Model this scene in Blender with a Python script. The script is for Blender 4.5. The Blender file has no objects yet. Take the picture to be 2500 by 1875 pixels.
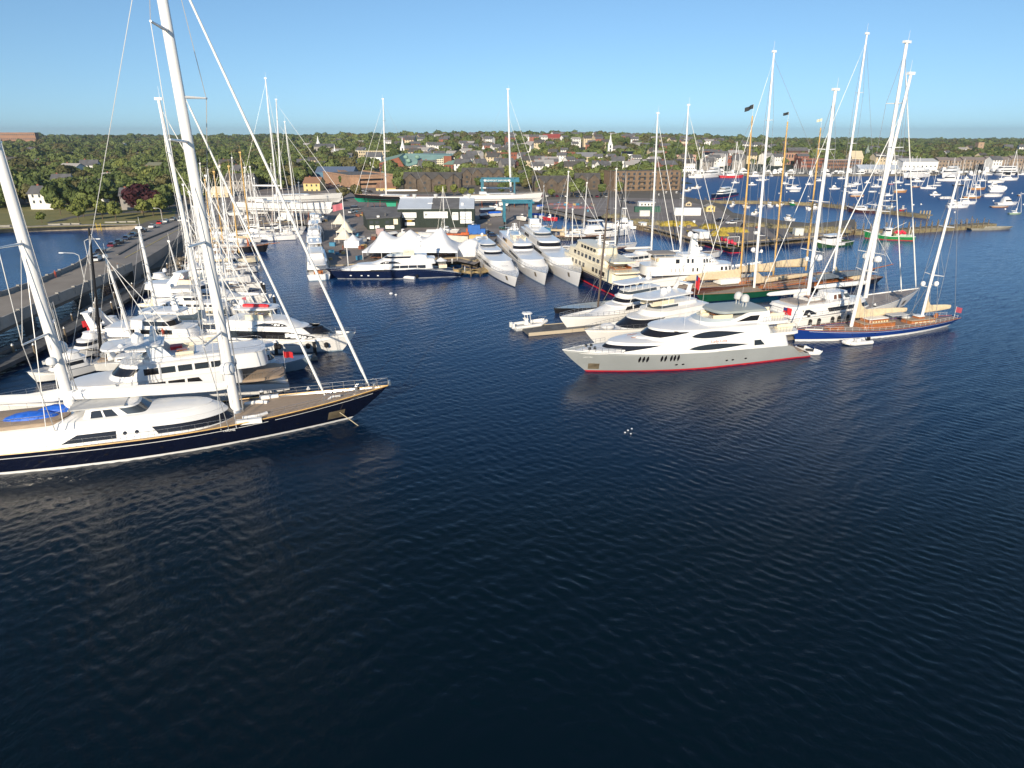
import bpy, math, random
from math import sin, cos, tan, atan, pi, radians as R, sqrt, hypot, atan2
from mathutils import Vector, Matrix, geometry
random.seed(7)
SC = bpy.context.scene
C = SC.collection
# ---------------------------------------------------------------- camera
F, H, HOR = 1600.0, 37.0, 333.0
PIT = atan((937.5 - HOR) / F)
cp, sp = cos(PIT), sin(PIT)
cam = bpy.data.cameras.new('camera'); camo = bpy.data.objects.new('camera', cam); C.objects.link(camo)
camo.location = (0, 0, H); camo.rotation_euler = (pi / 2 - PIT, 0, 0)
cam.sensor_width = 36; cam.lens = F / 2500 * 36; cam.clip_end = 30000; cam.clip_start = 0.5
SC.camera = camo
# ---------------------------------------------------------------- light
SUN_EL, SUN_AZ = R(20), R(12)          # light travels away from the camera and a little to +X
w = bpy.data.worlds.new('World'); SC.world = w; w.use_nodes = True
nt = w.node_tree; nt.nodes.clear()
sk = nt.nodes.new('ShaderNodeTexSky'); sk.sky_type = 'NISHITA'; sk.sun_disc = False
sk.sun_elevation = SUN_EL; sk.sun_rotation = pi + SUN_AZ
sk.altitude = 0; sk.air_density = 1.0; sk.dust_density = 0.25; sk.ozone_density = 5.0
tco = nt.nodes.new('ShaderNodeTexCoord'); vm = nt.nodes.new('ShaderNodeVectorMath'); vm.operation = 'ADD'; vm.inputs[1].default_value = (0, 0, .075)
nt.links.new(tco.outputs['Generated'], vm.inputs[0]); nt.links.new(vm.outputs[0], sk.inputs[0])     # the clear evening sky has no yellow band at the horizon
tint = nt.nodes.new('ShaderNodeMix'); tint.data_type = 'RGBA'; tint.blend_type = 'MULTIPLY'; tint.inputs[0].default_value = 1
tint.inputs[7].default_value = (1.03, 1.03, .95, 1)
bg = nt.nodes.new('ShaderNodeBackground'); bg.inputs[1].default_value = 0.122
ou = nt.nodes.new('ShaderNodeOutputWorld')
nt.links.new(sk.outputs[0], tint.inputs[6]); nt.links.new(tint.outputs[2], bg.inputs[0]); nt.links.new(bg.outputs[0], ou.inputs[0])
sl = bpy.data.lights.new('sun', 'SUN'); sl.energy = 4.9; sl.angle = R(0.5); sl.color = (1.0, 0.87, 0.68)
so = bpy.data.objects.new('sun', sl); C.objects.link(so)
so.rotation_euler = Vector((sin(SUN_AZ) * cos(SUN_EL), cos(SUN_AZ) * cos(SUN_EL), -sin(SUN_EL))).to_track_quat('-Z', 'Y').to_euler()
SC.view_settings.view_transform = 'Standard'; SC.view_settings.look = 'None'
SC.view_settings.exposure = 0.32; SC.view_settings.gamma = 1.0
SC.view_settings.use_curve_mapping = False
SC.cycles.max_bounces = 6; SC.cycles.transparent_max_bounces = 6

# ---------------------------------------------------------------- photo pixel (2500 x 1875) -> point on the level z
def P(u, v, z=0.0):
    a = (u - 1250) / F; b = -(v - 937.5) / F
    dy, dz = cp + b * sp, -sp + b * cp
    t = (z - H) / dz
    return (a * t, dy * t)
def PY(u, v, Y):                         # point on the vertical plane y = Y
    a = (u - 1250) / F; b = -(v - 937.5) / F
    dy, dz = cp + b * sp, -sp + b * cp
    t = Y / dy
    return (a * t, Y, H + dz * t)

# ---------------------------------------------------------------- materials
MAT = {}
def mat(n, col, rough=.5, metal=0., var=0., scale=1.0, bump=0., coat=0., col2=None, emit=None, stretch=None, bscale=None, spec=None):
    if n in MAT: return MAT[n]
    m = bpy.data.materials.new(n); m.use_nodes = True; t = m.node_tree; b = t.nodes['Principled BSDF']
    b.inputs['Base Color'].default_value = (*col, 1); b.inputs['Roughness'].default_value = rough
    b.inputs['Metallic'].default_value = metal
    if coat: b.inputs['Coat Weight'].default_value = coat
    if spec is not None: b.inputs['Specular IOR Level'].default_value = spec
    if var or bump or col2:
        tc = t.nodes.new('ShaderNodeTexCoord'); mp = t.nodes.new('ShaderNodeMapping')
        if stretch: mp.inputs['Scale'].default_value = stretch
        t.links.new(tc.outputs['Object'], mp.inputs[0])
        no = t.nodes.new('ShaderNodeTexNoise'); no.inputs['Scale'].default_value = scale; no.inputs['Detail'].default_value = 5
        t.links.new(mp.outputs[0], no.inputs['Vector'])
        if var or col2:
            rp = t.nodes.new('ShaderNodeValToRGB'); rp.color_ramp.elements[0].position = .32; rp.color_ramp.elements[1].position = .68
            c2 = col2 or tuple(min(1, c * (1 + var)) for c in col)
            c1 = col if col2 else tuple(c * (1 - var) for c in col)
            rp.color_ramp.elements[0].color = (*c1, 1); rp.color_ramp.elements[1].color = (*c2, 1)
            t.links.new(no.outputs['Fac'], rp.inputs[0]); t.links.new(rp.outputs[0], b.inputs['Base Color'])
        if bump:
            n2 = no
            if bscale:
                n2 = t.nodes.new('ShaderNodeTexNoise'); n2.inputs['Scale'].default_value = bscale; t.links.new(mp.outputs[0], n2.inputs['Vector'])
            bp = t.nodes.new('ShaderNodeBump'); bp.inputs['Strength'].default_value = 1; bp.inputs['Distance'].default_value = bump
            t.links.new(n2.outputs['Fac'], bp.inputs['Height']); t.links.new(bp.outputs[0], b.inputs['Normal'])
    MAT[n] = m
    return m
white = mat('white_paint', (.80, .79, .77), .28, var=.03, scale=.6, coat=.4)
gel = mat('white_gelcoat', (.74, .73, .71), .3, var=.04, scale=.4, coat=.3)
cream = mat('cream_paint', (.78, .70, .52), .35, var=.04, scale=.5, coat=.2)
silver = mat('silver_hull_paint', (.34, .36, .36), .28, .1, var=.05, scale=.3, coat=.5)
navy = mat('navy_hull_paint', (.004, .006, .018), .12, var=.1, scale=.3, coat=.8)
navy2 = mat('dark_blue_hull_paint', (.006, .012, .042), .14, var=.1, scale=.3, coat=.8)
royal = mat('royal_blue_hull_paint', (.008, .035, .19), .15, var=.1, scale=.3, coat=.8)
black = mat('black_paint', (.012, .012, .014), .3, var=.2, scale=.7)
grey = mat('grey_paint', (.30, .31, .32), .4, var=.08, scale=.7)
lgrey = mat('light_grey_deck', (.52, .52, .51), .6, var=.08, scale=1.2)
bluegrey = mat('blue_grey_hull', (.30, .38, .44), .25, var=.05, scale=.5, coat=.4)
teak = mat('teak_deck', (.36, .27, .19), .65, var=.14, scale=3, stretch=(.4, 3, 1))
wood = mat('varnished_wood', (.36, .12, .03), .25, var=.25, scale=2, coat=.5)
spar = mat('varnished_spar', (.62, .38, .12), .3, var=.12, scale=1.2, coat=.3)
glass = mat('tinted_glass', (.012, .011, .012), .06, spec=.8)
glass2 = mat('window_glass', (.05, .06, .07), .1, spec=.8)
red = mat('red_paint', (.45, .02, .03), .4, var=.1, scale=1)
redb = mat('bright_red', (.62, .02, .03), .45, var=.1, scale=2)
metalm = mat('steel', (.55, .55, .55), .25, .8, var=.05, scale=2)
wire = mat('rigging_wire', (.42, .42, .42), .4, .4)
ropem = mat('mooring_rope', (.45, .38, .25), .8)
canvas = mat('beige_sail_canvas', (.58, .47, .31), .85, var=.12, scale=1.5, bump=.05)
wcanvas = mat('white_sail_canvas', (.78, .77, .74), .8, var=.05, scale=1.5, bump=.04)
gcanvas = mat('grey_canvas', (.16, .19, .22), .8, var=.15, scale=1.5)
bluet = mat('blue_tarp', (.01, .11, .55), .55, var=.2, scale=2, bump=.1)
greenh = mat('green_hull_paint', (.008, .07, .035), .2, var=.15, scale=.5, coat=.5)
grnf = mat('green_boat_paint', (.01, .20, .05), .4, var=.15, scale=1)
wblack = mat('black_rubber', (.012, .012, .014), .8)
piling = mat('pile_wood', (.17, .13, .085), .9, var=.35, scale=1.2)
dockw = mat('weathered_dock_planks', (.20, .18, .155), .9, var=.25, scale=1.5, stretch=(3, .5, 1))
dockd = mat('dark_dock_planks', (.10, .10, .10), .9, var=.3, scale=1.0)
asph = mat('asphalt', (.22, .19, .17), .9, var=.22, scale=.07)
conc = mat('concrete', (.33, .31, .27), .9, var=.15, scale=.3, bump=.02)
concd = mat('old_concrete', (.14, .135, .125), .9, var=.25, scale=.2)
stone = mat('seawall_stone', (.38, .31, .22), .9, col2=(.22, .18, .14), scale=.7)
brickm = mat('red_brick', (.24, .085, .05), .9, var=.2, scale=.5)
brickt = mat('tan_brick', (.36, .22, .14), .9, var=.15, scale=.5)
shingle = mat('brown_shingle', (.105, .082, .062), .95, var=.25, scale=.5)
shingled = mat('brown_roof_shingle', (.085, .08, .075), .95, var=.2, scale=.4)
roofg = mat('grey_roof', (.12, .12, .125), .9, var=.2, scale=.3)
roofl = mat('pale_metal_roof', (.50, .55, .62), .5, var=.06, scale=.2)
copper = mat('green_copper_roof', (.22, .34, .27), .8, var=.12, scale=.15)
dgreen = mat('dark_green_boarding', (.022, .034, .026), .85, var=.3, scale=1.2, stretch=(4, 4, .3))
tentm = mat('white_tent_fabric', (.80, .80, .80), .75, var=.02, scale=.5)
tentc = mat('cream_tent_fabric', (.72, .65, .52), .8, var=.04, scale=.5)
liftb = mat('blue_green_lift_paint', (.01, .14, .21), .45, var=.15, scale=.8)
yellowp = mat('yellow_plastic', (.62, .42, .02), .6, var=.2, scale=1)
netm = mat('yellow_fishing_net', (.33, .25, .04), .95, var=.4, scale=1.5, bump=.2)
nete = mat('olive_fishing_gear', (.20, .17, .09), .95, var=.5, scale=1.2, bump=.2)
signw = mat('white_sign_board', (.80, .80, .78), .6)
ink = mat('grey_sign_ink', (.28, .30, .30), .6)
inkb = mat('black_sign_ink', (.02, .02, .02), .6)
inkr = mat('red_ink', (.5, .02, .02), .6)
cont_y = mat('tan_container_steel', (.62, .42, .16), .6, var=.06, scale=.7)
cont_w = mat('white_container_steel', (.62, .62, .58), .6, var=.1, scale=.7)
cont_b = mat('blue_container_steel', (.05, .22, .36), .6, var=.1, scale=.7)
truckb = mat('blue_truck_body', (.006, .11, .42), .5, var=.1, scale=.7)
rust = mat('orange_rust_steel', (.42, .10, .03), .8, var=.3, scale=1)
yhouse = mat('yellow_wall', (.62, .50, .22), .85, var=.05, scale=.3)
whouse = mat('white_clapboard', (.76, .74, .70), .85, var=.05, scale=.3)
chouse = mat('cream_wall', (.60, .50, .34), .85, var=.06, scale=.3)
ghouse = mat('grey_shingle_wall', (.28, .26, .24), .9, var=.1, scale=.3)
flagd = mat('dark_flag', (.02, .025, .03), .8)
flagr = mat('red_flag', (.45, .012, .02), .8, var=.1, scale=2)
flagw = mat('pale_flag', (.6, .56, .42), .8)
flagb = mat('flag_blue', (.01, .02, .12), .8)
floatm = mat('pink_red_float', (.72, .03, .07), .5)
skin = mat('skin', (.45, .26, .18), .6)

# ---------------------------------------------------------------- mesh building
class MB:
    def __init__(s): s.v = []; s.f = []
    def add(s, vs, fs):
        o = len(s.v); s.v += [tuple(p) for p in vs]; s.f += [tuple(i + o for i in f) for f in fs]; return s
    def bx(s, x0, x1, y0, y1, z0, z1, rz=0, c=None):
        p = [(x, y, z) for z in (z0, z1) for x, y in ((x0, y0), (x1, y0), (x1, y1), (x0, y1))]
        if rz:
            cx, cy = c if c else ((x0 + x1) / 2, (y0 + y1) / 2); a, b = cos(rz), sin(rz)
            p = [(cx + (x - cx) * a - (y - cy) * b, cy + (x - cx) * b + (y - cy) * a, z) for x, y, z in p]
        return s.add(p, [(3, 2, 1, 0), (4, 5, 6, 7), (0, 1, 5, 4), (1, 2, 6, 5), (2, 3, 7, 6), (3, 0, 4, 7)])
    def tube(s, p, q, r, r2=None, n=6):
        p = Vector(p); q = Vector(q); d = (q - p)
        if d.length < 1e-6: return s
        d.normalize(); a = d.orthogonal().normalized(); b = d.cross(a); r2 = r if r2 is None else r2
        vs = []
        for c, rr in ((p, r), (q, r2)):
            for i in range(n):
                t = 2 * pi * i / n; vs.append(c + (a * cos(t) + b * sin(t)) * rr)
        fs = [(i, (i + 1) % n, n + (i + 1) % n, n + i) for i in range(n)] + [tuple(range(n - 1, -1, -1)), tuple(range(n, 2 * n))]
        return s.add(vs, fs)
    def path(s, pts, r, n=5):
        for a, b in zip(pts, pts[1:]): s.tube(a, b, r, r, n)
        return s
    def loft(s, rings, cap0=True, cap1=True, closed=True):
        n = len(rings[0]); vs = [p for r in rings for p in r]; fs = []
        for k in range(len(rings) - 1):
            for i in range(n if closed else n - 1):
                j = (i + 1) % n; fs.append((k * n + i, k * n + j, (k + 1) * n + j, (k + 1) * n + i))
        if cap0: fs.append(tuple(range(n - 1, -1, -1)))
        if cap1: fs.append(tuple((len(rings) - 1) * n + i for i in range(n)))
        return s.add(vs, fs)
    def sph(s, c, r, sz=1., n=10, z0=-1):
        rg = []
        for k in range(7):
            a = -pi / 2 + pi * k / 6
            if z0 > -1 and sin(a) < z0: continue
            rg.append([(c[0] + r * max(.02, cos(a)) * cos(2 * pi * i / n), c[1] + r * max(.02, cos(a)) * sin(2 * pi * i / n), c[2] + r * sz * sin(a)) for i in range(n)])
        return s.loft(rg)
    def dome(s, c, r, h, n=12):          # radome: short cylinder and round cap
        rg = []
        for z, q in ((0, .8), (.12, 1), (.5, 1), (.72, .88), (.88, .62), (.97, .3), (1, .05)):
            rg.append([(c[0] + r * q * cos(2 * pi * i / n), c[1] + r * q * sin(2 * pi * i / n), c[2] + h * z) for i in range(n)])
        return s.loft(rg)
    def prism(s, pts, z0, z1):
        return s.loft([[(x, y, z0) for x, y in pts], [(x, y, z1) for x, y in pts]])
    def quad(s, a, b, c, d): return s.add([a, b, c, d], [(0, 1, 2, 3)])
    def gable(s, x0, x1, y0, y1, z0, z1, ov=.4, th=.25, axis='x', hip=0):   # roof only, ridge along axis
        if axis == 'x':
            ym = (y0 + y1) / 2; k = (z1 - z0) / ((y1 - y0) / 2); ze = z0 - k * ov; h = hip
            for sgn, ya in ((1, y0 - ov), (-1, y1 + ov)):
                a = [(x0 - ov, ya, ze), (x1 + ov, ya, ze), (x1 + ov - h, ym, z1), (x0 - ov + h, ym, z1)]
                b = [(x, y, z + th) for x, y, z in a]
                s.add(a + b, [(0, 3, 2, 1), (4, 5, 6, 7), (0, 1, 5, 4), (1, 2, 6, 5), (2, 3, 7, 6), (3, 0, 4, 7)])
            if h:
                for xa, xr in ((x0 - ov, x0 - ov + h), (x1 + ov, x1 + ov - h)):
                    s.add([(xa, y0 - ov, ze + th), (xa, y1 + ov, ze + th), (xr, ym, z1 + th)], [(0, 1, 2)])
        else:
            m = MB().gable(y0, y1, -x1, -x0, z0, z1, ov, th, 'x', hip)
            s.add([(-y, x, z) for x, y, z in m.v], m.f)
        return s

def link(name, mesh_or_none, parent=None):
    o = bpy.data.objects.new(name, mesh_or_none); C.objects.link(o)
    if parent: o.parent = parent
    return o
def part(name, mb, m, parent=None, smooth=True, ang=35, label=None, **tg):
    hv = getattr(mb, 'halves', None)
    if hv:
        for q in hv: o = part(name, q, m, parent, smooth, ang, label, **tg)
        return o
    if not mb.f: return None
    me = bpy.data.meshes.new(name); me.from_pydata(mb.v, [], mb.f); me.materials.append(m)
    if smooth:
        me.shade_smooth(); me.set_sharp_from_angle(angle=R(ang))
    o = link(name, me, parent)
    if label: o['label'] = label
    for k, v in tg.items(): o[k] = v
    return o
def tag(o, label, cat, group=None):
    o['label'] = label; o['category'] = cat
    if group: o['group'] = group
    return o
def thing(name, label, cat, loc=(0, 0, 0), rz=0, group=None):
    o = link(name, None); o.location = (loc[0], loc[1], loc[2] if len(loc) > 2 else 0); o.rotation_euler = (0, 0, rz)
    o.empty_display_size = .1
    return tag(o, label, cat, group)
def one(name, mb, m, label, cat, group=None, loc=(0, 0, 0), rz=0, **k):
    o = part(name, mb, m, None, **k); o.location = loc; o.rotation_euler = (0, 0, rz)
    return tag(o, label, cat, group)
def struct(name, mb, m, **k):
    o = part(name, mb, m, None, **k); o['kind'] = 'structure'; return o
def dup(root, loc, rz=0, sc=1., label=None, group=None):
    def cp_(o, par):
        c = o.copy(); C.objects.link(c)
        if par: c.parent = par
        for ch in kids.get(o, ()): cp_(ch, c)
        return c
    kids = {}
    for ch in root.children_recursive: kids.setdefault(ch.parent, []).append(ch)
    c = cp_(root, None); c.location = (loc[0], loc[1], loc[2] if len(loc) > 2 else 0); c.rotation_euler = (0, 0, rz)
    c.scale = (sc, sc, sc) if not isinstance(sc, tuple) else sc
    if label: c['label'] = label
    if group: c['group'] = group
    return c
def lerp(a, b, t): return a + (b - a) * t
def text(s, size, loc, rot, m, parent, name='lettering', ext=.01, w=None):
    cu = bpy.data.curves.new(name, 'FONT'); cu.body = s; cu.size = size; cu.align_x = 'CENTER'; cu.align_y = 'CENTER'
    cu.extrude = ext; cu.resolution_u = 3; cu.materials.append(m)
    tmp = bpy.data.objects.new('tmp', cu); C.objects.link(tmp); dg = bpy.context.evaluated_depsgraph_get(); dg.update()
    me = bpy.data.meshes.new_from_object(tmp.evaluated_get(dg)); bpy.data.objects.remove(tmp)
    if not me.materials: me.materials.append(m)
    o = link(name, me, parent); o.location = loc; o.rotation_euler = rot
    if w: o.scale = (w, 1, 1)
    return o
# ---------------------------------------------------------------- water
def water_mat():
    m = bpy.data.materials.new('sea_water'); m.use_nodes = True; t = m.node_tree; b = t.nodes['Principled BSDF']
    b.inputs['Base Color'].default_value = (.0008, .012, .030, 1); b.inputs['Roughness'].default_value = .05
    b.inputs['IOR'].default_value = 1.30
    ge = t.nodes.new('ShaderNodeNewGeometry')
    def noise(sc, rot, st, det=4):
        mp = t.nodes.new('ShaderNodeMapping'); mp.inputs['Rotation'].default_value = (0, 0, R(rot)); mp.inputs['Scale'].default_value = st
        t.links.new(ge.outputs['Position'], mp.inputs[0])
        n = t.nodes.new('ShaderNodeTexNoise'); n.inputs['Scale'].default_value = sc; n.inputs['Detail'].default_value = det
        n.inputs['Roughness'].default_value = .6; n.inputs['Distortion'].default_value = .4
        t.links.new(mp.outputs[0], n.inputs['Vector']); return n.outputs['Fac']
    n1 = noise(3.2, 42, (1.25, .7, 1), 4); n2 = noise(.16, 40, (.5, 1.3, 1), 3); n3 = noise(.022, 10, (1, 1.5, 1), 3)
    # patches of calmer and rougher water
    mr = t.nodes.new('ShaderNodeMapRange'); mr.inputs[1].default_value = .3; mr.inputs[2].default_value = .7
    mr.inputs[3].default_value = .45; mr.inputs[4].default_value = 1.1; t.links.new(n3, mr.inputs[0])
    mu = t.nodes.new('ShaderNodeMath'); mu.operation = 'MULTIPLY'; t.links.new(n1, mu.inputs[0]); t.links.new(mr.outputs[0], mu.inputs[1])
    m2 = t.nodes.new('ShaderNodeMath'); m2.operation = 'MULTIPLY'; t.links.new(n2, m2.inputs[0]); m2.inputs[1].default_value = .5
    ad = t.nodes.new('ShaderNodeMath'); ad.operation = 'ADD'; t.links.new(mu.outputs[0], ad.inputs[0]); t.links.new(m2.outputs[0], ad.inputs[1])
    sx = t.nodes.new('ShaderNodeSeparateXYZ'); t.links.new(ge.outputs['Position'], sx.inputs[0])
    rr = t.nodes.new('ShaderNodeMapRange'); rr.inputs[1].default_value = 170; rr.inputs[2].default_value = 420; rr.inputs[3].default_value = .05; rr.inputs[4].default_value = .42   # open harbour is choppier than the basin
    t.links.new(sx.outputs[1], rr.inputs[0]); t.links.new(rr.outputs[0], b.inputs['Roughness'])
    dr = t.nodes.new('ShaderNodeMapRange'); dr.inputs[1].default_value = 55; dr.inputs[2].default_value = 240; t.links.new(sx.outputs[1], dr.inputs[0])      # sky reflection painted into the base colour: near-black close by, bluer far out
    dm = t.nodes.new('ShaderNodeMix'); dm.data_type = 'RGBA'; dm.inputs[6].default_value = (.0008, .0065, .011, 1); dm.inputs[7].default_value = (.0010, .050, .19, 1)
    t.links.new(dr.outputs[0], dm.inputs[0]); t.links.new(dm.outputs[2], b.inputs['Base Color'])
    bp = t.nodes.new('ShaderNodeBump'); bp.inputs['Distance'].default_value = .06; t.links.new(ad.outputs[0], bp.inputs['Height'])
    t.links.new(bp.outputs[0], b.inputs['Normal'])
    return m
import numpy as np
def sea():
    """real waves in the basin (a world-aligned grid), flat sheets joined to it all round"""
    X0, X1, Y0, Y1 = -150., 210., 22., 262.
    xs = np.arange(X0, X1 + .01, .3); ys = [Y0]
    while ys[-1] < Y1: ys.append(ys[-1] + .19 + .6 * ((ys[-1] - Y0) / 240) ** 1.2)
    ys = np.array(ys); Y1 = float(ys[-1]); gx_, gy_ = np.meshgrid(xs, ys); z = np.zeros_like(gx_); rs = np.random.RandomState(4)
    warp = 1.6 * np.sin(gx_ * .07 + gy_ * .05) + 1.2 * np.sin(gx_ * -.045 + gy_ * .083 + 2)
    for k in range(60):
        lam = .62 * (1.5 / .62) ** rs.rand() if k % 12 else 3.0; th = R(52 if k % 4 else 122) + rs.randn() * R(21); kx, ky = 2 * pi / lam * cos(th), 2 * pi / lam * sin(th)
        z += .0040 * min(lam, 1.6) * np.sin(kx * (gx_ + warp) + ky * (gy_ - warp * .6) + rs.rand() * 2 * pi)
    calm = .62 + .38 * np.sin(gx_ * .031 + 1.3 * np.sin(gy_ * .022)) * np.sin(gy_ * .037 + .9 * np.sin(gx_ * .019 + 1))
    e = np.minimum(np.minimum(gx_ - X0, X1 - gx_), np.minimum(gy_ - Y0, Y1 - gy_)); z *= np.clip(e / 14, 0, 1) * (.72 + .5 * calm) * np.interp(gy_, [20, 120, 262], [1.0, .9, .75])
    ny_, nx_ = gx_.shape; co = np.stack([gx_, gy_, z], -1).reshape(-1, 3); idx = np.arange(ny_ * nx_).reshape(ny_, nx_)
    q = np.stack([idx[:-1, :-1], idx[:-1, 1:], idx[1:, 1:], idx[1:, :-1]], -1).reshape(-1, 4)
    n0 = len(co); ex_ = np.array([(X0, Y0, 0), (X1, Y0, 0), (X1, Y1, 0), (X0, Y1, 0), (-6000, -400, 0), (6000, -400, 0), (6000, 9000, 0), (-6000, 9000, 0)], float)
    co = np.concatenate([co, ex_]); q2 = np.array([(4, 5, 1, 0), (5, 6, 2, 1), (6, 7, 3, 2), (7, 4, 0, 3)]) + n0; q = np.concatenate([q, q2])
    me = bpy.data.meshes.new('water'); me.vertices.add(len(co)); me.vertices.foreach_set('co', co.astype(np.float32).ravel()); me.loops.add(q.size); me.loops.foreach_set('vertex_index', q.astype(np.int32).ravel())
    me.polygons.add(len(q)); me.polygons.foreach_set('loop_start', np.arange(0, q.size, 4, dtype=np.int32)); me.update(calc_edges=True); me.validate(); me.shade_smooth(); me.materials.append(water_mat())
    o = link('water', me); o['kind'] = 'structure'
sea()

# ---------------------------------------------------------------- land
ZL = 1.8
def flatland(name, px, z, m, base=-2.0, world=False, extra=()):
    pts = [p if world else P(p[0], p[1], 0) for p in px] + list(extra)
    tri = geometry.tessellate_polygon([[Vector((x, y, 0)) for x, y in pts]])
    n = len(pts); mb = MB(); fs = []
    for a, b, c in tri:
        A, B_, C_ = pts[a], pts[b], pts[c]
        cr = (B_[0] - A[0]) * (C_[1] - A[1]) - (B_[1] - A[1]) * (C_[0] - A[0])
        fs.append((a, b, c) if cr > 0 else (a, c, b))
    fs += [(i, (i + 1) % n, n + (i + 1) % n, n + i) for i in range(n)]
    mb.add([(x, y, z) for x, y in pts] + [(x, y, base) for x, y in pts], fs)
    return struct(name, mb, m, smooth=False), pts
coast = [(-900, 640), (-300, 588), (0, 568), (100, 564), (200, 561), (339, 560), (262, 625), (222, 652), (240, 668), (318, 650), (352, 676), (418, 660), (441, 628),
         (462, 596), (500, 572), (560, 562), (640, 556), (742, 548), (760, 560), (806, 664), (1122, 643), (1160, 652), (1195, 634), (1225, 605), (1300, 597), (1362, 606),
         (1352, 580), (1300, 550), (1318, 524), (1327, 512), (1447, 537), (1480, 530), (1510, 546), (1560, 560), (1610, 570), (1700, 596), (1790, 604),
         (1900, 594), (1985, 588), (2090, 570), (2085, 545), (1985, 556), (1880, 545), (1788, 528), (1762, 506), (1720, 497), (1668, 486), (1655, 474), (1668, 466), (1655, 440), (1670, 433),
         (1760, 430), (1900, 430), (2000, 431), (2200, 430), (2350, 428), (2520, 424), (2900, 415)]
LAND, coastw = flatland('ground', coast, ZL, mat('ground', (.16, .14, .11), .95, col2=(.12, .11, .09), scale=.05), extra=[(1500, 1200), (3500, 3000), (3500, 7000), (-4500, 7000), (-4500, 900)])

def inpoly(x, y, poly):
    c = False; n = len(poly); j = n - 1
    for i in range(n):
        xi, yi = poly[i]; xj, yj = poly[j]
        if (yi > y) != (yj > y) and x < (xj - xi) * (y - yi) / (yj - yi) + xi: c = not c
        j = i
    return c
def sstep(t): t = max(0, min(1, t)); return t * t * (3 - 2 * t)
def hill(x, y):
    d = hypot(x, y); a = x / max(y, 1)
    side = sstep((a + .42) / .35)                     # 0 on the far left, 1 from the middle on
    right = sstep((a - .12) / .35)
    h_mid = lerp(23, 2, right) * sstep((d - 640) / 820) + 0
    h_left = 17 * sstep((d - 600) / 2400)
    z = lerp(h_left, h_mid, side)
    z += 2.5 * sin(x * .006 + 1) * cos(y * .0047) * sstep((d - 900) / 500)
    return 1.2 + z
hb = MB(); nx, ny = 90, 90
gx = [-3600 + 7000 * i / nx for i in range(nx + 1)]; gy = [420 + 6000 * (j / ny) ** 1.6 for j in range(ny + 1)]
vs = []
for y in gy:
    for x in gx:
        ok = inpoly(x, y, coastw) and inpoly(x, y - 25, coastw)
        vs.append((x, y, hill(x, y) if ok else -4))
hb.add(vs, [(j * (nx + 1) + i, j * (nx + 1) + i + 1, (j + 1) * (nx + 1) + i + 1, (j + 1) * (nx + 1) + i) for j in range(ny) for i in range(nx)])
struct('hills', hb, mat('hill_ground', (.030, .045, .016), .95, var=.3, scale=.02))
def gz(x, y): return max(ZL, hill(x, y)) if y > 420 else ZL

def sheet(name, px, m, z=ZL + .006, **k):
    pts = [P(u, v, z) for u, v in px]
    tri = geometry.tessellate_polygon([[Vector((x, y, 0)) for x, y in pts]])
    mb = MB(); fs = []
    for a, b, c in tri:
        A, B_, C_ = pts[a], pts[b], pts[c]
        fs.append((a, b, c) if (B_[0] - A[0]) * (C_[1] - A[1]) - (B_[1] - A[1]) * (C_[0] - A[0]) > 0 else (a, c, b))
    mb.add([(x, y, z) for x, y in pts], fs)
    return struct(name, mb, m, smooth=False, **k)
lawn = mat('park_grass', (.23, .20, .065), .95, col2=(.17, .17, .05), scale=.08)
sheet('park_lawn', [(-900, 625), (-300, 578), (0, 560), (100, 556), (200, 553), (338, 550), (360, 540), (425, 531), (430, 510), (395, 505), (330, 500), (200, 498), (0, 500), (-400, 515), (-900, 545)], lawn, ZL + .01)
sheet('yard_asphalt', [(470, 592), (500, 566), (600, 556), (742, 545), (765, 560), (808, 657), (1118, 638), (1158, 646), (1192, 628), (1222, 598), (1300, 590), (1350, 598), (1345, 578), (1292, 550), (1315, 515), (1322, 500), (1300, 478), (860, 470), (840, 440), (560, 440), (470, 520)], asph, ZL + .01)
sheet('pier_asphalt', [(1330, 508), (1447, 531), (1480, 525), (1512, 540), (1612, 564), (1702, 590), (1790, 598), (1985, 582), (2080, 566), (2078, 550), (1985, 560), (1880, 549), (1785, 532), (1755, 508), (1700, 497), (1655, 486), (1500, 482), (1330, 488)], asph, ZL + .01)
sheet('parking_lot', [(770, 470), (840, 470), (960, 470), (960, 440), (905, 428), (862, 400), (800, 404), (790, 440)], asph, ZL + .014)
sheet('park_path', [(120, 545), (180, 532), (230, 525), (330, 519), (420, 518), (420, 514), (330, 515), (228, 521), (175, 528), (112, 544)], mat('path_asphalt', (.11, .105, .10), .9, var=.1, scale=.4), ZL + .014)
# sea wall of the park: stone face with a pale cap
sw = MB(); cap = MB()
pw = [P(u, v, 0) for u, v in ((-900, 640), (-300, 588), (0, 568), (100, 564), (200, 561), (339, 560))]
for a, b in zip(pw, pw[1:]):
    an = atan2(b[1] - a[1], b[0] - a[0]); L = hypot(b[0] - a[0], b[1] - a[1])
    sw.bx(a[0], a[0] + L, a[1] - .5, a[1] + .3, -1, ZL + .15, an, a)
    cap.bx(a[0], a[0] + L, a[1] + .32, a[1] + 3.4, ZL - .2, ZL + .08, an, a)
r = thing('sea_wall', 'low tan stone sea wall along the water below the park lawn', 'sea wall')
part('wall_face', sw, stone, r, False); part('promenade', cap, conc, r, False)

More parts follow.
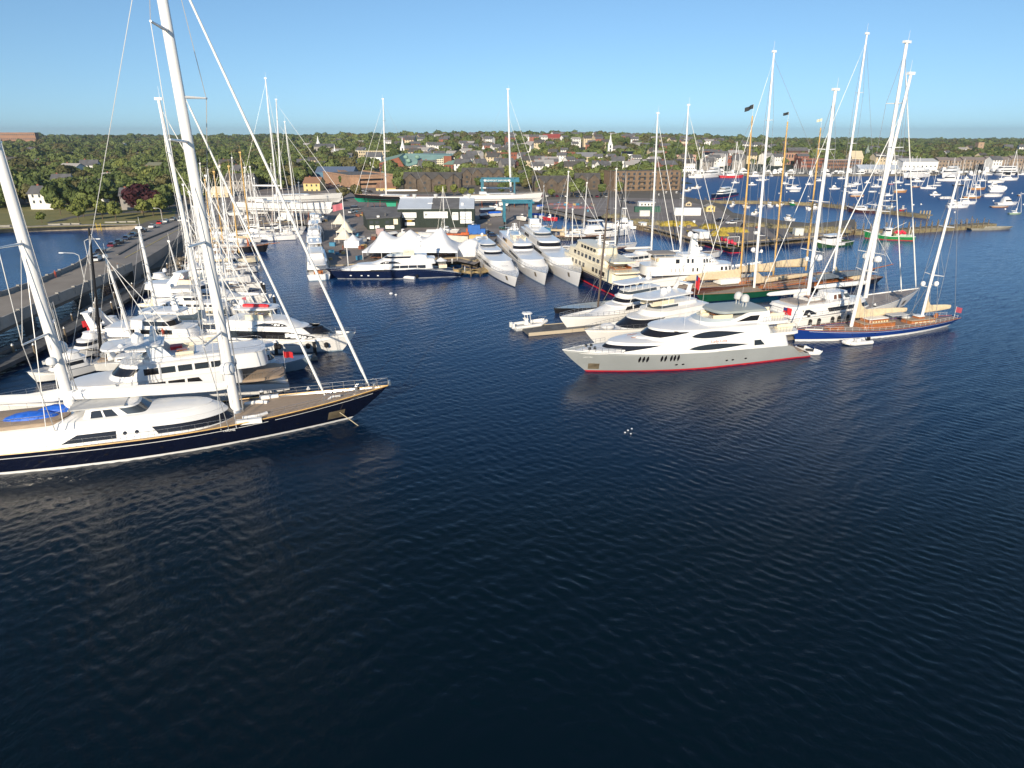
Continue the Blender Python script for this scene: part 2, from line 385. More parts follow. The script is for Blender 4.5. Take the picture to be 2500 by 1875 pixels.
# ---------------------------------------------------------------- road and bridge of the causeway (left)
A0, A1 = (-150, 812), (300, 640)          # near parapet top line (photo px), z given
def bridge():
    ZB = 5.0
    # near edge and far edge of the deck
    ne = [P(-420, 1010, ZB), P(0, 790, ZB), P(100, 745, ZB), P(215, 697, ZB), P(322, 650, ZB)]
    fe = [P(-420, 840, ZB), P(0, 724, ZB), P(85, 695, ZB), P(180, 655, ZB), P(232, 625, ZB)]
    deck = MB(); under = MB(); par = MB(); n = len(ne)
    for zt, zb, mb in ((ZB, ZB - .5, deck),):
        vs = [(x, y, zt) for x, y in ne] + [(x, y, zt) for x, y in fe] + [(x, y, zb) for x, y in ne] + [(x, y, zb) for x, y in fe]
        fs = []
        for i in range(n - 1):
            fs += [(i, i + 1, n + i + 1, n + i), (2 * n + i + 1, 2 * n + i, 3 * n + i, 3 * n + i + 1), (i, 2 * n + i, 2 * n + i + 1, i + 1), (n + i + 1, 3 * n + i + 1, 3 * n + i, n + i)]
        fs += [(0, n, 3 * n, 2 * n), (n - 1, 3 * n - 1, 4 * n - 1, 2 * n - 1)]
        mb.add(vs, fs)
    r = thing('road_bridge', 'concrete road bridge with low parapets crossing the cove', 'bridge')
    part('bridge_deck', deck, mat('bridge_road', (.27, .235, .195), .9, var=.12, scale=.15), r, False)
    for line, nm in ((ne, 'parapet'), (fe, 'parapet')):
        m2 = MB(); ps = []
        for a, b in zip(line, line[1:]):
            an = atan2(b[1] - a[1], b[0] - a[0]); L = hypot(b[0] - a[0], b[1] - a[1])
            m2.bx(a[0], a[0] + L, a[1] - .2, a[1] + .2, ZB - 1.1, ZB + .95, an, a)
            k = 0
            while k < L - 1:
                x, y = a[0] + k * cos(an), a[1] + k * sin(an); ps.append(MB().bx(x - .28, x + .28, y - .32, y + .32, ZB - .5, ZB + 1.2, an, (x, y))); k += 6.5
        pp = part(nm, m2, mat('bridge_concrete', (.30, .285, .26), .9, var=.18, scale=.25), r, False)
        for q in ps: part('parapet_post', q, MAT['bridge_concrete'], pp, False)
    g = MB(); gl = MB()
    for i in range(n - 1):
        for f_ in (.06, .94):
            a = (lerp(ne[i][0], fe[i][0], f_), lerp(ne[i][1], fe[i][1], f_)); b = (lerp(ne[i + 1][0], fe[i + 1][0], f_), lerp(ne[i + 1][1], fe[i + 1][1], f_))
            an = atan2(b[1] - a[1], b[0] - a[0]); L = hypot(b[0] - a[0], b[1] - a[1]); g.bx(a[0], a[0] + L, a[1] - .3, a[1] + .3, ZB - 2.0, ZB - .5, an, a)
        for f_ in (.3, .5, .7):
            a = (lerp(ne[i][0], fe[i][0], f_), lerp(ne[i][1], fe[i][1], f_)); b = (lerp(ne[i + 1][0], fe[i + 1][0], f_), lerp(ne[i + 1][1], fe[i + 1][1], f_))
            an = atan2(b[1] - a[1], b[0] - a[0]); L = hypot(b[0] - a[0], b[1] - a[1]); gl.bx(a[0], a[0] + L, a[1] - .3, a[1] + .3, ZB - 1.9, ZB - .5, an, a)
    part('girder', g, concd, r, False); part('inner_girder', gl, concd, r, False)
    for s_ in (.10, .40, .72):
        i = min(n - 2, int(s_ * (n - 1))); t = s_ * (n - 1) - i
        a = (lerp(ne[i][0], ne[i + 1][0], t), lerp(ne[i][1], ne[i + 1][1], t)); b = (lerp(fe[i][0], fe[i + 1][0], t), lerp(fe[i][1], fe[i + 1][1], t))
        p_ = MB(); an = atan2(b[1] - a[1], b[0] - a[0]); L = hypot(b[0] - a[0], b[1] - a[1]); p_.bx(a[0] + .8, a[0] + L - .8, a[1] - 1.0, a[1] + 1.0, -3, ZB - 2.0, an, a)
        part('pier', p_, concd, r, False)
    return r, ne, fe
BR, ne, fe = bridge()
# approach road on land, ramping down from the bridge
def ramp(name, left, right, m, dz=0.):
    n = len(left); vs = [(*P(u, v, z), z + dz) for u, v, z in left] + [(*P(u, v, z), z + dz) for u, v, z in right]
    vs += [(x, y, 0) for x, y, z in vs]; fs = []
    for i in range(n - 1):
        fs += [(i, n + i, n + i + 1, i + 1), (i, i + 1, 2 * n + i + 1, 2 * n + i), (n + i, 3 * n + i, 3 * n + i + 1, n + i + 1)]
    fs += [(0, 2 * n, 3 * n, n), (n - 1, 2 * n - 1, 4 * n - 1, 3 * n - 1)]
    mb = MB(); mb.add(vs, fs); return struct(name, mb, m, smooth=False)
ramp('road', [(232, 624.5, 5.02), (300, 588, 4.5), (372, 556, 3.6), (440, 531, 2.6), (520, 505, 2.0), (620, 480, 2.0)],
     [(322, 650.5, 5.02), (395, 607, 4.5), (450, 568, 3.6), (500, 538, 2.6), (560, 512, 2.0), (640, 486, 2.0)], mat('road_asphalt', (.25, .225, .20), .9, var=.12, scale=.15))
ramp('pavement', [(226, 628, 5.05), (296, 587, 4.6), (362, 553, 3.7), (425, 531, 2.7)], [(238, 626, 5.05), (306, 588, 4.6), (376, 556.5, 3.7), (440, 532, 2.7)], conc, .02)
def kerb(name, pts, w_, h, m):
    mb = MB(); q = [(*P(u, v, z), z) for u, v, z in pts]
    for a, b in zip(q, q[1:]):
        d = Vector((b[0] - a[0], b[1] - a[1], 0)).normalized(); nrm = Vector((-d.y, d.x, 0)) * w_
        A = Vector(a); B_ = Vector(b)
        rg = [[A - nrm, A + nrm, A + nrm + Vector((0, 0, h)), A - nrm + Vector((0, 0, h))], [B_ - nrm, B_ + nrm, B_ + nrm + Vector((0, 0, h)), B_ - nrm + Vector((0, 0, h))]]
        mb.loft(rg)
    return mb
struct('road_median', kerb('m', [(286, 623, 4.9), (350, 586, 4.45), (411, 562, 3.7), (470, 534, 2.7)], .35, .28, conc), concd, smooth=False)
struct('road_marking', kerb('m', [(305, 629, 5.03), (372, 594, 4.47), (428, 564.5, 3.63), (484, 536.5, 2.63)], .09, .012, conc), mat('road_paint', (.7, .55, .1), .7), smooth=False)
# left bank below the bridge end and dark rock bank of the shipyard
def rocks(name, px, label, m, n=90, r=(.4, 1.3), seed=1):
    rnd = random.Random(seed); mb = MB()
    pts = [P(u, v, z) + (z,) for u, v, z in px]
    for _ in range(n):
        i = rnd.randrange(len(pts) - 1); t = rnd.random()
        c = [lerp(pts[i][k], pts[i + 1][k], t) for k in range(3)]
        rr = rnd.uniform(*r); o = len(mb.v)
        mb.sph((c[0] + rnd.gauss(0, 1.1), c[1] + rnd.gauss(0, 1.1), c[2] + rnd.uniform(-.8, .3)), rr, .7, 6)
        for k in range(o, len(mb.v)): mb.v[k] = tuple(q + rnd.uniform(-.15, .15) for q in mb.v[k])
    o = part(name, mb, m, None, False); o['kind'] = 'stuff'; o['label'] = label; o['category'] = 'rocks'; return o
rockm = mat('shore_rock', (.20, .165, .12), .95, var=.4, scale=1.2)
rocks('rocks', [(318, 652, .5), (352, 678, .5), (418, 662, .6), (441, 630, .8)], 'brown riprap rocks on the bank beside the bridge end', rockm, 150)
rocks('rocks', [(1327, 514, .3), (1447, 539, .3)], 'dark rocks under the lobster pot wharf edge', rockm, 60, (.5, 1.2), 3)
rocks('rocks', [(339, 560, .2), (262, 627, .2), (225, 652, .3)], 'stones along the cove side of the causeway', rockm, 90, (.4, 1.), 4)
# ---------------------------------------------------------------- hulls
class Hull:
    """local axes: +x bow, +y port, z up, origin amidships on the waterline"""
    def __init__(s, L, B, fs, fm, fb, ovb=2.5, ovs=0., tw=.85, m=.45, pd=2.3, pw=1.5, bul=.5, kz=-.7, flare=.82, wide_w=.93, rise=0):
        s.L, s.B, s.fs, s.fm, s.fb, s.ovb, s.ovs, s.tw, s.m, s.pd, s.pw, s.bul, s.kz, s.flare, s.ww, s.rise = L, B, fs, fm, fb, ovb, ovs, tw, m, pd, pw, bul, kz, flare, wide_w, rise
    cut = 0.
    def sheer(s, t):
        if t < .45: q = (.45 - t) / .45; return lerp(s.fm, s.fs, q * q)
        q = (t - .45) / .55; return lerp(s.fm, s.fb, q ** 1.7)
    def half(s, t, f):
        m = s.m; q = max(0, (t - m) / (1 - m)); g = max(0, (m - t) / m)
        d = (1 - q ** s.pd) * (1 - (1 - s.tw) * g * g)
        w_ = (1 - q ** s.pw) * (1 - (1 - s.tw * s.ww) * g * g) * s.flare
        f = max(0, min(1, f)); return s.B / 2 * lerp(w_, d, f ** .8)
    def pt(s, t, f, off=0.):
        sh = s.sheer(t); z = lerp(s.kz, sh, f)
        xb = s.L / 2 - s.ovb * max(0, 1 - f) ** 1.15; xs = -s.L / 2 + s.cut + s.ovs * (1 - f)
        return (lerp(xs, xb, t), s.half(t, f) + off, z)
    def at(s, x, z):
        t = (x + s.L / 2) / s.L
        for _ in range(6):
            f = max(0., min(1., (z - s.kz) / (s.sheer(min(1, max(0, t))) - s.kz)))
            xb = s.L / 2 - s.ovb * max(0, 1 - f) ** 1.15; xs = -s.L / 2 + s.cut + s.ovs * (1 - f)
            t = (x - xs) / (xb - xs)
        t = max(0, min(1, t)); return s.half(t, f)
    def wid(s, x, z): return s.at(x, z)
    def topz(s, x): return s.sheer(max(0, min(1, (x + s.L / 2) / s.L)))
    def ts(s, n=30):
        return [i / (n - 6) * .85 for i in range(n - 6)] + [.85 + .15 * sin(pi / 2 * i / 6) for i in range(0, 7)]
    def mesh(s, lv=7, f0=0., f1=1.):
        mb = MB(); ts = s.ts(); n = len(ts)
        for sg in (1, -1):
            rg = []
            for k in range(lv):
                f = lerp(f0, f1, k / (lv - 1)); r = [s.pt(t, f) for t in ts]; rg.append([(x, sg * y, z) for x, y, z in r])
            if sg < 0: rg = rg[::-1]
            mb.loft(rg, False, False, False)
        # transom
        tr = [s.pt(0, lerp(f0, f1, k / (lv - 1))) for k in range(lv)]
        mb.add([(x, y, z) for x, y, z in tr] + [(x, -y, z) for x, y, z in tr[::-1]], [tuple(range(2 * lv))])
        return mb
    def deck(s, dz=None, inset=.06, t0=0., t1=.985, cam_=.05):
        mb = MB(); ts = [lerp(t0, t1, i / 24) for i in range(25)]; dz = s.bul if dz is None else dz; rg = []
        for t in ts:
            x, y, z = s.pt(t, 1); y = max(.03, y - inset); z -= dz
            rg.append([(x, -y, z), (x, -y * .5, z + cam_), (x, 0, z + cam_ * 1.3), (x, y * .5, z + cam_), (x, y, z)])
        return mb.loft(rg[::-1], False, False, False)
    def rail(s, r=.05, dz=0., t0=0., t1=1., n=30, off=0):
        mb = MB()
        for sg in (1, -1):
            pts = []
            for i in range(n + 1):
                x, y, z = s.pt(lerp(t0, t1, i / n), 1, off); pts.append((x, sg * y, z + dz))
            mb.path(pts, r, 5)
        return mb
    def strip(s, z0, z1, off=.02, t0=0., t1=1., rel=False, n=40):
        mb = MB()
        for sg in (1, -1):
            rg = [[], []]
            for i in range(n + 1):
                t = lerp(t0, t1, i / n); sh = s.sheer(t)
                for k, z in ((0, z0), (1, z1)):
                    zz = sh + z if rel else z; f = (zz - s.kz) / (sh - s.kz); x, y, _ = s.pt(t, f, off); rg[k].append((x + (off if t > .999 else 0), sg * y, zz))
            if sg < 0: rg = rg[::-1]
            mb.loft(rg, False, False, False)
        xs = s.pt(0, 0)[0]
        if t0 == 0 and not rel:
            f0 = (z0 - s.kz) / (s.sheer(0) - s.kz); f1 = (z1 - s.kz) / (s.sheer(0) - s.kz); a = s.pt(0, f0, off); b = s.pt(0, f1, off)
            mb.add([(a[0] - off, -a[1], a[2]), (a[0] - off, a[1], a[2]), (b[0] - off, b[1], b[2]), (b[0] - off, -b[1], b[2])], [(0, 1, 2, 3)])
        return mb
class Cabin:
    def __init__(s, x0, x1, w, z0, z1, rf=.8, rr=.2, nose=2., inset=.2, tail=.3, e=2.2, crown=.12, lip=.1, zf=None):
        s.__dict__.update(locals()); s.zs = zf or 0.       # zf: extra rise of the floor toward the bow
    def fr(s, v): return (s.x0 + s.rr * v, s.x1 - s.rf * v, s.w - s.inset * v)
    def wid(s, x, z):
        v = max(0, min(1, (z - s.z0) / (s.z1 - s.z0))); a, b, W = s.fr(v)
        if x > b - s.nose: q = min(1, (x - (b - s.nose)) / s.nose); return W * max(0, 1 - q ** s.e) ** (1 / s.e)
        if x < a + s.tail: q = min(1, ((a + s.tail) - x) / s.tail); return W * max(0, 1 - q ** 3) ** (1 / 3)
        return W
    def Q(s, a, v, off=0.):             # a 0..1 port side from stern centre to bow centre
        xa, xb, W = s.fr(v); W += off; e = s.e
        if a < .15: t = a / .15 * pi / 2; x = xa - off + s.tail * (1 - cos(t) ** (2 / 3.)); y = W * sin(t) ** (2 / 3.)
        elif a < .55: x = lerp(xa + s.tail, xb - s.nose, (a - .15) / .4); y = W
        else: t = (a - .55) / .45 * pi / 2; x = xb - s.nose + (s.nose + off) * sin(t) ** (2 / e); y = W * cos(t) ** (2 / e)
        return (x, y, lerp(s.z0, s.z1, v))
    AS = [0, .05, .1, .15, .25, .35, .45, .55, .6, .65, .7, .75, .8, .85, .9, .95, 1]
    def ring(s, v, off=0., dz=0., sc=1.):
        p = [s.Q(a, v, off) for a in s.AS]; r = p + [(x, -y, z) for x, y, z in p[-2:0:-1]]
        cx = (s.x0 + s.x1) / 2
        return [(cx + (x - cx) * sc, y * sc, z + dz) for x, y, z in r][::-1]
    def mesh(s):
        return MB().loft([s.ring(0), s.ring(.5), s.ring(1), s.ring(1, s.lip), s.ring(1, s.lip, .08), s.ring(1, 0, .08 + s.crown * .5, .9), s.ring(1, 0, .08 + s.crown, .55)], False, True)
    def band(s, a0, v0, v1, off=.03, wrap=True, a1=1., n=18, taper=0):
        mb = MB(); As = [lerp(a0, a1, i / n) for i in range(n + 1)]
        tq = [min(1, (i / n) / taper) ** .8 if taper else 1 for i in range(n + 1)]
        p0 = [s.Q(a, lerp(v1, v0, .02 + .98 * k), off) for a, k in zip(As, tq)]; p1 = [s.Q(a, v1, off) for a in As]
        if wrap: p0 = p0 + [(x, -y, z) for x, y, z in p0[-2::-1]]; p1 = p1 + [(x, -y, z) for x, y, z in p1[-2::-1]]; mb.loft([p1, p0], False, False, False)
        else:
            mb.halves = [MB().loft([p1, p0], False, False, False), MB().loft([[(x, -y, z) for x, y, z in p0], [(x, -y, z) for x, y, z in p1]], False, False, False)]
        return mb
def win(surf, x0, x1, z0, z1, shape='rect', sl=.3, off=.035, sides=(1, -1), n=10):
    """a window lying on a hull or cabin side; shapes: rect, eye, aft (pointed aft), fwd (pointed forward), slant"""
    out = []
    for sg in sides:
        a = []; b = []
        for i in range(n + 1):
            t = i / n; x = lerp(x0, x1, t); lo, hi = 0., 1.
            if shape == 'eye': h = max(0, sin(pi * t)) ** .75; lo, hi = .5 - h / 2, .5 + h / 2
            elif shape == 'eyef': h = max(0, sin(pi * t ** 1.5)) ** .7; lo, hi = .42 - .42 * h, .42 + .58 * h
            elif shape == 'aft': h = min(1, t / sl); hi = h; 
            elif shape == 'fwd': h = min(1, (1 - t) / sl) ** .7; hi = h
            elif shape == 'low': h = min(1, t / sl, (1 - t) / sl) ** .6; hi = h
            elif shape == 'top': h = min(1, t / sl, (1 - t) / sl) ** .6; lo = 1 - h
            zl, zh = lerp(z0, z1, lo), lerp(z0, z1, max(hi, lo + .001)); xo = sl if shape == 'slant' else 0
            a.append((x, sg * (surf.wid(x, zl) + off), zl)); b.append((x + xo, sg * (surf.wid(x + xo, zh) + off), zh))
        m = MB(); m.loft([b, a] if sg > 0 else [a, b], False, False, False); out.append(m)
    return out
def wins(surf, x0, x1, z0, z1, k, gap, m, par, shape='rect', sl=.3, sides=(1, -1), name='window', frame=None):
    for i in range(k):
        a = lerp(x0, x1, i / k); b = lerp(x0, x1, (i + 1) / k) - gap
        for w_ in win(surf, a, b, z0, z1, shape if (i == 0 and shape == 'aft') or (i == k - 1 and shape == 'fwd') or shape in ('rect', 'eye', 'low', 'slant', 'eyef', 'top') else 'rect', sl, sides=sides, n=4 if shape in ('rect', 'slant') else 10):
            part(name, w_, m, par, False)
def place(bow, stern):
    bx, by = P(*bow); sx, sy = P(*stern)
    return ((bx + sx) / 2, (by + sy) / 2), atan2(by - sy, bx - sx), hypot(bx - sx, by - sy)
def loc_of(root, pt):
    v = Vector(pt) - root.location; a = -root.rotation_euler.z
    return (v.x * cos(a) - v.y * sin(a), v.x * sin(a) + v.y * cos(a), v.z)
def boat(name, label, bow, stern, cat='yacht', group=None):
    c, a, L = place(bow, stern); r = thing(name, label, cat, c, a, group); r['_L'] = L
    return r, L
def hullparts(r, h, hm, dm, boot=None, bootz=(-.1, .28), raild=None, rr=.06, stripe=None):
    o = part('hull', h.mesh(), hm, r, ang=50); d = part('deck', h.deck(), dm, r)
    if boot: part('boot_stripe', h.strip(*bootz, .015), boot, o)
    if raild: part('cap_rail', h.rail(rr), raild, o)
    if stripe: part('sheer_stripe', h.strip(stripe[0], stripe[1], .018, 0, .93, True), stripe[2], o)
    return o, d
def stanchions(r, h, hgt=.95, t0=.02, t1=1., dz=0., n=18, inset=.08, m=None, rr=.022, name='guard_rail'):
    mb = MB()
    for sg in (1, -1):
        top = []; mid = []
        for i in range(n + 1):
            x, y, z = h.pt(lerp(t0, t1, i / n), 1, -inset); y = max(0, y) * sg; z += dz
            mb.tube((x, y, z), (x, y, z + hgt), rr, rr, 4); top.append((x, y, z + hgt)); mid.append((x, y, z + hgt * .5))
        mb.path(top, rr, 4); mb.path(mid, rr * .7, 4)
    return part(name, mb, m or metalm, r, False)
def crail(r, cb, v=1., hgt=.9, a0=.0, a1=1., inset=-.12, n=20, m=None, dz=.08):
    mb = MB()
    for sg in (1, -1):
        top = []
        for i in range(n + 1):
            x, y, z = cb.Q(lerp(a0, a1, i / n), v, inset); y *= sg; z += dz
            if i % 2 == 0: mb.tube((x, y, z), (x, y, z + hgt), .02, .02, 4)
            top.append((x, y, z + hgt))
        mb.path(top, .025, 4)
    return part('guard_rail', mb, m or metalm, r, False)
def mastmb(a, b, r0, r1, seg=5, n=10):
    mb = MB(); A = Vector(a); B_ = Vector(b); rg = []
    d = (B_ - A).normalized(); u = Vector((1, 0, 0)) - d * d.x; u.normalize(); v = d.cross(u)
    for k in range(seg + 1):
        t = k / seg; c = A.lerp(B_, t); r = lerp(r0, r1, max(0, (t - .35) / .65)) if t > .35 else r0
        rg.append([tuple(c + u * (r * 1.15 * cos(2 * pi * i / n)) + v * (r * .8 * sin(2 * pi * i / n))) for i in range(n)])
    return mb.loft(rg)
def rig(r, base, top, m=None, r0=.35, r1=.2, spr=3, sprw=3.0, chain=2.4, fore=None, aft=None, boom=None, cover=None, cvm=None, deckz=1.6, name='mast', fr=.10, head=True, shr=.03, domes=(), gooser=.28, sail=None, flag=None, sprr=.12):
    """base/top: world points. fore: list of (bow point local, height fraction, radius); boom: (length, dir, radius, rise)"""
    A = Vector(loc_of(r, base)); B_ = Vector(loc_of(r, top)); m = m or white
    mo = part(name, mastmb(A, B_, r0, r1), m, r, ang=60)
    if head:
        hb_ = MB(); hb_.bx(B_.x - r1 * 2.6, B_.x + r1 * 2.6, B_.y - r1, B_.y + r1, B_.z - .1, B_.z + .35)
        hb_.tube(B_ + Vector((r1, 0, .3)), B_ + Vector((r1, 0, 2.2)), .03, .02, 4); part('masthead', hb_, m, mo, False)
    w_ = MB(); tips = []
    for k in range(spr):
        t = (k + 1) / (spr + 1) * .98; c = A.lerp(B_, t); ww = sprw * lerp(1, .55, k / max(1, spr))
        s_ = MB()
        for sg in (1, -1):
            tip = c + Vector((-ww * .18, sg * ww, ww * .05)); s_.tube(c, tip, sprr, sprr * .6, 6); tips.append((sg, tip))
        part('spreader', s_, m, mo, False)
    for sg in (1, -1):
        ch = Vector((A.x - .6, sg * chain, A.z)); pts = [ch] + [tp for s2, tp in tips if s2 == sg] + [A.lerp(B_, .97)]
        w_.path(pts, shr, 4); w_.tube(ch + Vector((-.9, 0, 0)), A.lerp(B_, .5), shr, shr, 4); w_.tube(ch + Vector((.9, 0, 0)), A.lerp(B_, .27 if spr else .5), shr, shr, 4)
        if spr > 1:
            w_.tube(tips[0 if sg > 0 else 1][1], A.lerp(B_, .52), shr * .8, shr * .8, 4)
    for q in (aft or []): w_.tube(A.lerp(B_, .98), q, shr, shr, 4)
    part('standing_rigging', w_, wire, r, False)
    for q in (fore or []):
        p, fh, rr = q[:3]; f_ = MB(); t = A.lerp(B_, fh); p = Vector(p)
        f_.tube(p, p.lerp(t, .04), rr * .45, rr * .9, 7); f_.tube(p.lerp(t, .04), p.lerp(t, .93), rr, rr * .55, 7); f_.tube(p.lerp(t, .93), t, rr * .25, rr * .25, 5)
        part('furled_headsail' if rr > .06 else 'forestay', f_, q[3] if len(q) > 3 else wcanvas, r)
    if boom:
        L, dx, br, rise, hz = boom; g = A + Vector((dx * r0, 0, hz)); e = g + Vector((dx * L, 0, rise)); bo = MB()
        rg = []
        for t, sc in ((0, .7), (.08, 1), (.6, 1), (.95, .75), (1, .4)):
            c = g.lerp(e, t); rg.append([(c.x, c.y + br * sc * cos(a), c.z + br * 1.25 * sc * sin(a)) for a in [2 * pi * i / 8 for i in range(8)]])
        bo.loft(rg); bm = part('boom', bo, m if cvm is None else cvm, r)
        if cover:                                   # stowed sail: tall at the mast, tapering aft
            cv, hh = cover; rg = []
            for t, sc, wd in ((0, 1, 1.), (.04, .82, 1.1), (.1, .45, 1.5), (.2, .26, 1.8), (.45, .22, 1.8), (.8, .16, 1.4), (1, .1, .8)):
                c = g.lerp(e, t); z0 = c.z + br * .6; z1 = z0 + hh * sc; wd *= br * .75
                rg.append([(c.x, c.y - wd, z0), (c.x, c.y + wd, z0), (c.x, c.y + wd * .8, lerp(z0, z1, .6)), (c.x, c.y + wd * .15, z1), (c.x, c.y - wd * .15, z1), (c.x, c.y - wd * .8, lerp(z0, z1, .6))])
            cb_ = MB().loft(rg); part('stowed_sail', cb_, cv, r)
    for (t, sy, rad, hgt, arm) in domes:
        c = A.lerp(B_, t); dm = MB(); dm.dome((c.x, c.y + sy, c.z + .15), rad, hgt)
        am = MB(); am.tube(c, (c.x, c.y + sy * 1.15, c.z), .09, .07, 5); am.tube((c.x, c.y + sy, c.z - .02), (c.x, c.y + sy, c.z + .2), .3, .3, 8)
        k_ = part('radar_dome', dm, white, r); part('bracket', am, m, k_, False)
    return mo
def flagpart(r, pt, wdt, hgt, m, par=None, pole=1.5, slope=.2, dx=-1, name='flag', cross=None):
    mb = MB(); n = 8
    for_ = [[], []]
    for i in range(n + 1):
        t = i / n; x = pt[0] + dx * wdt * t * .85; y = pt[1] + .12 * wdt * sin(t * 7); z = pt[2] - slope * wdt * t
        for_[0].append((x, y, z)); for_[1].append((x + .0, y + .03, z + hgt))
    rg = []
    for i in range(n + 1):
        a, b = for_[0][i], for_[1][i]; rg.append([a, b, (b[0], b[1] + .02, b[2]), (a[0], a[1] + .02, a[2])])
    mb.loft(rg); o = part(name, mb, m, r)
    pl = MB(); pl.tube((pt[0], pt[1], pt[2] - pole), (pt[0], pt[1], pt[2] + hgt + .1), .035, .03, 5); part('flagstaff', pl, white, o, False)
    if cross:
        c_ = MB(); i = 3; rg = []
        for i in range(4):
            a, b = for_[0][i], for_[1][i]; z0 = lerp(a[2], b[2], .55); rg.append([(a[0], a[1] - .02, z0), (b[0], b[1] - .0, b[2] - .02), (b[0], b[1] + .05, b[2] - .02), (a[0], a[1] + .05, z0)])
        part('canton', c_.loft(rg), cross, o, False)
    return o
def domes(r, pts, m=None):
    for x, y, z, rad, hgt in pts: 
        o = part('radar_dome', MB().dome((x, y, z), rad, hgt), m or white, r)
def antenna(r, pts, name='antenna'):
    for x, y, z, hh in pts: part(name, MB().tube((x, y, z), (x - hh * .03, y, z + hh), .03, .015, 4), white, r, False)
def arch(r, x, w_, z0, z1, sw=1.2, th=.35, lean=1., m=None, name='radar_arch'):
    mb = MB()
    for sg in (1, -1):
        rg = []
        for t in (0, .5, 1):
            cx = x - lean * t; y = sg * lerp(w_, w_ * .75, t); z = lerp(z0, z1, t); s2 = lerp(sw, sw * .6, t)
            rg.append([(cx - s2 / 2, y - th / 2, z), (cx + s2 / 2, y - th / 2, z), (cx + s2 / 2, y + th / 2, z), (cx - s2 / 2, y + th / 2, z)])
        mb.loft(rg)
    mb.bx(x - lean - sw * .45, x - lean + sw * .35, -w_ * .85, w_ * .85, z1 - .02, z1 + .22)
    return part(name, mb, m or white, r, False)
def radar_mast(r, x, y, z, h_, m=None, wide=.5):
    mb = MB(); m = m or white
    rg = [[(x - wide * s + dx, y - wide * .6 * s, z + k), (x + wide * s + dx, y - wide * .6 * s, z + k), (x + wide * s + dx, y + wide * .6 * s, z + k), (x - wide * s + dx, y + wide * .6 * s, z + k)] for k, s, dx in ((0, 1.3, 0), (h_ * .5, .8, -.2 * h_ * .3), (h_, .4, -.3 * h_ * .3))]
    mb.loft(rg); o = part('radar_mast', mb, m, r, False)
    b = MB()
    for k in (.45, .7, .92): b.bx(x - .1 - .1 * h_ * k, x + .25 - .1 * h_ * k, y - wide * 2.4 * (1.2 - k * .6), y + wide * 2.4 * (1.2 - k * .6), z + h_ * k, z + h_ * k + .12)
    part('radar_bar', b, m, o, False); return o
def line(r, pts, rr=.04, m=None, name='mooring_line'): part(name, MB().path(pts, rr, 4), m or ropem, r, False)
def fenders(r, h, ts, side, m=None, z=.7, hh=1.3, rad=.28):
    for t in ts:
        x, y, zz = h.pt(t, (z - h.kz) / (h.sheer(t) - h.kz)); mb = MB(); y = side * (y + rad)
        mb.loft([[(x + rad * q * cos(a), y + rad * q * sin(a), z + k) for a in [2 * pi * i / 8 for i in range(8)]] for k, q in ((-hh / 2, .3), (-hh / 2 + .2, 1), (hh / 2 - .2, 1), (hh / 2, .3))])
        part('fender', mb, m or wblack, r)
def seats(r, x0, x1, w_, z, m=None):
    for sg in (1, -1): part('bench', MB().bx(x0, x1, sg * w_ - .35, sg * w_ + .35, z, z + .45).bx(x0, x1, sg * (w_ + .3) - .1, sg * (w_ + .3) + .1, z + .45, z + .9), m or cream, r, False)
    part('sofa', MB().bx(x0 - .1, x0 + .6, -w_ + .4, w_ - .4, z, z + .5), m or cream, r, False); tb = MB(); xm = (x0 + x1) / 2 + .4; tb.bx(xm - .7, xm + .7, -.55, .55, z + .6, z + .68); tb.tube((xm, 0, z), (xm, 0, z + .6), .08, .08, 6); part('table', tb, wood, r, False)
def dinghy(label, bow, stern, tubem=None, loc=None, rz=None, L=None, z=0, par=None, name='inflatable_dinghy', motor=True, group=None):
    if loc is None: loc, rz, L = place(bow, stern)
    r = thing(name, label, 'dinghy', (loc[0], loc[1], z), rz, group); W = L * .19; tm = tubem or lgrey
    mb = MB()
    for sg in (1, -1):
        pts = [(-L * .5, sg * W, .35), (L * .2, sg * W, .38), (L * .38, sg * W * .75, .45), (L * .48, sg * W * .35, .55), (L * .5, 0, .58)]; mb.path(pts, W * .36, 8)
    part('tube', mb, tm, r)
    hb_ = MB(); hb_.loft([[(x, -W * s_, .1), (x, 0, -.15 + .12 * k), (x, W * s_, .1), (x, W * s_, .25), (x, -W * s_, .25)] for k, (x, s_) in enumerate(((-L * .45, .9), (L * .2, .9), (L * .45, .1)))]); part('floor', hb_, grey, r, False)
    c_ = MB(); c_.bx(-L * .12, L * .02, -W * .35, W * .35, .25, 1.0); c_.bx(-L * .3, -L * .2, -W * .6, W * .6, .25, .65); part('console', c_, white, r, False)
    if motor: e = MB(); e.bx(-L * .56, -L * .46, -.2, .2, .3, 1.05); e.bx(-L * .53, -L * .5, -.08, .08, -.4, .3); part('outboard_motor', e, black, r, False)
    return r
